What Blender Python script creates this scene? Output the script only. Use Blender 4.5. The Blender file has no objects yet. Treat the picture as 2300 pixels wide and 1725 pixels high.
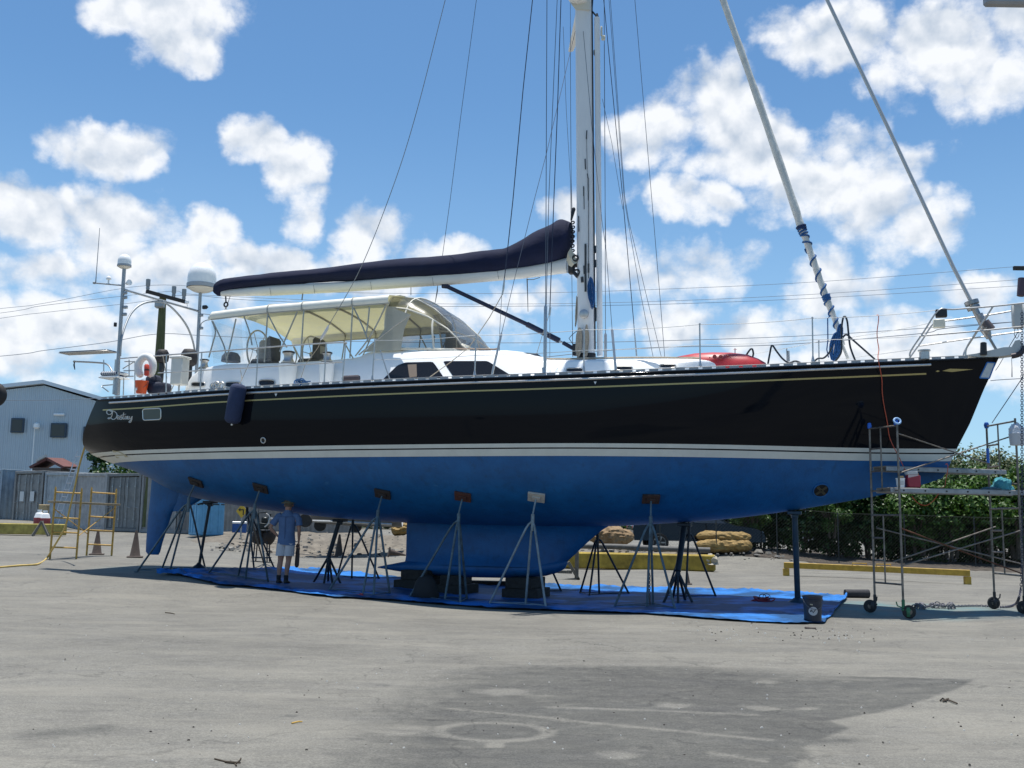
import bpy, math, random
from mathutils import Vector, Matrix, noise
random.seed(7)
PI = math.pi
R_ = math.radians
scn = bpy.context.scene
C = scn.collection

# ---------------------------------------------------------------- camera
FP = 2325.0                       # focal length in photo pixels (2300 wide)
PITCH = math.atan(310 / FP); ROLL = R_(0.8); HC = 1.6
_u0 = Vector((0, -math.sin(PITCH), math.cos(PITCH)))
CF = Vector((0, math.cos(PITCH), math.sin(PITCH)))
CR = Vector((1, 0, 0)) * math.cos(ROLL) + _u0 * math.sin(ROLL)
CU = Vector((-1, 0, 0)) * math.sin(ROLL) + _u0 * math.cos(ROLL)
CAM = Vector((0, 0, HC))
cd = bpy.data.cameras.new('camera'); cam = bpy.data.objects.new('camera', cd); C.objects.link(cam)
cam.matrix_world = Matrix(((CR.x, CU.x, -CF.x, 0), (CR.y, CU.y, -CF.y, 0), (CR.z, CU.z, -CF.z, HC), (0, 0, 0, 1)))
cd.sensor_width = 36; cd.lens = 36 * FP / 2300; cd.clip_start = .1; cd.clip_end = 3000
scn.camera = cam

# ---------------------------------------------------------------- light
SUN_EL = R_(84); SUN_AZ = R_(-10)       # azimuth measured from +Y towards +X
scn.view_settings.view_transform = 'Standard'; scn.view_settings.look = 'None'
scn.view_settings.exposure = 0.28; scn.view_settings.gamma = 1
ld = bpy.data.lights.new('sun', 'SUN'); ld.energy = 5.0; ld.angle = R_(.53); ld.color = (1, .96, .9)
sun = bpy.data.objects.new('sun', ld); C.objects.link(sun)
sd = Vector((math.sin(SUN_AZ) * math.cos(SUN_EL), math.cos(SUN_AZ) * math.cos(SUN_EL), math.sin(SUN_EL)))
sun.rotation_euler = sd.to_track_quat('Z', 'Y').to_euler()
sun.location = sd * 60

def ray(u, v):
    return CF + CR * ((u - 1150) / FP) - CU * ((v - 862.5) / FP)

def make_world():
    w = bpy.data.worlds.new('World'); scn.world = w; w.use_nodes = True
    nt = w.node_tree; N = nt.nodes; L = nt.links
    for n in list(N): N.remove(n)
    out = N.new('ShaderNodeOutputWorld'); bg = N.new('ShaderNodeBackground'); L.new(bg.outputs[0], out.inputs[0])
    sky = N.new('ShaderNodeTexSky'); sky.sky_type = 'NISHITA'; sky.sun_disc = False
    sky.sun_elevation = SUN_EL; sky.sun_rotation = SUN_AZ; sky.air_density = 1.0; sky.dust_density = .35; sky.ozone_density = 3.0; sky.altitude = 0
    bg.inputs[1].default_value = 0.095
    def M(op, a, b=None, c=None, clamp=False):
        n = N.new('ShaderNodeMath'); n.operation = op; n.use_clamp = clamp
        for i, x in enumerate((a, b, c)):
            if x is None: continue
            if isinstance(x, (int, float)): n.inputs[i].default_value = x
            else: L.new(x, n.inputs[i])
        return n.outputs[0]
    tc = N.new('ShaderNodeTexCoord'); sp = N.new('ShaderNodeSeparateXYZ'); L.new(tc.outputs['Generated'], sp.inputs[0])
    X, Y, Z = sp.outputs
    az = M('ARCTAN2', X, Y); el = M('ARCSINE', Z)
    cx = N.new('ShaderNodeCombineXYZ'); L.new(az, cx.inputs[0]); L.new(el, cx.inputs[1])
    def nz(scale, det, rough, off=(0, 0, 0), src=None, yst=1.0):
        mp = N.new('ShaderNodeMapping'); mp.inputs['Location'].default_value = off; mp.inputs['Scale'].default_value = (1, yst, 1)
        L.new(src or cx.outputs[0], mp.inputs[0])
        n = N.new('ShaderNodeTexNoise'); n.inputs['Scale'].default_value = scale; n.inputs['Detail'].default_value = det; n.inputs['Roughness'].default_value = rough
        L.new(mp.outputs[0], n.inputs['Vector']); return n
    # warped coordinates make the cloud outlines irregular
    wn = nz(9, 5, .6, (3.1, 1.7, 0)); ws = N.new('ShaderNodeVectorMath'); ws.operation = 'MULTIPLY_ADD'
    ws.inputs[1].default_value = (.08, .06, 0); ws.inputs[2].default_value = (-.04, -.03, 0); L.new(wn.outputs['Color'], ws.inputs[0])
    wp = N.new('ShaderNodeVectorMath'); wp.operation = 'ADD'; L.new(cx.outputs[0], wp.inputs[0]); L.new(ws.outputs[0], wp.inputs[1])
    blobs = [(350, 10, 175, 85, 1), (390, 100, 95, 62, 1), (240, 40, 80, 50, .9),
        (250, 325, 135, 62, 1), (150, 322, 70, 42, .9), (575, 300, 100, 50, 1), (650, 350, 72, 72, 1), (650, 440, 58, 72, .85),
        (50, 470, 120, 80, 1), (230, 480, 160, 78, 1), (330, 560, 200, 80, .95), (560, 545, 100, 50, .95), (110, 590, 170, 60, .8), (450, 490, 70, 55, .9),
        (40, 710, 150, 80, .9), (260, 735, 230, 80, .85), (110, 800, 300, 60, .7), (480, 660, 160, 50, .6),
        (800, 515, 90, 62, 1), (790, 590, 150, 60, .8), (950, 560, 90, 40, .7),
        (1540, 220, 110, 105, 1), (1430, 300, 120, 90, 1), (1610, 320, 150, 80, 1), (1800, 390, 190, 110, 1), (1960, 480, 130, 90, .95), (1490, 430, 130, 52, .9),
        (1490, 580, 150, 70, .9), (1310, 560, 95, 60, .8), (1230, 460, 60, 45, .8),
        (1830, 80, 150, 80, .85), (2080, 100, 220, 130, 1), (2100, 190, 120, 60, .9), (1700, 50, 60, 45, .6),
        (1800, 620, 130, 75, .95), (1900, 740, 300, 70, .75), (1450, 710, 120, 65, .9), (1650, 715, 120, 55, .9), (2150, 760, 160, 90, .7), (2100, 620, 110, 40, .7),
        (1000, 700, 180, 60, .7), (1150, 640, 110, 40, .6), (700, 830, 300, 60, .6)]
    k = 2300 / 2212
    # a few clouds beyond the frame so the sky is not bare to either side
    blobs += [(-420, 300, 200, 90, 1), (-350, 620, 260, 90, .9), (2700, 420, 260, 110, 1), (2750, 700, 300, 90, .8), (300, -420, 260, 110, .9), (1500, -500, 300, 120, .9)]
    field = None; ys = None; ws_ = None
    for (u, v, rx, ry, s) in blobs:
        d = ray(u * k, v * k).normalized(); a = math.atan2(d.x, d.y); e = math.asin(d.z)
        ax = rx * k / FP * 1.02; ay = ry * k / FP * 1.0
        ma = N.new('ShaderNodeVectorMath'); ma.operation = 'MULTIPLY_ADD'; L.new(wp.outputs[0], ma.inputs[0])
        ma.inputs[1].default_value = (1 / ax, 1 / ay, 0); ma.inputs[2].default_value = (-a / ax, -e / ay, 0)
        dp = N.new('ShaderNodeVectorMath'); dp.operation = 'DOT_PRODUCT'; L.new(ma.outputs[0], dp.inputs[0]); L.new(ma.outputs[0], dp.inputs[1])
        f = M('MULTIPLY', M('SUBTRACT', 1.0, dp.outputs['Value']), s)
        fc = M('MAXIMUM', f, 0.0); sy = N.new('ShaderNodeSeparateXYZ'); L.new(ma.outputs[0], sy.inputs[0]); ys = M('MULTIPLY', fc, sy.outputs[1]) if ys is None else M('MULTIPLY_ADD', fc, sy.outputs[1], ys); ws_ = fc if ws_ is None else M('ADD', fc, ws_)
        field = f if field is None else M('SMOOTH_MAX', field, f, .12)
    fn = nz(15, 10, .66, (7, 2, 0), None, 1.25)
    def billow(dy):
        mp = N.new('ShaderNodeMapping'); mp.inputs['Location'].default_value = (0, dy, 0); L.new(wp.outputs[0], mp.inputs[0])
        v = N.new('ShaderNodeTexVoronoi'); v.voronoi_dimensions = '2D'; v.feature = 'F1'; v.inputs['Scale'].default_value = 24; v.inputs['Detail'].default_value = 1; v.inputs['Roughness'].default_value = .5; L.new(mp.outputs[0], v.inputs['Vector']); return v.outputs['Distance']
    bl0 = billow(0); bl1 = billow(.012)
    f2 = M('ADD', field, M('MULTIPLY', M('SUBTRACT', fn.outputs['Fac'], .5), 2.3)); f2 = M('SUBTRACT', M('ADD', f2, .50), M('MULTIPLY', bl0, .75))
    mask = N.new('ShaderNodeMapRange'); mask.interpolation_type = 'SMOOTHSTEP'; L.new(f2, mask.inputs[0])
    mask.inputs[1].default_value = -.12; mask.inputs[2].default_value = .85
    # body shading: lit tops, greyer cores
    sh = nz(10, 6, .55, (1, 9, 0)); sh2 = nz(10, 6, .55, (1, 9 + .018, 0))
    rel = M('MULTIPLY', M('SUBTRACT', sh.outputs['Fac'], sh2.outputs['Fac']), 3.4)
    core = N.new('ShaderNodeMapRange'); core.interpolation_type = 'SMOOTHSTEP'; L.new(f2, core.inputs[0])
    core.inputs[1].default_value = .35; core.inputs[2].default_value = 1.5
    sm = nz(5, 5, .55, (4, 4, 0))
    low = N.new('ShaderNodeMapRange'); low.interpolation_type = 'SMOOTHSTEP'; L.new(M('ADD', M('DIVIDE', ys, M('ADD', ws_, .05)), M('MULTIPLY', M('SUBTRACT', sm.outputs['Fac'], .5), 1.2)), low.inputs[0]); low.inputs[1].default_value = -.62; low.inputs[2].default_value = .22; low.inputs[3].default_value = 1; low.inputs[4].default_value = 0
    b = M('SUBTRACT', 1.0, M('MULTIPLY', core.outputs[0], M('MULTIPLY_ADD', low.outputs[0], .60, .12))); b = M('ADD', b, rel); b = M('ADD', b, M('MULTIPLY', M('SUBTRACT', bl1, bl0), .8)); b = M('SUBTRACT', b, M('MULTIPLY', bl0, .22))
    cr = N.new('ShaderNodeMix'); cr.data_type = 'RGBA'; L.new(M('SUBTRACT', b, 0, None, True), cr.inputs[0])
    cr.inputs[6].default_value = (4.3, 5.1, 6.2, 1); cr.inputs[7].default_value = (8.5, 8.7, 9.0, 1)
    # pale air towards the horizon, as a humid summer sky has
    hz = N.new('ShaderNodeMapRange'); L.new(el, hz.inputs[0]); hz.inputs[1].default_value = 0; hz.inputs[2].default_value = .42; hz.inputs[3].default_value = .55; hz.inputs[4].default_value = 0; hz.interpolation_type = 'SMOOTHSTEP'
    tint = N.new('ShaderNodeMix'); tint.data_type = 'RGBA'; tint.blend_type = 'MULTIPLY'; tint.inputs[0].default_value = 1; L.new(sky.outputs[0], tint.inputs[6]); tint.inputs[7].default_value = SKY_TINT
    hm = N.new('ShaderNodeMix'); hm.data_type = 'RGBA'; L.new(hz.outputs[0], hm.inputs[0]); L.new(tint.outputs[2], hm.inputs[6]); hm.inputs[7].default_value = (4.0, 6.1, 8.3, 1)
    mx = N.new('ShaderNodeMix'); mx.data_type = 'RGBA'; L.new(M('MULTIPLY', mask.outputs[0], .97), mx.inputs[0]); L.new(hm.outputs[2], mx.inputs[6]); L.new(cr.outputs[2], mx.inputs[7])
    L.new(mx.outputs[2], bg.inputs[0])
    w.cycles.sampling_method = 'MANUAL'; w.cycles.sample_map_resolution = 256
SKY_TINT = (.82, 1.10, 1.22, 1)
make_world()

# ---------------------------------------------------------------- coordinates
def D(u, v, d):                       # photo pixel at depth d (world)
    q = ray(u, v); return CAM + q * (d / q.y)
GP = [(2.5, 36, .62), (5, 36.6, .66), (7.6, 36.6, .64), (9.2, 38.5, .55), (2.5, 33.4, .14), (7.5, 33.3, .14), (-4, 40.5, .92), (-8, 41.5, .9), (0, 38.5, .6), (12, 37, .3), (-4.75, 22.1, .225), (-6.4, 22.6, .33), (-7.3, 24.6, .40), (-4.05, 23.5, .16), (.3, 22, .03), (5.5, 20.2, .1), (9.5, 18.9, .1), (6.5, 17, 0), (0, 18, 0), (-5, 18, .05), (-10, 18, .12), (0, 9, 0), (-8, 9, 0), (8, 9, 0),
      (-12, 28, .44), (-11.6, 29, .5), (-6, 37, .28), (-25.4, 52, 1.38), (-16, 45.6, .91), (-9.8, 41.4, .95), (0, 40, .5), (6, 34, .15), (14, 30, .1), (16, 40, .15), (30, 40, .2), (0, 70, .9), (-30, 80, 1.4), (30, 80, .6), (-30, 20, .5), (30, 15, .1), (-2, 30, .12), (5, 27, .08)]
def g(x, y):
    sw = 0; sz = 0
    for (a, b, z) in GP:
        w = 1 / ((x - a) ** 2 + (y - b) ** 2 + .6) ** 1.8
        sw += w; sz += w * z
    return sz / sw
def G(u, v, lift=0.0):                # photo pixel on the ground
    q = ray(u, v); k = HC / max(1e-4, -q.z) if q.z < 0 else 60.0
    for _ in range(25):
        p = CAM + q * k; k += (g(p.x, p.y) - p.z) / q.z * .8 if q.z < -1e-4 else 0
    p = CAM + q * k; p.z += lift; return p
YAW = R_(19); OX, OY = 0.0, 22.1
AX = Vector((math.cos(YAW), -math.sin(YAW), 0)); AM = Vector((math.sin(YAW), math.cos(YAW), 0))
def W(s, t, z): return Vector((OX, OY, 0)) + AX * s + AM * t + Vector((0, 0, z))
def B(u, v, t):                       # photo pixel on the boat's plane y=t (boat coordinates)
    q = ray(u, v); k = (t + OX * AM.x + OY * AM.y) / (q.x * AM.x + q.y * AM.y)
    p = CAM + q * k - Vector((OX, OY, 0)); return Vector((p.dot(AX), t, p.z))
def Bf(u, v, f):                      # same, on the surface t = -f(s, z)
    t = -1.5
    for _ in range(40):
        p = B(u, v, t); t = .5 * t - .5 * f(p.x, p.z)
    return B(u, v, t)
def interp(tab, x):
    if x <= tab[0][0]: return tab[0][1]
    for (a, p), (b, q) in zip(tab, tab[1:]):
        if x <= b: return p + (q - p) * (x - a) / (b - a)
    return tab[-1][1]
def smooth_tab(tab, x):
    if x <= tab[0][0]: return tab[0][1]
    if x >= tab[-1][0]: return tab[-1][1]
    for i in range(len(tab) - 1):
        if x <= tab[i + 1][0]:
            a, p = tab[i]; b, q = tab[i + 1]; h = b - a; t = (x - a) / h
            m0 = (q - tab[i - 1][1]) / (b - tab[i - 1][0]) if i > 0 else (q - p) / h
            m1 = (tab[i + 2][1] - p) / (tab[i + 2][0] - a) if i + 2 < len(tab) else (q - p) / h
            return (2*t**3-3*t*t+1)*p + (t**3-2*t*t+t)*h*m0 + (-2*t**3+3*t*t)*q + (t**3-t*t)*h*m1

# ---------------------------------------------------------------- materials
MATS = {}
def mat(name, col, rough=.6, metal=0.0, var=.0, vscale=8.0, bump=0.0, bscale=40.0, col2=None, alpha=None, spec=None, stretch=(1, 1, 1), coat=0, transl=0, det=6):
    if name in MATS: return MATS[name]
    m = bpy.data.materials.new(name); m.use_nodes = True; nt = m.node_tree; N = nt.nodes; L = nt.links
    b = N['Principled BSDF']; b.inputs['Roughness'].default_value = rough; b.inputs['Metallic'].default_value = metal
    b.inputs['Base Color'].default_value = (*col, 1)
    if spec is not None: b.inputs['Specular IOR Level'].default_value = spec
    if coat: b.inputs['Coat Weight'].default_value = coat
    tc = N.new('ShaderNodeTexCoord'); mp = N.new('ShaderNodeMapping'); mp.inputs['Scale'].default_value = stretch; L.new(tc.outputs['Object'], mp.inputs[0])
    if var or col2:
        n = N.new('ShaderNodeTexNoise'); n.inputs['Scale'].default_value = vscale; n.inputs['Detail'].default_value = det; n.inputs['Roughness'].default_value = .65; L.new(mp.outputs[0], n.inputs['Vector'])
        mr = N.new('ShaderNodeMapRange'); L.new(n.outputs['Fac'], mr.inputs[0]); mr.inputs[1].default_value = .32; mr.inputs[2].default_value = .68
        mx = N.new('ShaderNodeMix'); mx.data_type = 'RGBA'; L.new(mr.outputs[0], mx.inputs[0])
        c2 = col2 if col2 else tuple(min(1, c * (1 + var)) for c in col); c1 = col if col2 else tuple(c * (1 - var) for c in col)
        mx.inputs[6].default_value = (*c1, 1); mx.inputs[7].default_value = (*c2, 1); L.new(mx.outputs[2], b.inputs['Base Color'])
    if bump:
        n = N.new('ShaderNodeTexNoise'); n.inputs['Scale'].default_value = bscale; n.inputs['Detail'].default_value = 5; L.new(mp.outputs[0], n.inputs['Vector'])
        bp = N.new('ShaderNodeBump'); bp.inputs['Strength'].default_value = bump; bp.inputs['Distance'].default_value = .02; L.new(n.outputs['Fac'], bp.inputs['Height']); L.new(bp.outputs[0], b.inputs['Normal'])
    if transl:
        o = N['Material Output']; tr = N.new('ShaderNodeBsdfTranslucent'); tr.inputs[0].default_value = (*(col2 or col), 1); ms = N.new('ShaderNodeMixShader'); ms.inputs[0].default_value = transl
        L.new(b.outputs[0], ms.inputs[1]); L.new(tr.outputs[0], ms.inputs[2]); L.new(ms.outputs[0], o.inputs[0])
    if alpha is not None:
        b.inputs['Alpha'].default_value = alpha
    MATS[name] = m; return m

steel = mat('stainless_steel', (.50, .49, .47), .38, .75, .1, 20)
galv = mat('galvanised_steel', (.36, .37, .37), .5, .7, .25, 9)
white_gel = mat('white_gelcoat', (.88, .88, .86), .3, 0, .03, 3)
black = mat('black_plastic', (.015, .015, .017), .45)
rubber = mat('black_rubber', (.02, .02, .02), .75, 0, .3, 30)
wire_m = mat('steel_wire', (.12, .13, .15), .45, .6)

# ---------------------------------------------------------------- mesh building
class MB:
    def __init__(s): s.v = []; s.f = []; s.m = []
    def add(s, vs, fs, mi=0):
        o = len(s.v); s.v += [tuple(p) for p in vs]; s.f += [tuple(o + i for i in f) for f in fs]; s.m += [mi] * len(fs); return s
    def box(s, c, sz, rot=None, mi=0, tap=1.0):
        x, y, z = (q / 2 for q in sz); vs = [Vector((a * x * (tap if d > 0 else 1), b * y * (tap if d > 0 else 1), d * z)) for d in (-1, 1) for a, b in ((-1, -1), (1, -1), (1, 1), (-1, 1))]
        if rot is not None: vs = [rot @ p for p in vs]
        c = Vector(c); return s.add([p + c for p in vs], [(3, 2, 1, 0), (4, 5, 6, 7), (0, 1, 5, 4), (1, 2, 6, 5), (2, 3, 7, 6), (3, 0, 4, 7)], mi)
    def bbox(s, c, sz, bev=.01, rot=None, mi=0):
        """box with chamfered edges"""
        x, y, z = (q / 2 for q in sz); bev = min(bev, x * .9, y * .9, z * .9); vs = []; ix = {}
        for sx in (-1, 1):
            for sy in (-1, 1):
                for sz_ in (-1, 1):
                    for k in range(3):
                        p = [sx * (x - bev), sy * (y - bev), sz_ * (z - bev)]; p[k] = (sx * x, sy * y, sz_ * z)[k]
                        ix[(sx, sy, sz_, k)] = len(vs); vs.append(Vector(p))
        fs = []
        for k in range(3):
            a, b = [(1, 2), (2, 0), (0, 1)][k]
            for sg in (-1, 1):
                q = []
                for (p1, p2) in ((-1, -1), (1, -1), (1, 1), (-1, 1)):
                    t = [0, 0, 0]; t[k] = sg; t[a] = p1; t[b] = p2; q.append(ix[(*t, k)])
                fs.append(tuple(q if sg > 0 else q[::-1]))
        for k in range(3):
            a, b = [(1, 2), (2, 0), (0, 1)][k]
            for p1 in (-1, 1):
                for p2 in (-1, 1):
                    t0 = [0, 0, 0]; t0[a] = p1; t0[b] = p2; t1 = list(t0); t0[k] = -1; t1[k] = 1
                    fs.append((ix[(*t0, a)], ix[(*t1, a)], ix[(*t1, b)], ix[(*t0, b)]))
        for key in [(i, j, l) for i in (-1, 1) for j in (-1, 1) for l in (-1, 1)]:
            fs.append(tuple(ix[(*key, k)] for k in range(3)))
        if rot is not None: vs = [rot @ p for p in vs]
        c = Vector(c); return s.add([p + c for p in vs], fs, mi)
    def tube(s, pts, r, n=8, cap=True, mi=0, flat=1.0):
        pts = [Vector(p) for p in pts]; rs = r if isinstance(r, (list, tuple)) else [r] * len(pts); vs = []; up = None
        for i, p in enumerate(pts):
            d = (pts[min(i + 1, len(pts) - 1)] - pts[max(i - 1, 0)]); d = d.normalized() if d.length > 1e-9 else Vector((0, 0, 1))
            if up is None: up = Vector((0, 0, 1)) if abs(d.z) < .9 else Vector((1, 0, 0))
            a = d.cross(up)
            if a.length < 1e-6: a = d.cross(Vector((0, 1, 0)))
            a.normalize(); b = a.cross(d).normalized(); up = b
            vs += [p + a * (math.cos(2 * PI * k / n) * rs[i]) + b * (math.sin(2 * PI * k / n) * rs[i] * flat) for k in range(n)]
        fs = [(i * n + k, i * n + (k + 1) % n, (i + 1) * n + (k + 1) % n, (i + 1) * n + k) for i in range(len(pts) - 1) for k in range(n)]
        if cap: fs += [tuple(range(n))[::-1], tuple((len(pts) - 1) * n + k for k in range(n))]
        return s.add(vs, fs, mi)
    def lathe(s, prof, c=(0, 0, 0), n=24, mi=0, rot=None, capb=True, capt=True):
        c = Vector(c); vs = []
        for (r, z) in prof:
            for k in range(n):
                p = Vector((r * math.cos(2 * PI * k / n), r * math.sin(2 * PI * k / n), z))
                if rot is not None: p = rot @ p
                vs.append(p + c)
        fs = [(i * n + k, i * n + (k + 1) % n, (i + 1) * n + (k + 1) % n, (i + 1) * n + k) for i in range(len(prof) - 1) for k in range(n)]
        if capb and prof[0][0] > 1e-4: fs.append(tuple(range(n))[::-1])
        if capt and prof[-1][0] > 1e-4: fs.append(tuple((len(prof) - 1) * n + k for k in range(n)))
        return s.add(vs, fs, mi)
    def torus(s, c, R, r, rot=None, n=24, m=8, mi=0, sx=1.0):
        pts = []
        c = Vector(c); vs = []
        for i in range(n):
            a = 2 * PI * i / n
            for j in range(m):
                b = 2 * PI * j / m; p = Vector(((R + r * math.cos(b)) * math.cos(a) * sx, (R + r * math.cos(b)) * math.sin(a), r * math.sin(b)))
                if rot is not None: p = rot @ p
                vs.append(p + c)
        fs = [(i * m + j, ((i + 1) % n) * m + j, ((i + 1) % n) * m + (j + 1) % m, i * m + (j + 1) % m) for i in range(n) for j in range(m)]
        return s.add(vs, fs, mi)
    def grid(s, rows, mi=0, closed=False):
        n = len(rows[0]); vs = [p for r in rows for p in r]
        fs = []
        for i in range(len(rows) - 1):
            for k in range(n if closed else n - 1):
                q = (i * n + k, i * n + (k + 1) % n, (i + 1) * n + (k + 1) % n, (i + 1) * n + k)
                fs.append(q)
        return s.add(vs, fs, mi)
    def slab(s, poly, n, th, mi=0):
        """thin plate: polygon (3D points) with thickness th along n"""
        n = Vector(n).normalized() * (th / 2); k = len(poly); P = [Vector(p) for p in poly]
        return s.add([p + n for p in P] + [p - n for p in P], [tuple(range(k)), tuple(range(2 * k - 1, k - 1, -1))] + [(i, k + i, k + (i + 1) % k, (i + 1) % k) for i in range(k)], mi)

def obj(name, mb, ms, parent=None, smooth=40, label=None):
    me = bpy.data.meshes.new(name); me.from_pydata(mb.v, [], mb.f)
    for m in (ms if isinstance(ms, (list, tuple)) else [ms]): me.materials.append(m)
    if max(mb.m, default=0) > 0: me.polygons.foreach_set('material_index', mb.m)
    me.validate()
    import bmesh
    bm = bmesh.new(); bm.from_mesh(me); bmesh.ops.remove_doubles(bm, verts=bm.verts, dist=1e-5)
    if CLEAN[0]: bmesh.ops.recalc_face_normals(bm, faces=bm.faces)
    bm.to_mesh(me); bm.free()
    if smooth:
        me.shade_smooth(); me.set_sharp_from_angle(angle=R_(smooth))
    o = bpy.data.objects.new(name, me); C.objects.link(o)
    if parent is not None: o.parent = parent
    if label: o['label'] = label
    return o
CLEAN = [True]
def thing(name, label, cat, loc=(0, 0, 0), rz=0, group=None, rot=None):
    o = bpy.data.objects.new(name, None); C.objects.link(o); o.location = loc; o.rotation_euler = rot if rot is not None else (0, 0, rz)
    o.empty_display_size = .2
    o['label'] = label; o['category'] = cat
    if group: o['group'] = group
    return o
def tag(o, label, cat, group=None, kind=None):
    o['label'] = label; o['category'] = cat
    if group: o['group'] = group
    if kind: o['kind'] = kind
    return o
def struct(o): o['kind'] = 'structure'; return o
def dup(root, loc=None, rz=None, label=None, scale=None):
    r = root.copy(); C.objects.link(r)
    if loc is not None: r.location = loc
    if rz is not None: r.rotation_euler = (0, 0, rz)
    if scale is not None: r.scale = scale
    if label: r['label'] = label
    for ch in list(root.children):
        c = ch.copy(); C.objects.link(c); c.parent = r
        for h in list(ch.children):
            d = h.copy(); C.objects.link(d); d.parent = c
    return r
def catmull(pts, n=6):
    P = [Vector(p) for p in pts]; out = []
    for i in range(len(P) - 1):
        a = P[max(i - 1, 0)]; b = P[i]; c = P[i + 1]; d = P[min(i + 2, len(P) - 1)]
        for k in range(n):
            t = k / n; out.append(.5 * ((2 * b) + (c - a) * t + (2 * a - 5 * b + 4 * c - d) * t * t + (3 * b - a - 3 * c + d) * t ** 3))
    out.append(P[-1]); return out
def lin(a, b, t): return a + (b - a) * t
# ================================================================ ground
def ground_mat():
    m = bpy.data.materials.new('yard_asphalt'); m.use_nodes = True; nt = m.node_tree; N = nt.nodes; L = nt.links; b = N['Principled BSDF']; b.inputs['Roughness'].default_value = .85; b.inputs['Specular IOR Level'].default_value = .25
    geo = N.new('ShaderNodeNewGeometry')
    def nz(sc, det, ro, st=(1, 1, 1), off=(0, 0, 0)):
        mp = N.new('ShaderNodeMapping'); mp.inputs['Scale'].default_value = st; mp.inputs['Location'].default_value = off; L.new(geo.outputs['Position'], mp.inputs[0])
        n = N.new('ShaderNodeTexNoise'); n.inputs['Scale'].default_value = sc; n.inputs['Detail'].default_value = det; n.inputs['Roughness'].default_value = ro; L.new(mp.outputs[0], n.inputs['Vector']); return n.outputs['Fac']
    def mr(x, a, c, lo=0, hi=1):
        n = N.new('ShaderNodeMapRange'); L.new(x, n.inputs[0]); n.inputs[1].default_value = a; n.inputs[2].default_value = c; n.inputs[3].default_value = lo; n.inputs[4].default_value = hi; return n.outputs[0]
    def mix(f, a, c, bt='MIX'):
        n = N.new('ShaderNodeMix'); n.data_type = 'RGBA'; n.blend_type = bt
        if isinstance(f, float): n.inputs[0].default_value = f
        else: L.new(f, n.inputs[0])
        for i, x in ((6, a), (7, c)):
            if isinstance(x, tuple): n.inputs[i].default_value = (*x, 1)
            else: L.new(x, n.inputs[i])
        return n.outputs[2]
    base = mix(mr(nz(.35, 5, .6), .35, .65), (.122, .117, .102), (.192, .184, .157))
    base = mix(mr(nz(.9, 6, .7, (1, 2.2, 1), (5, 0, 0)), .5, .75, 0, .55), base, (.16, .158, .148))
    base = mix(mr(nz(5, 6, .75, (1, 1.6, 1), (2, 8, 0)), .56, .74, 0, .5), base, (.12, .115, .105))
    base = mix(mr(nz(3, 5, .7, (1, 1, 1), (9, 3, 0)), .62, .78, 0, .6), base, (.29, .28, .25))
    agg = mr(nz(55, 4, .85), .38, .62, .70, 1.28); base = mix(mr(nz(9, 6, .85, (1, 1.5, 1), (4, 4, 0)), .40, .60, 0, .5), base, (.215, .205, .178)); base = mix(mr(nz(17, 5, .85, (1, 2.2, 1), (6, 1, 0)), .54, .64, 0, .6), base, (.085, .082, .073))
    base = mix(1.0, base, agg, 'MULTIPLY')
    vor = N.new('ShaderNodeTexVoronoi'); vor.inputs['Scale'].default_value = 1.1; mpv = N.new('ShaderNodeMapping'); mpv.inputs['Scale'].default_value = (1, 1.3, 1); L.new(geo.outputs['Position'], mpv.inputs[0]); L.new(mpv.outputs[0], vor.inputs['Vector'])
    sp = N.new('ShaderNodeMath'); sp.operation = 'ADD'; L.new(vor.outputs['Distance'], sp.inputs[0]); L.new(mr(nz(14, 3, .6), .3, .7, -.08, .08), sp.inputs[1])
    base = mix(mr(sp.outputs[0], .045, .09, .55, 0), base, (.07, .07, .065))
    # oil spots, a dark foreground patch and teal bottom-paint dust, all with outlines stored on the mesh
    at = N.new('ShaderNodeAttribute'); at.attribute_name = 'dark_mask'
    ve = N.new('ShaderNodeTexVoronoi'); ve.feature = 'DISTANCE_TO_EDGE'; ve.inputs['Scale'].default_value = .33; wv = N.new('ShaderNodeVectorMath'); wv.operation = 'ADD'; nw = N.new('ShaderNodeTexNoise'); nw.inputs['Scale'].default_value = 1.7; nw.inputs['Detail'].default_value = 6; L.new(geo.outputs['Position'], nw.inputs[0]); L.new(geo.outputs['Position'], wv.inputs[0]); L.new(nw.outputs['Color'], wv.inputs[1]); L.new(wv.outputs[0], ve.inputs['Vector'])
    base = mix(mr(ve.outputs['Distance'], .0, .006, .55, 0), base, (.06, .058, .052))
    base = mix(mr(nz(26, 4, .8, (1, 1.4, 1), (3, 3, 0)), .60, .70, 0, .55), base, (.10, .097, .088))
    base = mix(mr(nz(1.5, 7, .75, (1.0, 2.4, 1), (11, 4, 0)), .50, .66, 0, .55), base, (.105, .10, .092)); base = mix(mr(nz(.55, 8, .7, (.6, 2.2, 1), (2, 7, 0)), .50, .64, 0, .4), base, (.25, .235, .195))
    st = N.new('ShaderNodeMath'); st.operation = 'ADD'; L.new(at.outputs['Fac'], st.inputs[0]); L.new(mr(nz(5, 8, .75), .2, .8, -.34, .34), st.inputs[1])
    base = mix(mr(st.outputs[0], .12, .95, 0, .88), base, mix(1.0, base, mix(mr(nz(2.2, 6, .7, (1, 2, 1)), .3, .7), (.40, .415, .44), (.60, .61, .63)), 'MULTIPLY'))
    a2 = N.new('ShaderNodeAttribute'); a2.attribute_name = 'dust'
    s2 = N.new('ShaderNodeMath'); s2.operation = 'MULTIPLY'; L.new(a2.outputs['Fac'], s2.inputs[0]); L.new(mr(nz(1.6, 6, .7), .35, .6), s2.inputs[1])
    base = mix(s2.outputs[0], base, (.10, .19, .20))
    L.new(base, b.inputs['Base Color'])
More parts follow.
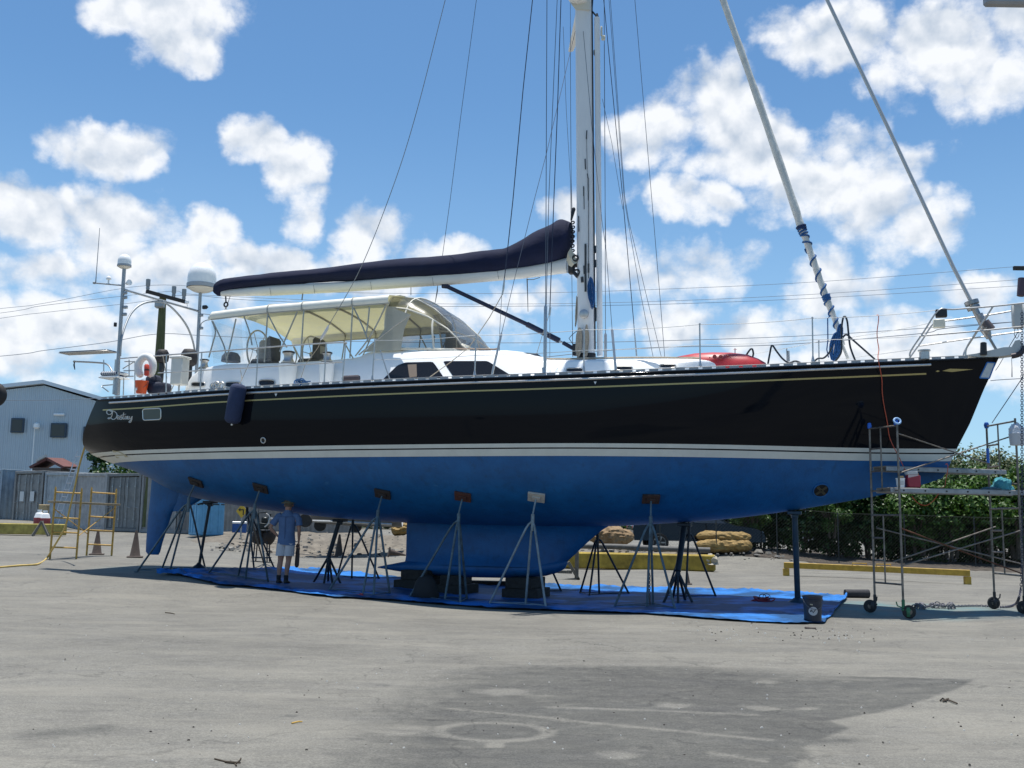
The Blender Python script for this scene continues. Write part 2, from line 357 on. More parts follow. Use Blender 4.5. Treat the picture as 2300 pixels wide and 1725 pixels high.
    bp = N.new('ShaderNodeBump'); bp.inputs['Strength'].default_value = .35; bp.inputs['Distance'].default_value = .01; L.new(nz(45, 6, .75), bp.inputs['Height']); L.new(bp.outputs[0], b.inputs['Normal'])
    return m
def seg_d(p, a, b):
    ax, ay = a; bx, by = b; dx, dy = bx - ax, by - ay; t = max(0, min(1, ((p[0] - ax) * dx + (p[1] - ay) * dy) / (dx * dx + dy * dy + 1e-9)))
    return math.hypot(p[0] - ax - dx * t, p[1] - ay - dy * t)
def inside(p, poly):
    c = False; j = len(poly) - 1
    for i in range(len(poly)):
        if (poly[i][1] > p[1]) != (poly[j][1] > p[1]) and p[0] < (poly[j][0] - poly[i][0]) * (p[1] - poly[i][1]) / (poly[j][1] - poly[i][1]) + poly[i][0]: c = not c
        j = i
    return c
def g2(u, v): p = G(u, v); return (p.x, p.y)
def build_ground():
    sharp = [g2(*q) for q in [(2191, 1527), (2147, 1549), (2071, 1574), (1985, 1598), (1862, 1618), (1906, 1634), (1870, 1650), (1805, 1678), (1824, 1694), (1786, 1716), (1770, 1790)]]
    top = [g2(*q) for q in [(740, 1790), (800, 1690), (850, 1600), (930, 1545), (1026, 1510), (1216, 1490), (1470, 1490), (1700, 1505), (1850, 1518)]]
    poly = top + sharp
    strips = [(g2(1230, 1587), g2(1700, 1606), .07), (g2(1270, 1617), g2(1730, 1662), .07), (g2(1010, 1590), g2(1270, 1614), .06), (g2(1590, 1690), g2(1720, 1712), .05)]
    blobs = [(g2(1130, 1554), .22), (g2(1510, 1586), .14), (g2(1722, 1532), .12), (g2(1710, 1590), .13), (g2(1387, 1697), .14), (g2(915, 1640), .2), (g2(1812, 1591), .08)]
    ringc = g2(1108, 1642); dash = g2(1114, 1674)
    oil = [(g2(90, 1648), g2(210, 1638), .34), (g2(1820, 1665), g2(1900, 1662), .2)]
    dustc = [(W(-6.0, 0, 0), 4.6, 1.5), (W(7.5, .2, 0), 3.4, 1.3), (W(1, .6, 0), 6, 1.2)]
    xs = [-400, -250, -150, -90, -60, -45, -36, -30, -26]; x = -22.0
    while x < 22: xs.append(x); x += .045 if -3.2 < x < 5.2 else (.25 if abs(x) < 14 else .6)
    xs += [22, 26, 30, 36, 45, 60, 90, 150, 250, 400]
    ys = [-60, -30, -15, -5, 2, 5]; y = 6.2
    while y < 34: ys.append(y); y += .045 if y < 11.6 else .22
    ys += [34, 35.5, 37, 38.5, 40, 42, 44, 46, 48, 51, 55, 60, 70, 90, 130, 200, 350, 700]
    vs = []; dark_mask = []; dust = []
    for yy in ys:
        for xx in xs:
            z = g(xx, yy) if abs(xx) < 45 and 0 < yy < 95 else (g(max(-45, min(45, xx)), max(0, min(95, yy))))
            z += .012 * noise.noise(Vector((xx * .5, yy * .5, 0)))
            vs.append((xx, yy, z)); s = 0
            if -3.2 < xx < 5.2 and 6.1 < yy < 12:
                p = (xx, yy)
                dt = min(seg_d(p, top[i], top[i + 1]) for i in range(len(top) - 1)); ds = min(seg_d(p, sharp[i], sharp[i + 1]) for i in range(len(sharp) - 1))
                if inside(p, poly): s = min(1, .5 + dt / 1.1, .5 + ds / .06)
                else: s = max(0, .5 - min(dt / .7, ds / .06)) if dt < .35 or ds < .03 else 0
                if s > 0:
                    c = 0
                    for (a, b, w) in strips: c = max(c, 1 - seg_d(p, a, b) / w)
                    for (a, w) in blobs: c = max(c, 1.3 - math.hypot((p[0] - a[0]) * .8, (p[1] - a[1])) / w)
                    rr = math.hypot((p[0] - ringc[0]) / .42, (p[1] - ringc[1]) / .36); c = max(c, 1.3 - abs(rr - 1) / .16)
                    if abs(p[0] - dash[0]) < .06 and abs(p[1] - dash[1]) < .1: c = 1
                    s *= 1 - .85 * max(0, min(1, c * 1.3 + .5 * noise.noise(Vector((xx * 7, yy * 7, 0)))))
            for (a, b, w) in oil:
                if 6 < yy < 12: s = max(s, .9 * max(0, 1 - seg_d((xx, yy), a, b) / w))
            dark_mask.append(s); dd = 0
            for (c, rx, ry) in dustc:
                q = Vector((xx, yy, 0)) - c; dd = max(dd, 1 - (q.dot(AX) / rx) ** 2 - (q.dot(AM) / (ry * 1.4)) ** 2)
            dust.append(max(0, min(.8, dd * 1.2)))
    n = len(xs); me = bpy.data.meshes.new('ground')
    me.from_pydata(vs, [], [(j * n + i, j * n + i + 1, (j + 1) * n + i + 1, (j + 1) * n + i) for j in range(len(ys) - 1) for i in range(n - 1)])
    for nm, arr in (('dark_mask', dark_mask), ('dust', dust)):
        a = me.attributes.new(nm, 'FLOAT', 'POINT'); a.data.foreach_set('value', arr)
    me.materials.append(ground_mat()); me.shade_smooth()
    o = bpy.data.objects.new('ground', me); C.objects.link(o); struct(o)
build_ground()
# ================================================================ sailboat: hull
boat = thing('sailboat', 'large sailing yacht with black topsides and blue bottom propped up on jack stands', 'sailboat', (OX, OY, 0), -YAW)
BT = [(-10.4, 1.38), (-9.9, 1.54), (-9, 1.86), (-8, 2.08), (-6, 2.42), (-4, 2.58), (-2, 2.66), (1, 2.6), (2.6, 2.42), (4, 2.12), (6, 1.48), (8, .68), (9.3, .15), (9.55, .04)]
SH = [(-10.4, 4.26), (-9.9, 4.25), (-8.9, 4.215), (-7.65, 4.212), (-5.5, 4.243), (-3.4, 4.262), (0, 4.295), (1.3, 4.304), (3, 4.345), (4.94, 4.433), (6.49, 4.531), (7.46, 4.60), (8.9, 4.70), (9.6, 4.75)]
ZB = [(-10.42, 3.02), (-10.1, 2.90), (-9.6, 2.74), (-9.1, 2.60), (-8.5, 2.38), (-7.94, 2.12), (-7.19, 1.97), (-6.37, 1.86), (-4.93, 1.70), (-3.25, 1.585), (-2.4, 1.555), (0, 1.51), (2.1, 1.54), (3.65, 1.64), (4.65, 1.73), (5.63, 1.87), (6.54, 2.03), (7.26, 2.17), (8.1, 2.38), (8.5, 2.52), (9.6, 2.9)]
SB = [(2.4, 8.42), (2.5, 8.475), (2.62, 8.57), (3.06, 8.77), (3.54, 9.02), (4.155, 9.275), (4.75, 9.56)]
SS = [(3.0, -10.20), (3.15, -10.20), (3.3, -10.12), (3.51, -9.98), (3.94, -9.70), (4.3, -9.44)]
PE = [(-10.4, 5.0), (-9.4, 4.0), (-8, 3.2), (-3, 3.3), (2, 3.2), (5, 2.3), (7, 1.6), (8.5, 1.25), (9.6, 1.1)]
QE = [(-10.4, 2.2), (-3, 2.0), (2, 2.0), (5, 1.6), (7, 1.25), (8.5, 1.05), (9.6, 1.0)]
def hull_y(s, z):
    sb = interp(SB, z); k = max(0, min(1, (s - 3.5) / 5)); se = s + (9.56 - sb) * k * k * (3 - 2 * k)
    zb = smooth_tab(ZB, s); zs = smooth_tab(SH, s); t = max(0, min(1, (z - zb) / max(.01, zs - zb)))
    p = interp(PE, s); q = interp(QE, s)
    return max(0.0, smooth_tab(BT, se)) * (max(0, 1 - (1 - t) ** p)) ** (1 / q)
def hpt(s, z, off=0.0, side=-1): return Vector((s, side * (hull_y(s, z) + off), z))
def hn(s, z):
    a = hpt(s + .05, z) - hpt(s - .05, z); b = hpt(s, z + .05) - hpt(s, z - .05); n = a.cross(b)
    if n.y > 0: n = -n
    return n.normalized()
def hpo(s, z, off): return hpt(s, z) + hn(s, z) * off
def hpx(u, v, off=0.0):
    p = Bf(u, v, hull_y); return hpo(p.x, p.z, off) if off else p
hull_black = mat('black_topside_gloss', (.006, .0072, .010), .06, 0, 0, spec=.13, bump=.06, bscale=1.1)
def antifoul():
    m = mat('blue_bottom_paint', (.012, .135, .40), .55, 0, .01, 4, bump=.25, bscale=25)
    nt = m.node_tree; N = nt.nodes; L = nt.links; b = N['Principled BSDF']
    tc = N.new('ShaderNodeTexCoord')
    def nz(sc, st, lo, hi):
        mp = N.new('ShaderNodeMapping'); mp.inputs['Scale'].default_value = st; L.new(tc.outputs['Object'], mp.inputs[0]); n = N.new('ShaderNodeTexNoise'); n.inputs['Scale'].default_value = sc; n.inputs['Detail'].default_value = 7; n.inputs['Roughness'].default_value = .7; L.new(mp.outputs[0], n.inputs[0])
        r = N.new('ShaderNodeMapRange'); r.inputs[1].default_value = lo; r.inputs[2].default_value = hi; L.new(n.outputs['Fac'], r.inputs[0]); return r.outputs[0]
    def mix(f, a, c, lim=1):
        n = N.new('ShaderNodeMix'); n.data_type = 'RGBA'; mm = N.new('ShaderNodeMath'); mm.operation = 'MULTIPLY'; L.new(f, mm.inputs[0]); mm.inputs[1].default_value = lim; L.new(mm.outputs[0], n.inputs[0])
        for i, x in ((6, a), (7, c)):
            if isinstance(x, tuple): n.inputs[i].default_value = (*x, 1)
            else: L.new(x, n.inputs[i])
        return n.outputs[2]
    c = mix(nz(1.3, (1, 1, 1.4), .35, .65), (.0015, .078, .235), (.004, .112, .32))
    c = mix(nz(7, (1, 1, .6), .5, .7), c, (.005, .060, .155), .6)
    c = mix(nz(4, (.6, 1, 1.6), .64, .72), c, (.05, .20, .40), .45)
    L.new(c, b.inputs['Base Color']); return m
blue_af = antifoul()
cream_s = mat('cream_boot_stripe', (.62, .62, .56), .4, 0, .06, 3)
gold = mat('gold_cove_stripe', (.42, .34, .14), .35, .3)
Z1 = 2.86
def zsh(s): return smooth_tab(SH, s)
def loft_hull(zf, nz_, name, m, lo_clamp=True):
    """zf(s,k) gives the height of row k; both sides as one shell"""
    NS = 90; mb = MB(); rows = []
    for k in range(nz_ + 1):
        row = []
        for i in range(NS + 1):
            w = i / NS; w = w + .05 * math.sin(2 * PI * w) * -1 * .6
            s = -10.0 + w * 19.5
            for _ in range(3):
                z = zf(s, k / nz_); s = lin(interp(SS, z), interp(SB, z), w)
            z = zf(s, k / nz_); zb = smooth_tab(ZB, s); z = max(z, zb)
            y = hull_y(s, z); row.append((s, y, z))
        rows.append(row)
    loop = []
    for row in rows:
        loop.append([Vector((s, -y, z)) for (s, y, z) in row] + [Vector((s, y, z)) for (s, y, z) in row[::-1]])
    mb.grid(loop, closed=False)
    # transom
    n = NS + 1
    for k in range(nz_):
        a = loop[k][0]; b = loop[k + 1][0]; c = loop[k + 1][-1]; d = loop[k][-1]; mb.add([a, b, c, d], [(0, 1, 2, 3)])
    return mb
topm = loft_hull(lambda s, k: lin(Z1, zsh(s), k), 14, 'hull', hull_black)
hull = obj('hull', topm, hull_black, boat, 50, 'glossy black topsides')
def zlow(s, k):
    zb = smooth_tab(ZB, s); t = k ** 1.5
    return lin(min(zb, Z1), Z1, t)
botm = loft_hull(zlow, 16, 'hull_bottom', blue_af)
hullb = obj('hull_bottom', botm, blue_af, boat, 60, 'blue antifouling paint on the underbody')
def strip(z0, z1, s0, s1, off, n=110, m=3):
    mb = MB()
    for side in (-1, 1):
        rows = []
        for k in range(m + 1):
            r = []
            for i in range(n + 1):
                w = i / n; s = lin(s0, s1, w)
                for _ in range(3):
                    z = lin(z0(s), z1(s), k / m); s = lin(max(s0, interp(SS, z) + .004), min(s1, interp(SB, z) - .004), w)
                z = max(lin(z0(s), z1(s), k / m), smooth_tab(ZB, s) + .002); p = hpo(s, z, off); p.y *= -side; r.append(p)
            rows.append(r)
        mb.grid(rows)
    return mb
obj('boot_stripe', strip(lambda s: 2.835, lambda s: 2.965, -10.4, 9.6, .004), cream_s, hull, 60, 'broad cream stripe above the blue paint')
obj('boot_stripe', strip(lambda s: 2.99, lambda s: 3.065, -10.4, 9.6, .004), cream_s, hull, 60, 'narrow cream stripe below the black topsides')
obj('cove_stripe', strip(lambda s: zsh(s) - .245, lambda s: zsh(s) - .215, -9.2, 8.27, .004), gold, hull, 60)
# arrow end of the cove stripe at the bow
mb = MB(); a, b, c, d = [hpx(*q, .006) for q in ((2116, 833), (2133, 828), (2186, 829.5), (2138, 835.5))]; mb.add([a, b, c, d], [(0, 1, 2, 3)])
a, b, c, d = [hpx(*q, .006) for q in ((2101, 834), (2106, 831.5), (2111, 833.5), (2106, 835.5))]; mb.add([a, b, c, d], [(0, 1, 2, 3)])
obj('arrow_mark', mb, gold, hull, 0)
# deck
rows = []
for i in range(61):
    s = lin(-9.42, 9.5, i / 60); z = zsh(s) - .02; y = hull_y(s, zsh(s)) - .02
    rows.append([Vector((s, y * k, z + .06 * (1 - k * k) * min(1, y))) for k in (-1, -.8, -.4, 0, .4, .8, 1)])
obj('deck', MB().grid(rows), mat('deck_nonskid', (.70, .69, .64), .8, 0, .06, 30), boat, 50)
def rail_pts(f, s0, s1, n, side=-1, off=0):
    out = []
    for i in range(n + 1):
        s = lin(s0, s1, i / n); out.append(Vector((s, side * (hull_y(s, zsh(s)) + off), f(s))))
    return out
mb = MB(); mb.tube(rail_pts(lambda s: zsh(s) - .075, -8.95, 8.35, 90, -1, .012), .026, 8); mb.tube(rail_pts(lambda s: zsh(s) - .075, -8.95, 8.35, 90, 1, .012), .026, 8)
obj('rub_rail', mb, mat('silver_rub_rail', (.55, .54, .52), .3, .8, .1, 5), hull, 50)
mb = MB(); mb.tube(rail_pts(lambda s: zsh(s) - .005, -9.4, 9.3, 90, -1, .004), .022, 8); mb.tube(rail_pts(lambda s: zsh(s) - .005, -9.4, 9.3, 90, 1, .004), .022, 8)
obj('gunwale', mb, hull_black, hull, 50)
# perforated aluminium toe rail
mb = MB()
for side in (-1, 1):
    for (zo, r) in ((.022, .008), (.068, .007)): mb.tube(rail_pts(lambda s, zo=zo: zsh(s) + zo, -9.3, 8.95, 90, side, -.01), r, 6)
    s = -9.25
    while s < 8.9:
        a = s; b_ = s + .165; pa, pb = [Vector((q, side * (hull_y(q, zsh(q)) - .01), zsh(q) + .045)) for q in (a, b_)]
        n = Vector((0, .003, 0)); h = Vector((0, 0, .024)); mb.add([pa - n - h, pb - n - h, pb - n + h, pa - n + h, pa + n - h, pb + n - h, pb + n + h, pa + n + h], [(0, 1, 2, 3), (7, 6, 5, 4), (0, 4, 5, 1), (3, 2, 6, 7), (0, 3, 7, 4), (1, 5, 6, 2)]); s += .235
obj('toe_rail', mb, mat('grey_aluminium', (.37, .37, .37), .5, .4, .1, 12), boat, 50)
# keel with bulb, rudder
def foil(prof, thick, name, m, par, nose=.35):
    """prof: list of (s_aft, s_fwd, z, halfthickness)"""
    rows = []
    for (sa, sf, z, th) in prof:
        r = []
        for k in range(24):
            a = 2 * PI * k / 24; x = (1 - math.cos(a)) / 2; yy = th * 2.6 * (x ** .55) * (1 - x) ** .8 * (1 if a < PI else -1) if 0 < x < 1 else 0
            xx = 1 - x if True else x
            r.append(Vector((lin(sa, sf, xx), yy, z)))
        rows.append(r)
    mb = MB().grid(rows, closed=True); n = len(prof)
    mb.add(rows[0], [tuple(range(24))]); mb.add(rows[-1], [tuple(range(24))]); return obj(name, mb, m, par, 60)
foil([(-2.39, 2.7, 1.80, 1.0), (-2.39, 2.45, 1.68, .62), (-2.39, 2.2, 1.58, .42), (-2.39, 2.0, 1.46, .31), (-2.39, 1.80, 1.30, .26), (-2.39, 1.60, 1.12, .24), (-2.39, 1.42, .95, .245), (-2.39, 1.30, .84, .28), (-2.40, 1.22, .76, .33), (-2.42, 1.15, .68, .37)], .2, 'keel', blue_af, boat)
mb = MB(); rows = []
for (s, zc, hz, hy) in [(-3.06, .575, .012, .02), (-2.8, .585, .055, .08), (-2.4, .60, .12, .17), (-1.8, .61, .17, .25), (-1, .62, .20, .31), (-.2, .63, .20, .33), (.4, .64, .185, .31), (.8, .67, .17, .26), (1.05, .71, .14, .2), (1.2, .75, .10, .12), (1.26, .78, .03, .04)]:
    rows.append([Vector((s, hy * math.cos(2 * PI * k / 20), zc + hz * math.sin(2 * PI * k / 20))) for k in range(20)])
mb.grid(rows, closed=True); mb.add(rows[0], [tuple(range(20))]); mb.add(rows[-1], [tuple(range(20))]); obj('keel_bulb', mb, blue_af, boat, 60)
foil([(-9.16, -7.9, 2.62, .14), (-9.18, -8.25, 1.95, .13), (-9.20, -8.52, 1.72, .12), (-9.21, -8.62, 1.4, .10), (-9.215, -8.75, 1.0, .08), (-9.21, -8.80, .78, .07), (-9.14, -8.84, .71, .04)], .1, 'rudder', blue_af, boat)
foil([(-8.75, -7.4, 2.2, .12), (-8.6, -7.95, 1.9, .09), (-8.52, -8.2, 1.74, .06)], .1, 'rudder_skeg', blue_af, boat)
def hull_disc(name, u, v, r, m, par, off=.012, ring=None, rm=None):
    p = hpx(u, v); n = hn(p.x, p.z); q = n.to_track_quat('Z', 'Y').to_matrix(); mb = MB(); mb.lathe([(0.001, off), (r * .97, off), (r, off - .004), (r, -.03)], p, 28, rot=q)
    o = obj(name, mb, m, par, 40)
    if ring: o2 = obj(ring, MB().torus(p + n * .012, r, .014, q, 28, 8), rm, o, 60)
    return o
dark = mat('dark_recess', (.006, .007, .008), .6)
t = hull_disc('bow_thruster_tunnel', 1844, 1101, .15, dark, hull, .012, 'tunnel_rim', blue_af)
p = hpx(1844, 1101); mb = MB(); q = hn(p.x, p.z).to_track_quat('Z', 'Y').to_matrix()
for k in range(4): a = PI / 4 + PI / 2 * k; mb.box(p + q @ Vector((.07 * math.cos(a), .07 * math.sin(a), .02)), (.11, .05, .006), q @ Matrix.Rotation(a, 3, 'Z'))
obj('propeller', mb, mat('dull_bronze', (.10, .09, .06), .5, .5), t, 40)
hull_disc('exhaust_port', 592, 989, .055, dark, hull, .012, 'port_rim', steel)
# stern window with silver frame
def hull_panel(name, pts, off, m, par, rnd=.25, seg=5, frame=None, fm=None, fr=.012):
    """rounded patch lying on the hull; pts are 4 photo pixels"""
    P = [Vector((*q, 0)) for q in pts]; out = []
    for i in range(4):
        a = P[i - 1]; b = P[i]; c = P[(i + 1) % 4]; k = min((a - b).length, (c - b).length) * rnd
        p0 = b + (a - b).normalized() * k; p1 = b + (c - b).normalized() * k
        for j in range(seg + 1): tt = j / seg; out.append((1 - tt) ** 2 * p0 + 2 * tt * (1 - tt) * b + tt * tt * p1)
    L3 = [hpx(q.x, q.y, off) for q in out]; c = sum(L3, Vector()) / len(L3)
    o = obj(name, MB().add(L3 + [c], [(i, (i + 1) % len(L3), len(L3)) for i in range(len(L3))]), m, par, 0)
    if frame: obj(frame, MB().tube(L3 + [L3[0], L3[1]], fr, 8, False), fm, o, 60)
    return o
hull_panel('hull_window', [(321, 919), (362, 917), (362, 942), (322, 944)], .006, mat('olive_dark_glass', (.045, .05, .038), .15), hull, .22, 5, 'window_frame', mat('silver_trim', (.6, .6, .57), .3, .7), .014)
hull_panel('paper_patch', [(2217, 814), (2235, 815), (2222, 850), (2200, 849)], .006, mat('pale_masking_paper', (.52, .57, .60), .8, 0, .1, 20), hull, .05, 2, 'tape_edge', mat('blue_tape', (.03, .16, .45), .6), .012)
for (u, v) in ((620, 887), (1337, 860)):
    o = obj('triangle_mark', MB().add([hpx(u - 3.2, v - 3, .007), hpx(u + 3.2, v - 3, .007), hpx(u, v + 3.5, .007)], [(0, 1, 2)]), mat('white_mark', (.75, .75, .73), .5), hull, 0)
# boat name in script: Destiny
ST = [[(9, 5), (4, 2), (0, 5), (1, 10), (6, 12), (11, 9), (11, 4), (7, 1), (3, 3)], [(13, 4), (12, 12), (9, 19), (4, 22), (3, 20), (8, 19), (14, 23), (20, 20), (23, 14), (21, 8), (15, 4), (9, 3)],
      [(23, 20), (27, 18), (27.5, 15), (25, 14), (23, 18), (25, 22), (29, 20)], [(29, 20), (33, 12.5), (31.5, 15.5), (34, 19), (32.5, 22.5), (28.5, 21.5)], [(38, 7), (36, 19), (37.5, 22), (39.5, 20)], [(34.5, 12.5), (40.5, 11.5)],
      [(41.5, 14.5), (40.8, 20), (42, 22)], [(42.4, 10), (42.7, 10.8)], [(44.2, 22), (45, 15), (45, 18), (47, 14.5), (47, 21), (49, 22)], [(51, 15), (50, 20), (53, 21), (56, 16)], [(57, 14.5), (55, 25), (52, 29), (50, 27), (57, 21)]]
mb = MB()
for s_ in ST:
    pts = [Vector((x, y, 0)) for x, y in s_]; pts = catmull(pts, 4) if len(pts) > 2 else pts
    for dx in (0, .9): mb.tube([hpx(240 + p.x + dx, 919 + p.y + p.x * .02, .004) for p in pts], .0075, 5)
obj('boat_name', mb, mat('silver_lettering', (.55, .55, .53), .35, .4), hull, 50)
# tape remains near the stern
tape = mat('beige_masking_tape', (.45, .40, .27), .8, 0, .1, 10)
hull_panel('masking_tape', [(252, 1011), (270, 1014), (290, 1026), (262, 1029)], .007, tape, hull, .1, 2)
# ================================================================ sailboat: cabin, cockpit, canvas
CAB = [  # photo u, v of the near top edge, half width of base, half width of top, height of edge rounding
    (418, 862, 1.55, 1.50), (423, 850, 1.62, 1.55), (439, 833.5, 1.66, 1.58), (466, 823, 1.70, 1.60), (507, 816.5, 1.78, 1.62), (640, 814, 1.90, 1.68), (748, 807.5, 1.95, 1.66), (802, 802, 1.95, 1.6), (821, 791, 1.95, 1.56), (850, 786.5, 1.95, 1.54),
    (950, 786.5, 1.93, 1.52), (1050, 787, 1.90, 1.48), (1125, 786, 1.84, 1.42), (1160, 789.5, 1.80, 1.38), (1190, 796, 1.77, 1.36), (1220, 806, 1.73, 1.36), (1235, 808, 1.72, 1.38), (1400, 806.5, 1.50, 1.28), (1561, 806.8, 1.18, 1.0), (1611, 809, 1.05, .86), (1643, 813, .92, .74), (1665, 819.5, .75, .6)]
cab = []
for (u, v, wb, wt) in CAB:
    p = B(u, v, -wt); cab.append((p.x, p.z, wb, wt))
CZ = [(c[0], c[1]) for c in cab]; CWB = [(c[0], c[2]) for c in cab]; CWT = [(c[0], c[3]) for c in cab]
def ctop(s): return interp(CZ, s)
def cab_y(s, z):
    z0 = zsh(s); z1 = max(ctop(s), z0 + .05); k = (z - z0) / (z1 - z0); return lin(interp(CWB, s), interp(CWT, s), max(-.2, min(1, k)))
def cpx(u, v, off=.004):
    p = Bf(u, v, cab_y); p.y -= off; return p
rows = []
N_ = 70
for i in range(N_ + 1):
    s = lin(cab[0][0], cab[-1][0], i / N_); zd = zsh(s) - .01; zt = ctop(s); wb = interp(CWB, s); wt = interp(CWT, s); h = max(.02, zt - zd); r = min(.07, h * .4); crown = .10 if s > -2.6 else .02
    prof = [(wb, zd), (lin(wb, wt, .5), lin(zd, zt, .5)), (wt + (wb - wt) * r / h, zt - r), (wt - r * .25, zt - r * .28), (wt - r, zt), (wt * .75, zt + crown * .5), (wt * .4, zt + crown * .85), (0, zt + crown)]
    rows.append([Vector((s, -y, z)) for y, z in prof] + [Vector((s, y, z)) for y, z in prof[-2::-1]])
mb = MB().grid(rows); mb.add(rows[0], [tuple(range(len(rows[0])))]); mb.add(rows[-1], [tuple(range(len(rows[0])))])
cabin = obj('cabin', mb, white_gel, boat, 38, 'white coachroof and cockpit coaming')
glass_dk = mat('dark_tinted_window', (.012, .012, .013), .08, 0, spec=.5)
def cab_window(pts, name='cabin_window', m=None, off=.006):
    P = [Vector((*q, 0)) for q in pts]; out = []
    for i in range(len(P)):
        a = P[i - 1]; b = P[i]; c = P[(i + 1) % len(P)]; k = min(4.0, (a - b).length * .3, (c - b).length * .3); p0 = b + (a - b).normalized() * k; p1 = b + (c - b).normalized() * k
        for j in range(4): t = j / 3; out.append((1 - t) ** 2 * p0 + 2 * t * (1 - t) * b + t * t * p1)
    u0 = min(q.x for q in out); u1 = max(q.x for q in out); rows = []
    for i in range(29):
        u = lin(u0 + .2, u1 - .2, i / 28); vs = []
        for j in range(len(out)):
            a, b = out[j], out[(j + 1) % len(out)]
            if (a.x - u) * (b.x - u) <= 0 and abs(a.x - b.x) > 1e-6: vs.append(a.y + (b.y - a.y) * (u - a.x) / (b.x - a.x))
        rows.append([cpx(u, lin(min(vs), max(vs), k / 5), off) for k in range(6)])
    return obj(name, MB().grid(rows), m or glass_dk, cabin, 60)
w1 = cab_window([(860, 852), (878, 835), (893, 820.5), (911, 814), (973, 812.5), (998, 849)])
obj('window_blind', MB().add([cpx(*q, .012) for q in ((916, 819), (936, 818), (937, 846), (920, 848))], [(0, 1, 2, 3)]), mat('tan_blind', (.16, .12, .09), .6), w1, 0)
cab_window([(995, 811), (1095, 810.7), (1148, 843), (1019, 847)])
mb = MB(); P = [Vector(B(*q)) for q in ((1172, 793.5, -1.15), (1206, 796, -1.1), (1220, 805.5, -1.0), (1192, 806, -1.3))]; mb.add([p + Vector((0, 0, .02)) for p in P], [(0, 1, 2, 3)]); obj('cabin_window', mb, mat('blue_grey_glass', (.03, .04, .06), .1), cabin, 0)
# opening portlights (chrome frame, dark pane)
pl0 = None
for (u, v, w, h) in [(446, 863.5, 15, 5), (524, 864, 17, 6), (600, 860, 18, 7), (1291, 831.5, 19, 4.5), (1402, 827.5, 19, 4.5), (1500, 822.5, 18, 4), (780, 851, 0, 0)]:
    if not w: continue
    P = []
    for k in range(20):
        a = 2 * PI * k / 20; cc = math.copysign(abs(math.cos(a)) ** .5, math.cos(a)); ss = math.copysign(abs(math.sin(a)) ** .6, math.sin(a)); P.append(cpx(u + w * cc, v + h * ss, .012))
    c = sum(P, Vector()) / 20; pane = obj('portlight', MB().add(P + [c], [(i, (i + 1) % 20, 20) for i in range(20)]), glass_dk, cabin, 0)
    obj('portlight_frame', MB().tube(P + [P[0], P[1]], .013, 8, False), steel, pane, 60)
# grab rail along the coachroof top and tan lines lying on it
tanrope = mat('tan_rope', (.36, .31, .24), .9, 0, .25, 40)
mb = MB(); mb.tube([B(u, v, -1.35) for (u, v) in ((843, 787), (900, 786), (960, 784), (1050, 783.5), (1110, 784.5), (1118, 783))], .018, 6)
obj('grab_rail', mb, mat('teak_rail', (.22, .16, .12), .6, 0, .2, 20), cabin, 60)
mb = MB(); mb.tube([B(u, v + 1.5 * math.sin(u * .07), -1.2) for (u, v) in ((1228, 807), (1270, 805), (1340, 805), (1420, 804.5), (1490, 804), (1560, 803), (1572, 805))], .02, 6); mb.tube([B(u, v + 1.5 * math.cos(u * .05), -1.2) for (u, v) in ((1228, 806), (1290, 805), (1360, 803), (1440, 804.5), (1560, 804))], .012, 6)
obj('deck_line', mb, tanrope, cabin, 60)
# gate handles & vents
# coaming winch pedestals
def winch(u, v, R, t, ped=None, n=None):
    """u,v: pixel of the drum centre; R radius in metres"""
    p = B(u, v, t); mb = MB(); mb.lathe([(R * 1.15, -R * 1.1), (R * 1.2, -R * .75), (R * .95, -R * .6), (R * .72, -.1 * R), (R * .75, .5 * R), (R * .95, .75 * R), (R, .9 * R), (R * .7, 1.05 * R), (R * .25, 1.1 * R)], p, 20)
    o = obj('winch', mb, steel, cabin, 40)
    mb = MB(); mb.lathe([(R * 1.0, R * .76), (R * 1.02, R * 1.0), (R * .8, R * 1.12), (.001, R * 1.14)], p, 20); obj('winch_cap', mb, black, o, 40); mb = MB(); mb.lathe([(R * 1.25, -R * 1.15), (R * 1.25, -R * .95), (R * 1.1, -R * .9)], p, 20); obj('winch_drum', mb, black, o, 40)
    if ped:
        base = zsh(p.x); mb = MB(); w = ped; mb.lathe([(w * .8, base - .02), (w * .85, lin(base, p.z - R * 1.1, .4)), (w, p.z - R * 1.35), (w * .98, p.z - R * 1.1), (.001, p.z - R * 1.08)], (p.x, p.y, 0), 22); obj('winch_pedestal', mb, white_gel, cabin, 50)
winch(648, 804, .13, -1.95, .20); winch(735, 803, .105, -1.95, .16); winch(459, 818, .10, -1.5, .12)
# rope and blue bundle at the rail near midships
mb = MB()
for k in range(7): q = B(668 + k * 3.5, 857 + (k % 3) * 2, -2.35); mb.torus(q, .07, .014, Matrix.Rotation(.9 + k * .4, 3, 'X'), 14, 6)
obj('coiled_sheet', mb, mat('blue_rope', (.02, .09, .22), .9, 0, .4, 60), boat, 60)
mb = MB(); a = B(770, 851, -2.2); b_ = B(807, 849, -2.2); mb.tube([a, lin(a, b_, .1), lin(a, b_, .9), b_], [.05, .065, .065, .05], 12); obj('sail_tie_roll', mb, mat('dark_brown_bag', (.05, .04, .05), .8), boat, 50)
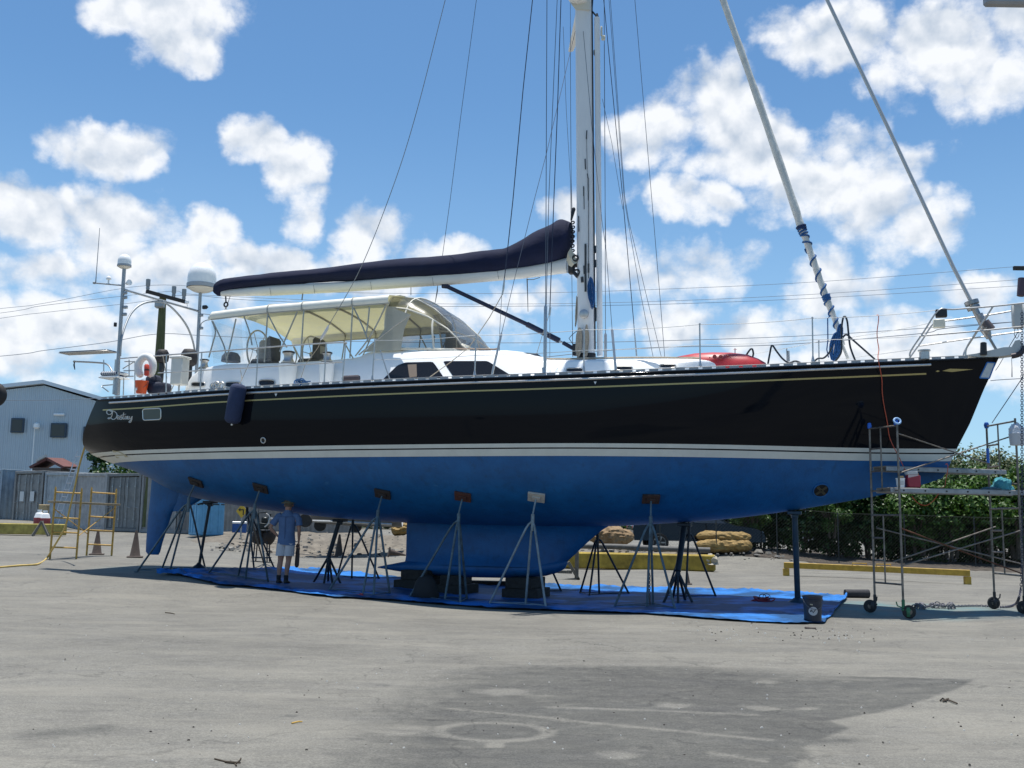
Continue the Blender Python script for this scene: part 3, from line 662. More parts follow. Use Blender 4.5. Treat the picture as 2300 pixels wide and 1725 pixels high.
# deck blocks and cleats
mb = MB()
for (u, v) in ((486, 866), (497, 867), (480, 868)): q = B(u, v, -2.0); mb.torus(q, .07, .03, Matrix.Rotation(PI / 2, 3, 'X'), 16, 8); mb.bbox(q + Vector((0, 0, -.07)), (.16, .05, .04), .01)
obj('deck_block', mb, steel, boat, 50)
mb = MB(); q = B(1024 + 1052, 795, -.55); mb.lathe([(.09, -.1), (.09, .04), (.11, .05), (.11, .075), (.001, .08)], q, 18); obj('deck_vent', mb, steel, boat, 50)

# ---- bimini
cream = mat('cream_canvas', (.60, .58, .42), .85, 0, .05, 5, transl=.18, col2=(.68, .65, .38), bump=.3, bscale=14)
cream_top = mat('cream_fascia', (.78, .76, .67), .85, 0, .05, 5, bump=.25, bscale=12)
WB_ = 1.75
E_ = [(474, 718), (540, 710), (602, 703), (675, 697), (748, 691), (810, 686), (873, 681)]
bm_rows = []; edge = [B(u, v, -WB_) for u, v in E_]
ES = [(p.x, p.z) for p in edge]
rows = []
for i in range(37):
    s = lin(ES[0][0], ES[-1][0], i / 36); ze = interp(ES, s); puff = .018 * math.sin(i / 36 * PI * 4) ** 2 + .01 * noise.noise(Vector((s * 2, 0, 0)))
    prof = [(WB_, 0), (WB_ + .03, .05), (WB_ + .035, .12), (WB_ - .02, .18), (WB_ - .22, .215 + puff), (1.1, .29 + puff), (.5, .35 + puff), (0, .37 + puff)]
    rows.append([Vector((s, -y, ze + z)) for y, z in prof] + [Vector((s, y, ze + z)) for y, z in prof[-2::-1]])
mb = MB().grid(rows)
r0 = rows[0]; end = [p + Vector((-.06, 0, -.02 - (0 if k in (0, 14) else .05))) for k, p in enumerate(r0)]; mb.grid([end, r0])
for i, q in enumerate(mb.f): mb.m[i] = 1 if (i % 14 in (3, 4, 5, 6, 7, 8, 9, 10)) else 0
CLEAN[0] = False
bim = obj('bimini', mb, [cream_top, cream], boat, 50, 'cream canvas awning over the cockpit')
mb = MB()
for u, v in ((602, 703), (673, 697), (793, 687)):
    s = B(u, v, -WB_).x; i = int(round((s - ES[0][0]) / (ES[-1][0] - ES[0][0]) * 36)); mb.tube([p + Vector((0, 0, .004)) for p in rows[i]], .016, 6)
mb.tube([r[0] for r in rows], .015, 6); mb.tube([r[-1] for r in rows], .015, 6)
obj('seam_piping', mb, mat('grey_piping', (.42, .40, .34), .8), bim, 60)
# bimini frame hoops and braces
mb = MB(); tube_r = .0165
def zc(s): return ctop(s) if s > cab[0][0] else zsh(s)
for (ut, vt, ub, vb) in ((602, 703, 594, 814), (683, 697, 675, 812), (793, 688, 786, 804)):
    a = B(ut, vt, -WB_); b_ = B(ub, vb, -1.66)
    for sd_ in (-1, 1):
        mb.tube([(b_.x, b_.y * -sd_, b_.z), (lin(a.x, b_.x, .15), a.y * -sd_, lin(a.z, b_.z, .15)), (a.x, a.y * -sd_, a.z + .02)], tube_r, 8)
    i = int(round((a.x - ES[0][0]) / (ES[-1][0] - ES[0][0]) * 36)); mb.tube([p + Vector((0, 0, -.03)) for p in rows[i]], tube_r, 8)
for pts in (((476, 721), (484, 745), (478, 770), (469, 803)), ((478, 722), (492, 752), (504, 780), (510, 816)), ((530, 716), (518, 770), (508, 812)), ((548, 711), (560, 745), (566, 775)), ((602, 706), (622, 745), (644, 780)), ((668, 700), (640, 764), (628, 790)),
            ((795, 692), (815, 735), (828, 770)), ((868, 684), (835, 750), (798, 800)), ((830, 690), (826, 728), (822, 752)), ((922, 707), (870, 745), (806, 797))):
    q = [B(u, v, -WB_ + .02) for u, v in pts]; mb.tube(catmull(q, 4), tube_r, 8); mb.tube(catmull([Vector((p.x, -p.y, p.z)) for p in q], 4), tube_r, 8)
obj('bimini_frame', mb, galv if False else mat('frame_tube', (.40, .39, .35), .4, .6, .15, 20), bim, 60)
vinyl = mat('clear_vinyl', (.55, .55, .52), .1, 0, .2, 6, alpha=.16, stretch=(6, 1, 1))
mb = MB()
for sd_ in (-1, 1):
    for (a, b_) in ((.00, .18), (.20, .34)):
        r = []
        for k in (0, 1):
            for tt in (0, 1): pass
        top = [Vector((lin(ES[0][0], ES[-1][0], lin(a, b_, q / 6)), 0, 0)) for q in range(7)]; R0 = []; R1 = []
        for q, p in enumerate(top): z = interp(ES, p.x); w = .03 * math.sin(q * 2.1); R0.append(Vector((p.x, sd_ * (WB_ - .01 + w), z))); R1.append(Vector((p.x + .06, sd_ * (1.66 + w), zc(p.x) + .03)))
        mb.grid([R0, [lin(x, y, .5) + Vector((0, sd_ * .02, 0)) for x, y in zip(R0, R1)], R1])
top = [Vector((ES[0][0] + .02, y, ES[0][1] - .02)) for y in (-1.7, -1, 0, 1, 1.7)]; bot = [Vector((ES[0][0] - .05, y, zc(-7) + .35)) for y in (-1.6, -1, 0, 1, 1.6)]; mb.grid([top, bot])
obj('side_curtain', mb, vinyl, bim, 50, 'clear vinyl side curtains')
# ---- dodger
DG = [(905, 667, .60, 1.55), (952, 672.5, .58, 1.52), (992, 697, .55, 1.46), (1028, 733, .5, 1.38), (1044, 760, .45, 1.3), (1054, 783, .4, 1.2)]
drows = []; NP = 18
base_s = [B(868, 790, -1.5).x, B(900, 788, -1.5).x, B(960, 786, -1.5).x, B(1010, 784, -1.45).x, B(1035, 784, -1.4).x, B(1050, 785, -1.3).x]
for i, (u, v, ts, w) in enumerate(DG):
    p = B(u, v, -ts); zt = p.z; s = p.x; zb = ctop(base_s[i]) + .03; row = []
    for k in range(NP + 1):
        a = PI * k / NP; c = math.cos(a); si = math.sin(a); tt = -w * math.copysign(abs(c) ** .62, c); h = si ** .55
        row.append(Vector((lin(base_s[i], s, h), tt, lin(zb, zt + .03, h))))
    drows.append(row)
fine = []
for i in range(len(drows) - 1):
    for k in range(4): fine.append([lin(a, b_, k / 4) for a, b_ in zip(drows[i], drows[i + 1])])
fine.append(drows[-1])
tint = mat('tinted_vinyl', (.035, .035, .03), .2, 0, .25, 3, alpha=.6, stretch=(1, 5, 1))
dod = obj('dodger', MB().grid(fine), tint, boat, 60, 'dodger of tinted clear vinyl ahead of the cockpit')
mb = MB()
pip = .022
for i in (0, 20): mb.tube([p + Vector((0, 0, .003)) for p in fine[i]], pip, 6)
for k in (3, 15): mb.tube([r[k] for r in fine], pip, 6)
for i in (9,): mb.tube([p for p in fine[i][:4]], pip, 6); mb.tube([p for p in fine[i][15:]], pip, 6)
for k in (6, 12): mb.tube([r[k] for r in fine[2:13]], pip * .8, 6)
mb.tube([p for p in fine[4]], pip * .8, 6)
mb.tube([r[0] for r in fine], .03, 6); mb.tube([r[-1] for r in fine], .03, 6)
obj('dodger_piping', mb, mat('cream_piping', (.66, .63, .54), .8), dod, 60)
# cream canvas flaps between dodger and bimini
side_c = mat('grey_cream_flap', (.46, .46, .40), .85, 0, .08, 6, bump=.3, bscale=10, transl=.3)
mb = MB()
for sd_ in (-1, 1):
    mb = MB(); q = [B(u, v, -1.6) for u, v in ((870, 686), (922, 707), (908, 740), (900, 787), (856, 789), (818, 791), (845, 765), (866, 735))]
    c = sum(q, Vector()) / 8; Q = [Vector((p.x, p.y * -sd_, p.z)) for p in q + [c]]; mb.add(Q, [(i, (i + 1) % 8, 8) for i in range(8)]); obj('dodger_flap', mb, side_c, dod, 50)
CLEAN[0] = True
# ---- helm stations
def wheel(u, v, t, r, nm='steering_wheel'):
    p = B(u, v, t); rot = Matrix.Rotation(PI / 2, 3, 'Y') @ Matrix.Rotation(R_(0), 3, 'X'); mb = MB(); mb.torus(p, r, .02, rot, 36, 8)
    for k in range(6):
        a = k * PI / 3; d = Vector((0, math.cos(a), math.sin(a))); mb.tube([p, p + d * r], .009, 6)
    mb.lathe([(.06, -.03), (.06, .03), (.001, .04)], p, 14, rot=rot); o = obj(nm, mb, steel, boat, 50)
    mb = MB(); mb.bbox(p + Vector((.18, 0, -.35)), (.28, .32, .75), .06); mb.bbox(p + Vector((.22, 0, .08)), (.22, .42, .28), .05); obj('binnacle', mb, mat('grey_pedestal', (.30, .29, .27), .5), o, 50)
wheel(581, 789, -.9, .47); wheel(700, 796, .9, .44)
mb = MB(); 
for (u, t) in ((614, -1.0), (716, .8)):
    mb = MB(); p = B(u, 795, t); mb.bbox(p + Vector((0, 0, .1)), (.14, .5, .55), .06); mb.bbox(p + Vector((-.2, 0, -.2)), (.5, .5, .14), .05); obj('helm_seat', mb, mat('dark_grey_cushion', (.09, .09, .10), .8, 0, .2, 10), boat, 50)
mb = MB(); p = B(519, 803, -.8); mb.lathe([(.22, -.1), (.21, .02), (.15, .1), (.001, .14)], p, 18); obj('compass_cover', mb, mat('navy_cover', (.03, .05, .09), .8), boat, 50)
mb = MB()
for k in range(3): mb.tube([B(602 + 40 * k, 790, 1.2), B(612 + 40 * k, 784, 1.2)], .03, 6)
# ---- red kayak-like tender upside down on the foredeck
red = mat('red_plastic_hull', (.45, .035, .04), .4, 0, .1, 5)
K = [(1505, 810, 0), (1523, 801, .25), (1562, 794, .34), (1600, 792, .38), (1642, 792.5, .38), (1680, 797, .35), (1704, 806, .27), (1720, 815, .1)]
rows = []
for (u, v, w) in K:
    p = B(u, v, -.55); z0 = zsh(p.x) + .02; w = max(w, .02); rows.append([Vector((p.x, -.55 + w * math.cos(a), max(z0, lin(z0, p.z, math.sin(a) ** .6 if math.sin(a) > 0 else 0)))) for a in [PI * k / 14 for k in range(15)]])
mb = MB().grid(rows); CLEAN[0] = True
ky = obj('kayak', mb, red, None, 50); ky.parent = None
tag(ky, 'red plastic kayak lying upside down on the foredeck', 'kayak'); ky.location = (OX, OY, 0); ky.rotation_euler = (0, 0, -YAW)
mb = MB()
for (u, v, r) in ((1605, 801, 4.5), (1619, 801.5, 4.5), (1634, 799.5, 2.5), (1594, 803, 1.2), (1640, 802, 1.2)):
    p = B(u, v, -.93); mb.lathe([(r * .0088, -.02), (r * .0088, .006), (r * .006, .012), (.001, .0)], p, 14, rot=Matrix.Rotation(PI / 2, 3, 'X'))
obj('kayak_hatch', mb, mat('dark_red_hatch', (.18, .02, .02), .5), ky, 40)
# ================================================================ sailboat: mast, boom, rigging, rails
mast_w = mat('white_mast_paint', (.72, .72, .71), .35, 0, .05, 2, stretch=(1, 1, .3))
b0 = B(1317, 801, 0); t0 = B(1311, 27, 0); rake = (t0.x - b0.x) / (t0.z - b0.z)
def mx(z): return b0.x + rake * (z - b0.z)
MZ = 22.5
def mast_loft(rx, ry, z0, z1, n=28, cx=0.0, cy=0.0, m=10):
    rows = []
    for i in range(m + 1):
        z = lin(z0, z1, i / m); rows.append([Vector((mx(z) + cx + rx * math.copysign(abs(math.cos(a)) ** .75, math.cos(a)), cy + ry * math.copysign(abs(math.sin(a)) ** .75, math.sin(a)), z)) for a in [2 * PI * k / n for k in range(n)]])
    mb = MB().grid(rows, closed=True); mb.add(rows[0], [tuple(range(n))]); mb.add(rows[-1], [tuple(range(n))]); return mb
mast = obj('mast', mast_loft(.185, .115, b0.z - .05, MZ), mast_w, boat, 40)
mb = mast_loft(.014, .03, b0.z + .15, MZ - .5, 12, .192); 
for k in range(3): pass
obj('mast_track', mb, black, mast, 40)
obj('mast_collar', mast_loft(.20, .13, b0.z - .08, b0.z + .06, 28), black, mast, 40)
# spinnaker pole stowed on the front of the mast
a = B(1347.5, 800, 0); c = B(1341, 40, 0)
obj('spinnaker_pole', MB().tube([a, c], .062, 16), mast_w, boat, 60)
mb = MB(); mb.tube([c, c + (c - a).normalized() * .10], [.045, .02], 10); mb.tube([c + Vector((-.02, 0, .05)), c + Vector((-.12, 0, .18)), c + Vector((-.1, 0, .5))], .02, 8); mb.bbox(B(1337, 118, 0) , (.07, .05, .12), .01); mb.bbox(B(1337, 706, 0), (.05, .06, .3), .01); mb.bbox(B(1338, 592, 0), (.05, .06, .16), .01); mb.bbox(B(1338, 560, 0), (.05, .06, .16), .01)
obj('pole_fitting', mb, mat('dark_fitting', (.03, .04, .05), .4, .5), mast, 40)
mb = MB(); q = B(1355, 85, -.1); mb.bbox(q, (.09, .05, .12), .02); mb.bbox(B(1351, 70, -.1), (.04, .04, .22), .01); obj('deck_lamp', mb, mat('pale_yellow_lamp', (.62, .58, .45), .5), mast, 40)
# spreaders: aft-swept, one pair just at the top edge of the picture and one above
mb = MB()
for (vz, ln) in ((10, 2.35), (None, 2.0)):
    z = B(1300, 12, 0).z if vz else 17.6
    for sd_ in (-1, 1):
        r0 = Vector((mx(z) - .02, sd_ * .10, z)); tip = Vector((mx(z) - .95, sd_ * ln, z + .12))
        rows = []
        for i in range(7):
            k = i / 6; c = lin(r0, tip, k); w = lin(.17, .07, k); h = lin(.05, .025, k)
            rows.append([c + Vector((w * math.cos(a), 0, h * math.sin(a))) for a in [2 * PI * j / 12 for j in range(12)]])
        mb = MB(); mb.grid(rows, closed=True); mb.add(rows[-1], [tuple(range(12))]); obj('spreader', mb, mast_w, mast, 50)
mb = MB(); mb.slab([B(u, v, -.13) for u, v in ((1292, 21), (1326, 23), (1326, -12), (1268, -12), (1281, 6))], (0, 1, 0), .03)
obj('spreader_bracket', mb, mat('cream_bracket', (.62, .59, .50), .5), mast, 50)
# mast steps / slots / winch / coils
mb = MB()
for (u0, v0, u1, v1, r) in ((1318, 293, 1317, 312, .012), (1317, 305, 1321, 450, .004), (1314, 357, 1315, 380, .012), (1311, 419, 1311, 440, .012), (1311, 418, 1312, 470, .007), (1315, 548, 1315, 655, .022), (1299, 485, 1300, 520, .01), (1322, 400, 1322, 625, .007), (1319, 390, 1321, 400, .01), (1313, 597, 1314, 615, .032), (1322, 592, 1322, 612, .02), (1307, 622, 1308, 634, .03)):
    mb.tube([B(u0, v0, -.125), B(u1, v1, -.125)], r, 8)
obj('halyard_fittings', mb, mat('dark_halyard', (.04, .045, .05), .6), mast, 50)
p = B(1312.5, 706, -.17); rx = Matrix.Rotation(PI / 2, 3, 'X'); mb = MB(); mb.lathe([(.075, -.06), (.08, 0), (.1, .01), (.1, .05), (.06, .07), (.001, .072)], p, 22, rot=rx); obj('mast_winch', mb, steel, mast, 40)
def coil(name, u0, v0, u1, v1, t, m, par, n=22, r=.009, seed=1, wide=.06):
    rnd = random.Random(seed); mb = MB(); a = B(u0, v0, t); b_ = B(u1, v1, t)
    for k in range(n):
        w = wide * rnd.uniform(-1.05, 1.05); yo = rnd.uniform(-.04, .02); h0 = rnd.uniform(-.04, .06); h1 = rnd.uniform(-.06, .05); pts = []
        for j in range(13):
            ang = 2 * PI * j / 12; c = lin(a, b_, .5 - .5 * math.cos(ang)); pts.append(c + Vector((w * math.sin(ang) + rnd.uniform(-.006, .006), yo, h0 * (math.cos(ang) + 1) / 2 - h1 * (1 - math.cos(ang)) / 2)))
        mb.tube(pts, r, 5, False)
    return obj(name, mb, m, par, 60)
brope = mat('blue_braided_rope', (.015, .085, .24), .85, 0, .5, 45)
coil('halyard_coil', 1327, 628, 1331, 690, -.16, brope, mast, 13, .009, 2, .07)
coil('halyard_coil', 1302, 742, 1299, 798, -.18, tanrope, mast, 16, .012, 3, .06)
coil('halyard_coil', 1318, 735, 1316, 799, -.2, tanrope, mast, 12, .012, 5, .05)
coil('halyard_coil', 1296, 668, 1293, 730, -.05, tanrope, mast, 5, .008, 6, .03)
mb = MB(); mb.bbox(B(1292, 786, -.02), (.10, .16, .25), .02); mb.tube([B(1288, 775, -.05), B(1278, 760, -.05), B(1285, 752, -.05), B(1297, 742, -.1)], .008, 6); obj('gooseneck', mb, black, mast, 40)
# ---- boom
bt = [(504, 665), (613, 664), (775, 655.6), (900, 646.6), (1008, 640), (1171, 626), (1277, 613)]
btop = [(493, 652), (613, 641), (775, 633), (900, 622), (1008, 612), (1171, 600), (1271, 580)]
boomw = mat('white_boom_paint', (.66, .65, .61), .4, 0, .04, 2)
rows = []
for (a, b_) in zip(bt, btop):
    p = B(*a, 0); q = B(*b_, 0); h = (q.z - p.z) / 2; c = (p + q) / 2; tp = .55 if a is bt[0] else 1
    rows.append([c + Vector((0, .11 * tp * math.cos(x), h * math.copysign(abs(math.sin(x)) ** .8, math.sin(x)))) for x in [2 * PI * k / 20 for k in range(20)]])
mb = MB().grid(rows, closed=True); mb.add(rows[0], [tuple(range(20))]); mb.add(rows[-1], [tuple(range(20))]); boom = obj('boom', mb, boomw, boat, 40)
# sail cover (bundle over the boom)
ct = [(482.5, 650), (485, 637), (507, 627), (558, 619), (640, 610), (721, 603), (805, 592), (900, 581), (989, 575), (1060, 567), (1117, 560.5), (1144, 554), (1175, 538), (1198, 524), (1239, 504), (1259, 493.5), (1275, 497), (1283, 500)]
cb = [(483, 660), (492, 665), (504, 655), (558, 646.5), (640, 640.5), (721, 634), (805, 630), (900, 625.5), (989, 623), (1060, 618), (1117, 613.5), (1144, 608), (1175, 603.5), (1198, 601), (1239, 592.5), (1256, 586.5), (1270, 577), (1281, 552)]
rows = []
for i, (a, b_) in enumerate(zip(ct, cb)):
    q = B(*a, 0); p = B(*b_, 0); h = (q.z - p.z); c = (p + q) / 2; wd = .05 + .30 * min(1, h / .9) * (1 if i > 1 else .4); row = []
    for k in range(28):
        x = 2 * PI * k / 28 - PI / 2; up = (math.sin(x) + 1) / 2; w = (wd + .02) * math.cos(x) * (1 - .30 * up ** 1.5) * 1.12
        w += .018 * noise.noise(Vector((c.x * 2.2, up * 3, k > 14))) ; tilt = (q.x - p.x)
        row.append(Vector((lin(p.x, q.x, up), w, lin(p.z, q.z, up) + (.006 * noise.noise(Vector((c.x * 5, k, 0)))))))
    rows.append(row)
fine = []
for i in range(len(rows) - 1):
    for k in range(3):
        f_ = []
        for j in range(28):
            P = [rows[max(i - 1, 0)][j], rows[i][j], rows[i + 1][j], rows[min(i + 2, len(rows) - 1)][j]]; t = k / 3
            q = .5 * ((2 * P[1]) + (P[2] - P[0]) * t + (2 * P[0] - 5 * P[1] + 4 * P[2] - P[3]) * t * t + (3 * P[1] - P[0] - 3 * P[2] + P[3]) * t ** 3)
            q = q + Vector((0, .035 * noise.noise(q * 2.4) + .016 * noise.noise(q * 7), .01 * noise.noise(q * 4 + Vector((5, 5, 5))))); f_.append(q)
        fine.append(f_)
fine.append(rows[-1])
mb = MB().grid(fine, closed=True); mb.add(fine[0], [tuple(range(28))]); mb.add(fine[-1], [tuple(range(28))])
navy = mat('navy_acrylic_canvas', (.006, .010, .036), .9, 0, .15, 4, bump=.3, bscale=16, spec=.35)
cover = obj('sail_cover', mb, navy, boom, 60)
mb = MB(); mb.tube([B(*q, -.02) for q in ((1283, 495), (1288, 470), (1290, 466))], [.02, .05, .02], 8)
for k in range(9): mb.torus(B(1286.5 + .5 * math.sin(k), 500 + k * 10.5, -.03), .035, .015, Matrix.Rotation(1.2 + .3 * math.sin(k * 3), 3, 'X'), 12, 6)
obj('luff_slides', mb, black, boom, 50)
mb = MB(); rows = []
for (u0, v0, u1, v1) in ((1272, 583, 1282, 556), (1277, 596, 1291, 575), (1284, 600, 1298, 590)): p = B(u0, v0, -.08); q = B(u1, v1, -.08); rows.append([p, lin(p, q, .5) + Vector((0, -.06, 0)), q])
mb.grid(rows); obj('sail_tack', mb, mat('beige_sailcloth', (.55, .51, .40), .9, bump=.5, bscale=15), boom, 50)
mb = MB(); mb.bbox(B(1284, 603, 0), (.14, .12, .26), .03); mb.bbox(B(1293, 590, 0), (.1, .1, .2), .02); mb.tube([B(1289, 612, -.08), B(1298, 622, -.08)], .04, 8); mb.torus(B(1292, 580, -.1), .06, .022, Matrix.Rotation(PI / 2, 3, 'X'), 14, 8); mb.torus(B(1295, 612, -.1), .06, .022, Matrix.Rotation(PI / 2, 3, 'X'), 14, 8); obj('boom_bracket', mb, black, boom, 50)
mb = MB()
for (u, v) in ((606, 658), (704, 652), (971, 635), (1117, 620), (832, 645)): p = B(u, v - 12, -.112); q = B(u + 3, v + 7, -.10); mb.tube([p, q], .004, 5)
mb.tube([B(1184, 626, -.02), B(1185, 662, -.02), B(1186, 700, -.02)], [.014, .01, .006], 6); mb.tube([B(1184, 628, -.05), B(1198, 628, -.05), B(1213, 623, -.05)], .008, 6); mb.tube([B(680, 660, -.02), B(678, 674, -.02)], .014, 6); mb.tube([B(923, 642, 0), B(923, 663, 0)], .008, 6); mb.tube([B(983, 641, 0), B(982, 655, 0), B(977, 682, 0)], [.006, .015, .005], 6)
obj('reefing_line', mb, mat('grey_cord', (.16, .16, .16), .8), boom, 50)
p = B(507.5, 684, 0); mb = MB(); mb.torus(p, .052, .02, Matrix.Rotation(PI / 2, 3, 'X'), 18, 8); mb.tube([B(507, 666, 0), B(507.5, 678, 0)], .018, 8); mb.tube([B(517, 665, 0), B(512, 680, 0), B(507, 694, 0)], .007, 6); obj('sheet_block', mb, black, boom, 50)
mb = MB(); mb.tube([p + Vector((0, 0, -.05)), B(501, 712, .3)], .006, 6); mb.tube([p + Vector((0, 0, -.05)), B(514, 708, .3)], .006, 6); obj('main_sheet', mb, tanrope, boom, 50)
mb = MB(); mb.tube([B(994, 641.5, 0), B(1008, 643, 0)], .06, 8); mb.tube([B(1003, 643, 0), B(1183, 728, 0), B(1184, 728.5, 0), B(1256, 765, 0)], [.045, .045, .06, .06], 12); mb.tube([B(1265, 770, 0), B(1286, 782, 0)], .045, 10); obj('boom_vang', mb, mat('navy_vang_cover', (.018, .022, .05), .6), boom, 50)
obj('vang_rod', MB().tube([B(1255, 765, 0), B(1267, 771, 0)], .022, 8), steel, boom, 50)
# ---- standing and running rigging
def line(name, pts, r, m=wire_m, n=6, par=boat, ext=None, sm=False):
    P = [B(*q) for q in pts]
    if ext: d = P[0] - P[1]; P = [P[0] + d.normalized() * ext] + P
    if sm: P = catmull(P, 8)
    return obj(name, MB().tube(P, r, n, True), m, par, 60)
def tb(name, pts, r, m=steel): return obj(name, MB().tube([B(*q) for q in pts], r, 10), m, boat, 50)
line('cap_shroud', [(1228.5, 0, -2.35), (1226.5, 450, -2.42), (1225.5, 690, -2.45)], .0075, wire_m, ext=5)
line('cap_shroud', [(1251.5, 0, -2.2), (1232.5, 447, -2.4), (1227, 690, -2.43)], .0065, wire_m, ext=5)
tb('turnbuckle', [(1225.5, 683, -2.45), (1225.5, 690, -2.45), (1224, 815, -2.47), (1223.5, 838, -2.48)], [.008, .033, .033, .024])
tb('chainplate', [(1221, 826, -2.5), (1223, 845, -2.52)], .035)
line('aft_lower_shroud', [(1292, 70, -.15), (1226, 350, -1.3), (1199.7, 450, -1.7), (1155, 629, -2.2), (1126, 751, -2.4)], .0055, wire_m)
tb('turnbuckle', [(1126.5, 746, -2.4), (1126, 751, -2.4), (1105, 842, -2.5)], [.008, .022, .022])
line('forward_lower_shroud', [(1310, 70, -.15), (1329, 280, -1.0), (1352, 495, -1.8), (1361.5, 563, -2.0), (1375, 742, -2.3)], .0055, wire_m)
tb('turnbuckle', [(1374.5, 738, -2.3), (1375, 742, -2.3), (1383, 831, -2.38)], [.008, .024, .024])
line('port_cap_shroud', [(1357, 0, 2.35), (1359, 400, 2.4), (1360, 752, 2.45)], .0075, wire_m, ext=5)
tb('turnbuckle', [(1360, 747, 2.45), (1360, 752, 2.45), (1360, 803, 2.45)], [.008, .035, .035])
line('port_aft_shroud', [(1281, 60, .3), (1282, 300, .9), (1284, 540, 1.6), (1286, 801, 2.2)], .006, wire_m)
line('port_lower_shroud', [(1265, 60, .2), (1272, 250, .9), (1281, 400, 1.2), (1287, 802, 2.0)], .005, wire_m)
line('running_backstay', [(1000, 0, -1.6), (936, 250, -1.8), (884, 416, -1.9), (811, 600, -2.0), (737, 733, -2.1)], .0075, mat('grey_wire', (.22, .23, .23), .5, .4), ext=4, sm=True)
tb('backstay_tensioner', [(738, 730, -2.1), (735, 738, -2.1), (723, 759, -2.1), (720, 764, -2.1)], [.01, .03, .03, .012], mat('pale_tensioner', (.6, .6, .6), .3, .3))
line('backstay_tail', [(721, 763, -2.1), (715, 780, -2.1), (685, 820, -2.15), (675, 852, -2.2)], .0065, tanrope)
line('backstay_tail', [(569, 782, -2.1), (560, 815, -2.1), (542, 855, -2.2)], .0065, tanrope)
line('lazy_jack', [(1070, 0, 0), (1035, 260, 0), (1011, 450, 0), (993.5, 577, 0)], .006, wire_m, ext=3)
line('jib_sheet_halyard', [(1196, 0, -1.2), (1175, 200, -1.4), (1152, 450, -1.7), (1133, 626, -1.9)], .0095, mat('navy_line', (.02, .03, .06), .8), ext=3)
tb('snap_shackle', [(1133, 626, -1.9), (1131, 645, -1.9), (1130.5, 650, -1.9), (1128, 662, -1.9)], [.014, .022, .02, .016])
line('preventer_line', [(1129, 660, -1.9), (1100, 712, -2.0), (1053, 781, -2.1), (1010, 815, -2.2), (965, 847, -2.3)], .0095, tanrope)
line('spare_line', [(1127, 662, -1.9), (1122, 751, -1.9), (1122, 790, -1.9)], .005, wire_m)
line('flag_halyard', [(1260, 0, -1.6), (1252, 250, -1.7), (1244, 450, -1.8), (1237.6, 623.5, -1.9), (1235, 700, -1.95)], .009, mat('navy_line', (.02, .03, .06), .8), ext=3)
tb('snap_shackle', [(1236, 690, -1.95), (1234, 708, -1.95)], .022)
line('flag_halyard', [(1234, 706, -1.95), (1222, 740, -1.8), (1205, 796, -1.6)], .006, tanrope)
line('flag_halyard', [(1235, 706, -1.95), (1235, 803, -1.5)], .005, wire_m)
line('forward_halyard', [(1356, 0, 0), (1399, 447, 0), (1424, 731, 0)], .008, mat('navy_line', (.02, .03, .06), .8), ext=3)
tb('snap_shackle', [(1423.5, 728, 0), (1429, 790, 0), (1430, 800, 0)], [.010, .016, .016])
line('forward_halyard', [(1368, 0, 0), (1402, 447, 0), (1437, 650, 0), (1467, 802, 0)], .0055, wire_m, ext=3)
line('forward_halyard', [(1371, 0, 0), (1403, 440, .2), (1412, 495, .2), (1448.5, 650, .3), (1486, 804, .3)], .0055, wire_m, ext=3)
line('baby_stay', [(1353, 222, 0), (1374, 320, 0), (1395, 447, 0), (1399, 470, 0)], .005, wire_m)
line('baby_stay', [(1357, 100, 0), (1359, 447, 0), (1361, 560, 0)], .005, wire_m)
line('spinnaker_halyard', [(1426, 0, 0), (1445, 225, 0), (1464, 447, 0), (1481, 650, 0), (1493, 802, 0)], .006, wire_m, ext=3)
line('topping_lift', [(1281, 0, 0), (1281.5, 200, 0), (1283, 400, 0), (1285, 470, 0)], .005, wire_m, ext=3)
# forestay with bare furling foil
fs = mat('grey_foil', (.45, .45, .44), .4, .3)
line('forestay', [(1858, 0, 0), (2000, 298, 0), (2141, 600, 0), (2183, 681, 0)], .036, fs, 12, ext=6)
mb = MB(); mb.tube([B(2181, 676, 0), B(2184, 684, 0)], .13, 20); mb.tube([B(2185, 688, 0), B(2188, 694, 0)], .12, 20); mb.tube([B(2183, 680, 0), B(2200, 716, 0)], .06, 14); mb.tube([B(2198, 706, 0), B(2212, 736, 0)], .075, 14); mb.tube([B(2212, 737, 0), B(2222, 760, 0)], [.10, .05], 12)
for k in (-1, 1): mb.tube([B(2218, 752, k * .05), B(2238, 786, k * .05)], .025, 8)
fur = obj('jib_furler', mb, mat('furler_metal', (.34, .33, .32), .35, .7, .3, 15), boat, 40)
mb = MB(); mb.tube([B(2210, 724, 0), B(2225, 742, 0)], .10, 12); obj('furler_drum', mb, mat('brown_drum', (.10, .08, .08), .5), fur, 50)
# inner forestay with furled staysail
W0 = [(1624, 0, 7.8), (1670, 130, 8.2), (1722, 280, 8.6), (1780, 450, 9.2), (1797, 503, 9.0), (1808, 532, 7.6), (1820.5, 568, 7.6), (1832, 600, 7.6), (1844.6, 637, 7.4), (1856, 668, 7.2), (1864, 690, 7.4), (1875, 718, 6), (1885, 745, 6.0)]
P = [B(u, v, 0) for u, v, _ in W0]; d0 = (P[0] - P[1]).normalized(); P = [P[0] + d0 * 5] + P; Rr = [.055] + [w * .0086 for _, _, w in W0]
PP = catmull(P, 6); RR = []
for i in range(len(PP)): k = i / 6; j = min(int(k), len(Rr) - 2); RR.append(lin(Rr[j], Rr[j + 1], k - j) * (1 + .05 * math.sin(i * 1.3)))
stay = obj('staysail', MB().tube(PP, RR, 14), mat('off_white_sailcloth', (.62, .61, .56), .8, 0, .12, 5, bump=.5, bscale=10), boat, 60, 'furled off-white staysail')
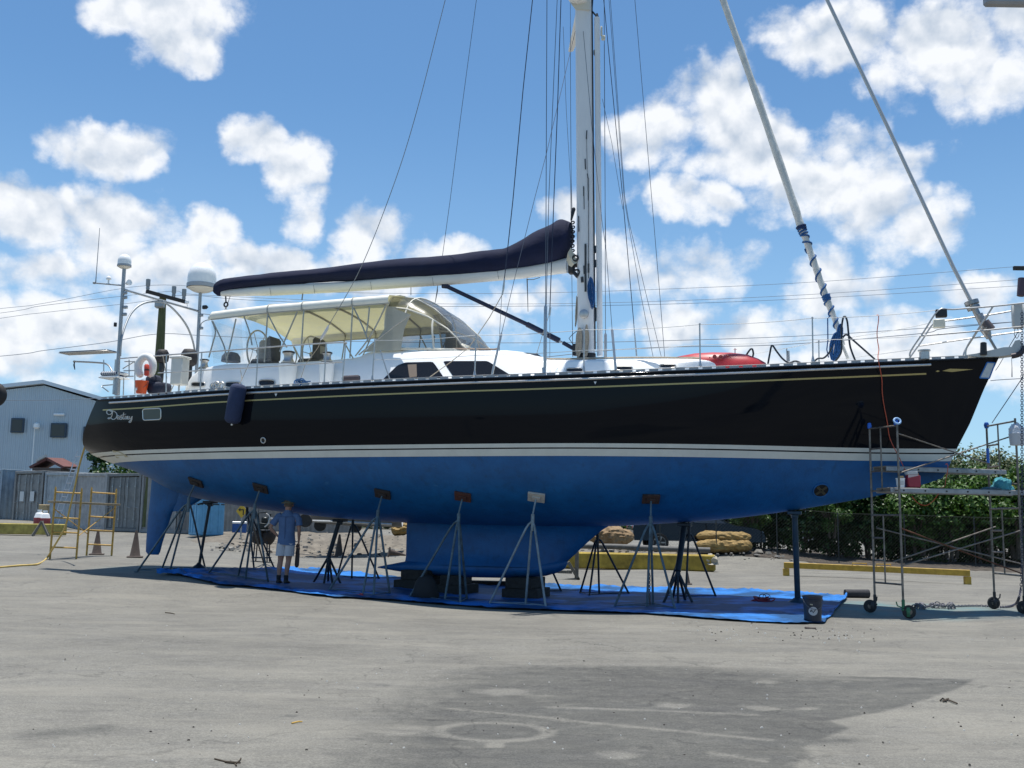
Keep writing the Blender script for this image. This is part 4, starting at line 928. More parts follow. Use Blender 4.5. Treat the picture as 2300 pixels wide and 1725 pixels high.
def on_stay(k): j = max(0, min(len(PP) - 2, int(k))); return lin(PP[j], PP[j + 1], k - j), lin(RR[j], RR[j + 1], k - j)
ks = [i for i, p in enumerate(PP) if p.z < B(1796, 505, 0).z][0]; pts = []; n = 420; ke = len(PP) - 3
for i in range(n):
    t = i / n; k = lin(ks, ke, t); c, r = on_stay(k); ax = (PP[min(len(PP) - 1, int(k) + 1)] - PP[int(k)]).normalized(); a = Vector((0, 1, 0)); b_ = ax.cross(a).normalized()
    turns = 2 * PI * (t * 8 + 3 * max(0, min(1, (.12 - abs(t - .09)) / .12)) * 1 + 4 * max(0, min(1, (t - .62) / .06)) ) ; pts.append(c + (a * math.cos(turns) + b_ * math.sin(turns)) * (r + .01))
obj('wrapped_sheet', MB().tube(pts, .019, 6), brope, stay, 60)
mb = MB()
for k0 in (0, 1, 2): c, r = on_stay(ks + k0 * .5); q = (PP[ks + 2] - PP[ks]).to_track_quat('Z', 'Y').to_matrix(); mb.torus(c, r + .012, .02, q @ Matrix.Rotation(.2 * k0, 3, 'X'), 20, 6)
obj('sheet_knot', mb, mat('dark_blue_rope', (.012, .03, .09), .85), stay, 60)
coil('staysail_sheet_coil', 1881, 752, 1873, 806, -.1, brope, boat, 15, .013, 9, .10)
coil('staysail_sheet_coil', 1888, 735, 1884, 765, -.1, brope, boat, 14, .014, 11, .05)
line('staysail_sheet', [(1866, 708, -.1), (1859, 715, -.1), (1859.5, 765, -.1), (1857, 785, -.1), (1861, 803, -.1)], .013, brope)
mb = MB(); 
for k in (-1, 1): mb.tube([B(1888, 765, k * .04), B(1905, 806, k * .04)], .03, 8)
mb.tube([B(1884, 742, 0), B(1893, 775, 0)], .05, 10); obj('staysail_tack', mb, mat('off_white_sailcloth', (.62, .61, .56), .8), stay, 50)
# dark water hose looped over the foredeck
hose_m = mat('dark_blue_hose', (.008, .018, .03), .5)
mb = MB()
for pts in ([(1664, 817), (1686, 784), (1692, 793), (1690, 803)], [(1725, 817), (1729, 795), (1734, 776), (1745, 790), (1758, 806), (1772, 815), (1786, 811), (1798, 815)],
            [(1828, 812), (1838, 805), (1850, 804), (1861, 794), (1868, 780)], [(1876, 811), (1885, 800), (1890, 785), (1890, 745), (1893, 717), (1898, 711), (1903, 722), (1906, 750), (1910, 780), (1921, 810)], [(1893, 758), (1899, 752), (1906, 754), (1914, 762), (1965, 807)]):
    mb.tube(catmull([B(u, v, -.5) for u, v in pts], 5), .018, 8)
hs = obj('deck_hose', mb, hose_m, None, 60); hs.location = (OX, OY, 0); hs.rotation_euler = (0, 0, -YAW); tag(hs, 'dark blue hose looping up from the foredeck by the furled staysail', 'hose')
mb = MB(); mb.tube([B(1767, 783, -.3), B(1768, 812, -.3)], .012, 8); mb.tube([B(1771, 788, -.3), B(1772, 812, -.3)], .02, 8); mb.tube([B(1651, 782, -.4), B(1651, 795, -.4)], .012, 6); mb.tube([B(1648, 784, -.4), B(1655, 784, -.4)], .012, 6); obj('deck_pad_eye', mb, steel, boat, 50)
# ---- stanchions and lifelines
def railt(s): return hull_y(s, zsh(s)) - .06
def RP(u, v): return Bf(u, v, lambda s, z: railt(s))
ST_ = [((842, 763), (836, 856)), ((1069.5, 751), (1066, 846)), ((1312, 739), (1311.5, 835)), ((1571.5, 727), (1572.7, 824)), ((1824.6, 713), (1826, 814))]
tops = []
for (a, b_) in ST_:
    p = RP(*b_); q = RP(*a); q.y = p.y
    for sd_ in (-1, 1):
        mb = MB(); mb.tube([(p.x, p.y * -sd_, p.z), (q.x, q.y * -sd_, q.z)], .014, 10); mb.lathe([(.014, 0), (.02, .004), (.014, .02), (.001, .022)], (q.x, q.y * -sd_, q.z - .01), 10); mb.lathe([(.035, -.01), (.03, .02), (.016, .09), (.014, .1)], (p.x, p.y * -sd_, p.z + .02), 10); obj('stanchion', mb, steel, boat, 50)
    tops.append((q, p))
obj('gate_brace', MB().tube([RP(854, 787), RP(866, 825), RP(876, 853)], .013, 8), steel, boat, 50)
lifel = mat('white_lifeline', (.60, .60, .58), .5)
pul_t = B(2101, 697, -.62); pul_m = B(2060, 755, -.75)
for lev in (0, 1):
    P = []
    lo = [(842, 808), (1069, 798), (1312, 787), (1571, 775), (1825, 763)]
    for (q, p), (u, v) in zip(tops, lo): P.append(q + Vector((0, 0, -.015)) if lev == 0 else Vector((q.x, q.y, B(u, v, q.y).z)))
    P.append(pul_t if lev == 0 else pul_m); Q = []
    for a, b_ in zip(P, P[1:]):
        for k in range(6): c = lin(a, b_, k / 6); c.z -= .03 * 4 * (k / 6) * (1 - k / 6) * (1 if lev == 0 else .6); Q.append(c)
    Q.append(P[-1])
    for sd_ in (-1, 1): obj('lifeline', MB().tube([Vector((c.x, c.y * -sd_, c.z)) for c in Q], .0065 if lev == 0 else .006, 6), lifel, boat, 60)
# pushpit / aft rails
pr = .0145
mb = MB()
toprail = [(377, 797), (452, 791.5), (561, 783), (700, 772.8), (773, 769.5), (776, 775), (774, 800), (769, 856)]
T1 = [RP(u, v) for u, v in toprail]; mb.tube(catmull(T1, 4), pr, 8); m2 = MB(); m2.tube(catmull([Vector((p.x, -p.y, p.z)) for p in T1], 4), pr, 8)
T2 = [RP(u, v) for u, v in ((355, 838), (450, 832), (580, 825), (700, 817.5), (769, 813))]; mb.tube(T2, pr * .9, 8); m2.tube([Vector((p.x, -p.y, p.z)) for p in T2], pr * .9, 8)
for (a, b_) in (((580, 782), (575, 869)), ((733, 771), (728, 859)), ((374, 797), (373, 880)), ((453, 791.5), (450, 875))):
    p, q = RP(*a), RP(*b_); mb.tube([p, q], pr, 8); m2.tube([(p.x, -p.y, p.z), (q.x, -q.y, q.z)], pr, 8)
obj('aft_rail', mb, steel, boat, 50); obj('aft_rail', m2, steel, boat, 50)
# pulpit
mb = MB()
for sd_ in (-1, 1):
    def Q(u, v, t): p = B(u, v, -t); return Vector((p.x, p.y * -sd_, p.z))
    mb.tube(catmull([Q(2044, 803, .50), Q(2046, 788, .52), Q(2075, 745, .58), Q(2108, 697, .60), Q(2140, 695, .55), Q(2230, 688, .42), Q(2306, 680, .30)], 4), .0155, 8)
    mb.tube([Q(2065, 755, .58), Q(2187, 744.5, .38), Q(2272, 736, .3), Q(2306, 733, .26)], .0145, 8)
    mb.tube(catmull([Q(2169, 801, .25), Q(2171, 781.5, .26), Q(2190, 750, .33), Q(2230, 689, .42)], 4), .0155, 8)
p = B(2306, 680, -.3); mb.tube([p, Vector((p.x + .1, 0, p.z)), Vector((p.x, -p.y, p.z))], .0155, 8)
obj('pulpit', mb, steel, boat, 50)
def Bx(name, u, v, t, sz, m, par=boat, bev=.015): return obj(name, MB().bbox(B(u, v, t), sz, bev), m, par, 40)
Bx('bow_light', 2114, 704, -.55, (.20, .12, .15), black); Bx('bow_light', 2109, 727, .45, (.22, .1, .17), mat('cream_box', (.62, .60, .50), .5))
Bx('windlass_box', 2286, 710, -.1, (.20, .2, .46), mat('grey_white_box', (.48, .49, .47), .5), boat, .03)
mb = MB(); mb.tube(catmull([B(2280, 738, -.1), B(2278, 750, -.1), B(2284, 760, -.1), B(2289, 750, -.1), B(2285, 737, -.1)], 4), .006, 6); mb.tube(catmull([B(2287, 745, -.1), B(2275, 765, -.1), B(2266, 780, -.1)], 4), .007, 6); obj('box_cable', mb, black, boat, 50)
# anchor roller platform
pf = [B(2168, 800, 0), B(2190, 797, 0), B(2251, 783, 0), B(2270, 782, 0), B(2278, 768, 0), B(2288, 766, 0), B(2300, 780, 0), B(2296, 795, 0), B(2275, 799, 0), B(2240, 803.5, 0), B(2200, 805, 0)]
obj('anchor_platform', MB().slab(pf, (0, 1, 0), .30), mat('platform_grey', (.50, .50, .48), .4, .2), boat, 30)
mb = MB(); mb.tube(catmull([B(2272, 800, -.16), B(2290, 795, -.18), B(2303, 780, -.18)], 4), .05, 10); obj('mooring_bollard', MB().tube([B(2209, 797, -.2), B(2209, 793, -.2), B(2209, 770, -.2), B(2209, 768.5, -.2)], [.06, .06, .055, .03], 12), black, boat, 50); obj('anchor', mb, mat('dark_anchor', (.05, .04, .045), .5, .3), boat, 50)
mb = MB(); mb.tube([B(2272, 803, -.1), B(2273, 825, -.1), B(2273, 847, -.1)], [.004, .006, .01], 6); mb.tube(catmull([B(2254, 803, -.05), B(2243, 822, -.05), B(2236, 832, -.05)], 4), .006, 6); obj('bow_line', mb, wire_m, boat, 50)
# ---- stern gear: mast posts, arch, domes
galvp = mat('satin_alloy_post', (.36, .38, .39), .5, .5, .08, 8)
tS, tP = -1.45, 1.45
mb = MB()
mb.tube([B(279, 604, tS), B(266, 804, tS), B(262, 888, tS)], [.042, .042, .05], 14)
mb.tube([B(450, 657, tP), B(443, 800, tP), B(440, 866, tP)], .042, 14)
mb.tube([B(279, 650.5, tS), B(370, 677, 0), B(446, 699, tP)], .026, 10)
arch = [(270, 800, tS), (273.6, 757.6, tS), (290, 711.5, -1.1), (311.5, 687, -.8), (339, 677.6, -.45), (371, 681, 0), (398, 703, .5), (423, 738.6, 1.0), (437, 785, 1.35), (441, 850, 1.4)]
mb.tube(catmull([B(*q) for q in arch], 5), .025, 10)
mb.tube([B(213, 635.6, tS), B(273.6, 641, tS)], .018, 8); mb.tube([B(210, 635, tS), B(214, 635.7, tS)], .03, 8)
mb.tube(catmull([B(452, 738, tP), B(452, 727, tP), B(462, 720, tP), B(473, 718, tP)], 4), .012, 8); mb.tube([B(445, 704, tP), B(475, 707, tP)], .008, 6)
for (u, v) in ((285, 658), (285, 668), (286, 690), (284, 706), (456, 708), (456, 737)): mb.bbox(B(u - 4, v, tS if u < 300 else tP), (.10, .06, .07), .01)
for k in range(3): mb.tube([B(255 + k * 3, 885, tS), B(265, 862 - k * 4, tS)], .015, 6)
arc = obj('stern_arch', mb, galvp, boat, 50)
def radome(u0, u1, v0, v1, t, name):
    top = B((u0 + u1) / 2, v0, t); bot = B((u0 + u1) / 2, v1, t); r = (B(u1, v0, t) - B(u0, v0, t)).length / 2 * .94; H_ = top.z - bot.z; mb = MB()
    prof = [(r * .28, 0), (r * .5, H_ * .03), (r * .62, H_ * .05), (r * .95, H_ * .14)] ; dome = [(r * 1.0, H_ * .15), (r * 1.0, H_ * .28), (r * .97, H_ * .29), (r * .965, H_ * .50)] + [(r * .965 * math.cos(a), H_ * .50 + (H_ * .50) * math.sin(a)) for a in [PI / 2 * k / 8 for k in range(1, 9)]]
    dome[-1] = (.001, H_); b = (bot.x, bot.y, bot.z); o = obj(name, MB().lathe(dome, b, 32, capb=False), white_gel, arc, 40); obj('dome_base', MB().lathe(prof, b, 32, capt=False), mat('dome_cream', (.62, .60, .54), .5), o, 40)
    obj('dome_band', MB().lathe([(r * 1.006, H_ * .15), (r * 1.006, H_ * .28)], b, 32, capb=False, capt=False), mat('dome_grey_band', (.36, .38, .40), .5), o, 40)
    return o
radome(265.5, 292, 571, 604, tS, 'satellite_dome'); big = radome(423, 481, 590.5, 657.5, tP, 'satellite_dome')
mb = MB()
for (x0, x1, v, h) in ((460, 474, 623, 2), (463, 473, 627, 1.2)): mb.add([B(x0, v, tP - .42), B(x1, v + 1, tP - .42), B(x1, v + 1 + h, tP - .42), B(x0, v + h, tP - .42)], [(0, 1, 2, 3)])
mb = MB(); mb.tube([B(215, 634, tS), B(216, 620, tS), B(224, 512, tS)], [.014, .010, .006], 6); obj('whip_antenna', mb, mat('grey_antenna', (.30, .30, .31), .5), arc, 50)
mb = MB(); mb.lathe([(.02, -.1), (.02, 0), (.06, .02), (.06, .06), (.03, .09), (.001, .095)], B(244, 629, tS), 14); mb.tube([B(284, 637, tS - .05), B(291, 634, tS - .1)], [.03, .07], 10); mb.lathe([(.05, -.02), (.05, .05), (.001, .07)], B(420, 680, .9), 12); mb.tube([B(421, 640 + 48, .9), B(420, 682, .9)], .01, 6); obj('gps_antenna', mb, white_gel, arc, 50)
mb = MB(); mb.tube([B(455, 688, tP), B(467, 690, tP)], .02, 8); mb.bbox(B(460, 690, tP), (.14, .08, .10), .02); mb.bbox(B(259, 729, tS), (.06, .06, .10), .01); obj('deck_camera', mb, black, arc, 50)
# solar panel and its braces
z = B(200, 806, 0).z; c = B(205, 806, -.75); mb = MB(); mb.bbox((c.x + .02, -.9, z), (1.42, .34, .022), .006); sp_ = obj('solar_panel', mb, mat('solar_blue_black', (.03, .035, .05), .15), boat, 40)
mb = MB(); mb.bbox((c.x + .02, -.9, z - .022), (1.45, .37, .012), .004); mb.tube(catmull([B(165, 812, -.9), B(210, 814, -.9), B(240, 818, -1.1), B(252, 834, -1.3)], 4), .02, 8); mb.tube([B(262, 806, -1.2), B(300, 803, -1.2), B(385, 797, -1.6)], .014, 8); obj('panel_frame', mb, steel, sp_, 40)
mb = MB(); 
for k in range(4): mb.tube([B(166 + k, 810, -.9), B(168 - k, 830 - k * 3, -.9)], .012, 6)
obj('hanging_cord', mb, black, sp_, 50)
# stern perch and rails
mb = MB()
for (a, b_) in (((233, 808), (233, 847)), ((303, 812), (303, 885)), ((290, 808), (290, 845)), ((278, 833), (303, 832)), ((233, 847), (300, 845)), ((303, 812), (280, 812)), ((230, 866), (254, 864)), ((228, 868), (244, 880)), ((278, 850), (277, 888)), ((276, 828), (303, 812)), ((270, 845), (268, 888))):
    mb.tube([B(*a, -1.3), B(*b_, -1.3)], .013, 8)
mb.tube([B(263, 808, -1.4), B(258, 848, -1.4), B(258, 885, -1.4)], [.05, .03, .06], 10)
obj('stern_rail', mb, steel, boat, 50)
mb = MB(); c = B(257, 841, -1.3)
rows = []
cush = mat('blue_white_stripe', (.6, .6, .6), .8)
if True:
    nt = cush.node_tree; N = nt.nodes; L = nt.links; b = N['Principled BSDF']; tc = N.new('ShaderNodeTexCoord'); w = N.new('ShaderNodeTexWave'); w.inputs['Scale'].default_value = 5.2; w.inputs['Distortion'].default_value = 0; w.wave_profile = 'SAW'; L.new(tc.outputs['Object'], w.inputs[0])
    r = N.new('ShaderNodeValToRGB'); r.color_ramp.interpolation = 'CONSTANT'; r.color_ramp.elements[0].color = (.62, .62, .6, 1); r.color_ramp.elements[1].position = .5; r.color_ramp.elements[1].color = (.02, .03, .09, 1); L.new(w.outputs['Fac'], r.inputs[0]); L.new(r.outputs[0], b.inputs['Base Color'])
obj('perch_seat', MB().bbox(c, (.52, .42, .10), .04), cush, boat, 50, 'striped blue and white perch cushion'); obj('perch_seat_base', MB().bbox(c + Vector((0, 0, -.085)), (.54, .44, .04), .01), white_gel, boat, 50)
# horseshoe life ring, box, outboards, barbecue cover
def own(o, label, cat, group=None): o.parent = None; o.location = (OX, OY, 0); o.rotation_euler = (0, 0, -YAW); tag(o, label, cat, group); return o
c = B(327, 824, -1.75); mb = MB(); pts = [c + Vector((.20 * math.cos(a), 0, .235 * math.sin(a))) for a in [R_(-60 + 300 * k / 20) for k in range(21)]]; mb.tube(pts, [.06] + [.085] * 19 + [.06], 12, flat=1.0)
lr = own(obj('life_ring', mb, mat('white_foam_cover', (.74, .73, .70), .7, 0, .04, 6), None, 60), 'white horseshoe life ring hung on the stern rail', 'life ring')
mb = MB(); mb.tube([B(329.5, 818, -1.93), B(329.5, 821, -1.93), B(329.5, 830, -1.93), B(329, 842, -1.93), B(329, 844, -1.93)], [.03, .055, .055, .055, .03], 12); obj('rescue_light', mb, mat('orange_red_plastic', (.60, .06, .03), .5), lr, 50)
obj('rescue_light_strap', MB().tube([B(329.5, 830, -1.93), B(329.4, 833, -1.93)], .058, 12), black, lr, 50)
p = B(317, 884, -1.9); bkt = mat('orange_bucket', (.75, .10, .02), .5, 0, .05, 8)
bk = own(obj('bucket', MB().lathe([(.001, 0), (.11, 0), (.145, .27), (.15, .27), (.15, .285), (.135, .285), (.10, .02), (.001, .02)], p, 24), bkt, None, 40), 'orange bucket standing on the stern deck of the yacht', 'bucket')
obj('bucket_label', MB().add([p + Vector((.128 * math.sin(a) , -.128 * math.cos(a), z)) for z, a in ((.06, -.7), (.06, -.1), (.16, -.1), (.16, -.7))], [(0, 1, 2, 3)]), white_gel, bk, 0)
mb = MB(); mb.torus(p + Vector((0, -.0, .22)), .155, .005, Matrix.Rotation(.9, 3, 'X'), 24, 6); obj('bucket_handle', mb, wire_m, bk, 50)
mb = MB(); p = B(404, 835, -1.75); mb.bbox(p, (.30, .28, .60), .02); mb.bbox(p + Vector((0, 0, .31)), (.36, .34, .05), .015); bx = obj('storage_box', mb, mat('cream_locker', (.62, .62, .58), .5, 0, .04, 4), boat, 40); obj('box_post', MB().tube([p + Vector((0, 0, -.3)), p + Vector((0, 0, -.58))], .02, 8), steel, bx, 50)
def outboard(u, v, t, s, lab):
    p = B(u, v, t); mb = MB(); prof = [(.10, 0), (.16, .05), (.18, .16), (.17, .28), (.12, .36), (.001, .38)]; mb.lathe([(r * s, z * s) for r, z in prof], p, 16); o = obj('outboard_motor', mb, mat('black_canvas_cover', (.018, .016, .018), .7, bump=.5, bscale=20), None, 50)
    mb = MB(); mb.bbox(p + Vector((0, 0, -.12 * s)), (.14 * s, .10 * s, .26 * s), .02); mb.bbox(p + Vector((.02, 0, -.36 * s)), (.10 * s, .06 * s, .3 * s), .02); own(o, lab, 'outboard motor', 'outboard motors on the stern rail'); obj('motor_leg', mb, black, o, 40)
outboard(364, 815, .2, .9, 'small black covered outboard motor beside the life ring'); outboard(424, 822, .6, 1.15, 'larger black covered outboard motor behind the white locker box')
mb = MB(); p = B(358, 873, -1.6); mb.bbox(p, (.42, .4, .26), .05); mb.bbox(B(345, 858, -1.4), (.3, .3, .3), .06)
obj('cockpit_bag', mb, mat('dark_navy_bag', (.012, .018, .04), .8, bump=.4, bscale=12), boat, 50)
mb = MB()
for (a, b_) in (((356, 858), (362, 880)), ((366, 800), (375, 850)), ((390, 865), (383, 880))): mb.tube([B(*a, -1.7), B(*b_, -1.7)], .01, 6)
obj('loose_line', mb, tanrope, boat, 50)
# fender over the side
p = B(529, 868, -2.52); mb = MB(); q0 = RP(536, 864); top = Bf(537, 862, lambda s, z: hull_y(s, z) + .14); bot = Bf(521, 952, lambda s, z: hull_y(s, z) + .17); d = (bot - top); L_ = d.length; d.normalize()
mb.tube([top + d * (L_ * k) for k in (0, .02, .06, .12, .5, .9, .95, .985, 1)], [.05, .11, .15, .168, .172, .168, .14, .10, .04], 20)
fd = own(obj('fender', mb, mat('navy_fender_cloth', (.022, .035, .085), .85, 0, .1, 12, bump=.3, bscale=60), None, 60), 'navy cloth covered fender hanging over the yacht side near the stern', 'fender')
obj('fender_line', MB().tube([top, top + Vector((0, .1, .1)), RP(540, 830)], .007, 6), tanrope, fd, 50)
obj('fender_eye', MB().lathe([(.02, 0), (.02, .03), (.001, .035)], bot, 10, rot=d.to_track_quat('Z', 'Y').to_matrix()), white_gel, fd, 40)
# orange cord draped from the lifeline to the scaffold
op = [(1968, 709, -.78), (1973, 708, -.78), (1973, 722, -.8), (1970, 745, -.82), (1971, 765, -.84), (1974, 785, -.88), (1972, 800, -.95), (1974, 815, -1.02)]
P = [B(*q) for q in op] + [hpx(u, v, .03) for u, v in ((1979, 850), (1980, 880), (1984, 910), (1991, 945), (1998, 985))] + [hpx(2006, 1018, .35), hpx(2014, 1046, .7)]
cordm = mat('orange_red_cord', (.55, .10, .05), .6)
own(obj('extension_cord', MB().tube(catmull(P, 5), .008, 6), cordm, None, 60), 'orange cord hanging down the black bow from the lifeline to the scaffold', 'extension cord')
pass
# ================================================================ things under and around the yacht
def BW(p): return W(p.x, p.y, p.z)                     # boat coords -> world
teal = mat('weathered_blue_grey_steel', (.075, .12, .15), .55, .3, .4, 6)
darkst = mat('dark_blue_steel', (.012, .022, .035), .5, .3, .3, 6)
rust = mat('rusty_steel', (.12, .05, .025), .8, .2, .4, 12)
def jack(label, feet, pad, padm, legm, group, rise=.36, lab_pad=None):
    """feet: world points; pad: (world point on the hull, outward normal)"""
    P, n = pad; c = sum(feet, Vector()) / len(feet); base = min(f.z for f in feet)
    o = thing('jack_stand', label, 'jack stand', (c.x, c.y, base), 0, group); O = Vector((c.x, c.y, base))
    ap = P + n * .10 + (Vector((c.x, c.y, P.z)) - P) * .18 + Vector((0, 0, -rise)); ap -= O; pp = P + n * .035 - O
    for f in feet:
        f = f - O; h = Vector((f.x - ap.x, f.y - ap.y, 0)); k1 = ap + h * .03 + Vector((0, 0, -.05)); k2 = ap + h * .16 + Vector((0, 0, -(ap.z) * .11)); mb = MB(); mb.tube(catmull([ap + Vector((0, 0, .04)), k1, k2, lin(k2, f, .5), f], 3), .0225, 8); mb.box((f.x, f.y, f.z + .01), (.09, .09, .02)); obj('leg', mb, legm, o, 50)
    F = sorted([f - O for f in feet], key=lambda q: math.atan2(q.y - 0, q.x - 0)); mb = MB()
    for i in range(len(F)): mb.tube([F[i] + Vector((0, 0, .05)), F[(i + 1) % len(F)] + Vector((0, 0, .05))], .009, 6)
    obj('base_tie', mb, legm, o, 50)
    mb = MB(); mb.tube([ap + Vector((0, 0, -.22)), ap + Vector((0, 0, .10))], .034, 12); mb.tube([ap + Vector((0, 0, .10)), pp], .018, 10); obj('screw_post', mb, legm, o, 50)
    q = n.to_track_quat('Z', 'Y').to_matrix(); x = Vector((1, 0, 0)) - n * n.x; x.normalize(); y = n.cross(x); q = Matrix((x, y, n)).transposed()
    mb = MB(); mb.bbox(P + n * .022 - O, (.33, .25, .04), .006, q); obj('pad', mb, padm, o, 40, lab_pad)
    mb = MB(); mb.bbox(P + n * .055 - O, (.16, .10, .03), .006, q); mb.tube([P + n * .05 - O + x * .06, pp], .014, 6); mb.tube([P + n * .05 - O - x * .06, pp], .014, 6); obj('swivel', mb, padm, o, 40)
    return o
def padn(u, v):
    p = hpx(u, v); n = hn(p.x, p.z); w = BW(p); return (w, AX * n.x + AM * n.y + Vector((0, 0, n.z)))
def padf(s, y):
    lo, hi = smooth_tab(ZB, s), 2.8
    for _ in range(30):
        m = (lo + hi) / 2
        if hull_y(s, m) < y: lo = m
        else: hi = m
    p = hpt(s, lo); n = hn(s, lo); return (W(s, -p.y, lo), AX * n.x + AM * (-n.y) + Vector((0, 0, n.z)))
pad_dark = mat('dark_rust_pad', (.030, .022, .020), .8, 0, .3, 12); pad_red = mat('red_brown_pad', (.075, .026, .018), .8, 0, .3, 10); pad_white = mat('pale_plywood_pad', (.42, .40, .36), .8, 0, .15, 10); pad_or = mat('worn_orange_pad', (.055, .030, .022), .8, 0, .7, 9)
gr = 'tripod jack stands along the near side of the hull'
jack('jack stand nearest the rudder, tilted pad, weathered blue grey legs', [G(307, 1285), G(362, 1282), G(380, 1289), G(461, 1277)], padn(441, 1082), pad_dark, teal, gr)
jack('jack stand in front of the standing man, dark rusty pad', [G(468, 1289), G(534, 1298), G(551, 1303), G(603, 1310)], padn(586, 1095), pad_dark, teal, gr)
jack('jack stand just right of the standing man, square dark pad', [G(738, 1328), G(814, 1339), G(839, 1341), G(876, 1337)], padn(860, 1108), pad_dark, teal, gr)
jack('jack stand with a red brown pad in front of the keel', [G(919, 1343), G(998, 1352), G(1034, 1358), G(1049, 1348)], padn(1040, 1114), pad_red, teal, gr)
jack('jack stand with a white pad in front of the keel', [G(1098, 1359), G(1180, 1360), G(1226, 1366)], padn(1205, 1115), pad_white, mat('pale_steel', (.20, .25, .28), .5, .4, .3, 6), gr)
jack('jack stand forward of the keel with a worn orange pad and a chain', [G(1379, 1366), G(1453, 1366), G(1517, 1371), G(1467, 1361)], padn(1462, 1119), pad_or, teal, gr)
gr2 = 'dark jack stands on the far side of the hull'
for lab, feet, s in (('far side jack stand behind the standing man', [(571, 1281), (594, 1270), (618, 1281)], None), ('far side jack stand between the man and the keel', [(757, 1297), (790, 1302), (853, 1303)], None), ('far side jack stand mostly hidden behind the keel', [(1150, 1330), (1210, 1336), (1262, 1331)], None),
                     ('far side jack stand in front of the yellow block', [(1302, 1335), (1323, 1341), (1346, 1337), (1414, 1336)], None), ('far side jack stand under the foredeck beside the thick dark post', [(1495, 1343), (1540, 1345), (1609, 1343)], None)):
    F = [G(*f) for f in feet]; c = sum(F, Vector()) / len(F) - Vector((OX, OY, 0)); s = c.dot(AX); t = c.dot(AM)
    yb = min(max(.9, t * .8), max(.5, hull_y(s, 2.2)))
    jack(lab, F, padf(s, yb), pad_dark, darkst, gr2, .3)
def cpost(label, u, v, ut, feet, r, hub=None, base='cone', m=darkst):
    p = G(u, v); o = thing('centre_post', label, 'prop', p, 0, 'single posts under the centreline'); sl = (p - Vector((OX, OY, 0))); s = sl.dot(AX); t = sl.dot(AM)
    zt = smooth_tab(ZB, s) if hull_y(s, 2.6) > 0 else 2.4; top = W(s + ut, 0, smooth_tab(ZB, s + ut)) - p
    if hub:
        h = Vector((0, 0, hub)); obj('post', MB().tube([h, lin(h, top, .97)], r, 12), m, o, 50)
        for f in feet: q = G(*f) - p; obj('leg', MB().tube([lin(h, top, .1), h * .9 + q * .1, q], .026, 8), m, o, 50)
    else:
        obj('post', MB().tube([Vector((0, 0, .03)), lin(Vector(), top, .97)], r, 12), m, o, 50)
        obj('foot_plate', MB().lathe([(.20, 0), (.19, .03), (.06, .12), (r, .16)], (0, 0, 0), 18), m, o, 50)
    mb = MB(); mb.bbox(top + Vector((0, 0, -.05)), (.26, .26, .06), .01, Matrix.Rotation(-YAW, 3, 'Z')); mb.bbox(top + Vector((0, 0, -.11)), (.12, .12, .07), .01); obj('head_plate', mb, m, o, 40)
    return o
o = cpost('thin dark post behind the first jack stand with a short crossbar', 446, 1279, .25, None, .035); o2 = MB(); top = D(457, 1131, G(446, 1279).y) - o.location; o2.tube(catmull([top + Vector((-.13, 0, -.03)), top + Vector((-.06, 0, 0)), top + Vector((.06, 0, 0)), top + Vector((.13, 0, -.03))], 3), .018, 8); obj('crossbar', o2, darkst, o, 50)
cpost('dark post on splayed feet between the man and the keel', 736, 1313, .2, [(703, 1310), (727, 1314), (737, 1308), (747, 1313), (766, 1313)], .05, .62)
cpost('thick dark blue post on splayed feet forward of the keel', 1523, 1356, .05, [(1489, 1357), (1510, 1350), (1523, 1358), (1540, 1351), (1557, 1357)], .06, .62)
cpost('thick blue post standing alone under the bow', 1792, 1356, 0, None, .058, None, 'cone', mat('dark_teal_steel', (.018, .05, .085), .5, .3, .3, 6))
# chain hanging from the forward stand
def chain(name, pts, link, r, m, par=None, step=.8):
    mb = MB(); P = [Vector(p) for p in pts]; L = [0]
    for a, b_ in zip(P, P[1:]): L.append(L[-1] + (b_ - a).length)
    n = max(2, int(L[-1] / (link * step))); k = 0
    for i in range(n + 1):
        d = L[-1] * i / n
        while k < len(P) - 2 and L[k + 1] < d: k += 1
        c = lin(P[k], P[k + 1], (d - L[k]) / max(1e-6, L[k + 1] - L[k])); ax = (P[k + 1] - P[k]).normalized(); q = ax.to_track_quat('X', 'Z').to_matrix() @ Matrix.Rotation(PI / 2 * (i % 2) + .4, 3, 'X')
        mb.torus(c, link * .38, r, q, 10, 5, 0, 1.5)
    return obj(name, mb, m, par, 60)
chm = mat('old_chain', (.10, .09, .08), .6, .5, .3, 20)
p0 = D(1460, 1300, G(1458, 1364).y - .05)
tag(chain('chain', [D(1459, 1290, 20.2), D(1459, 1340, 20.2), G(1460, 1362, .02)], .045, .006, chm), 'short chain hanging beside the orange pad jack stand', 'chain')
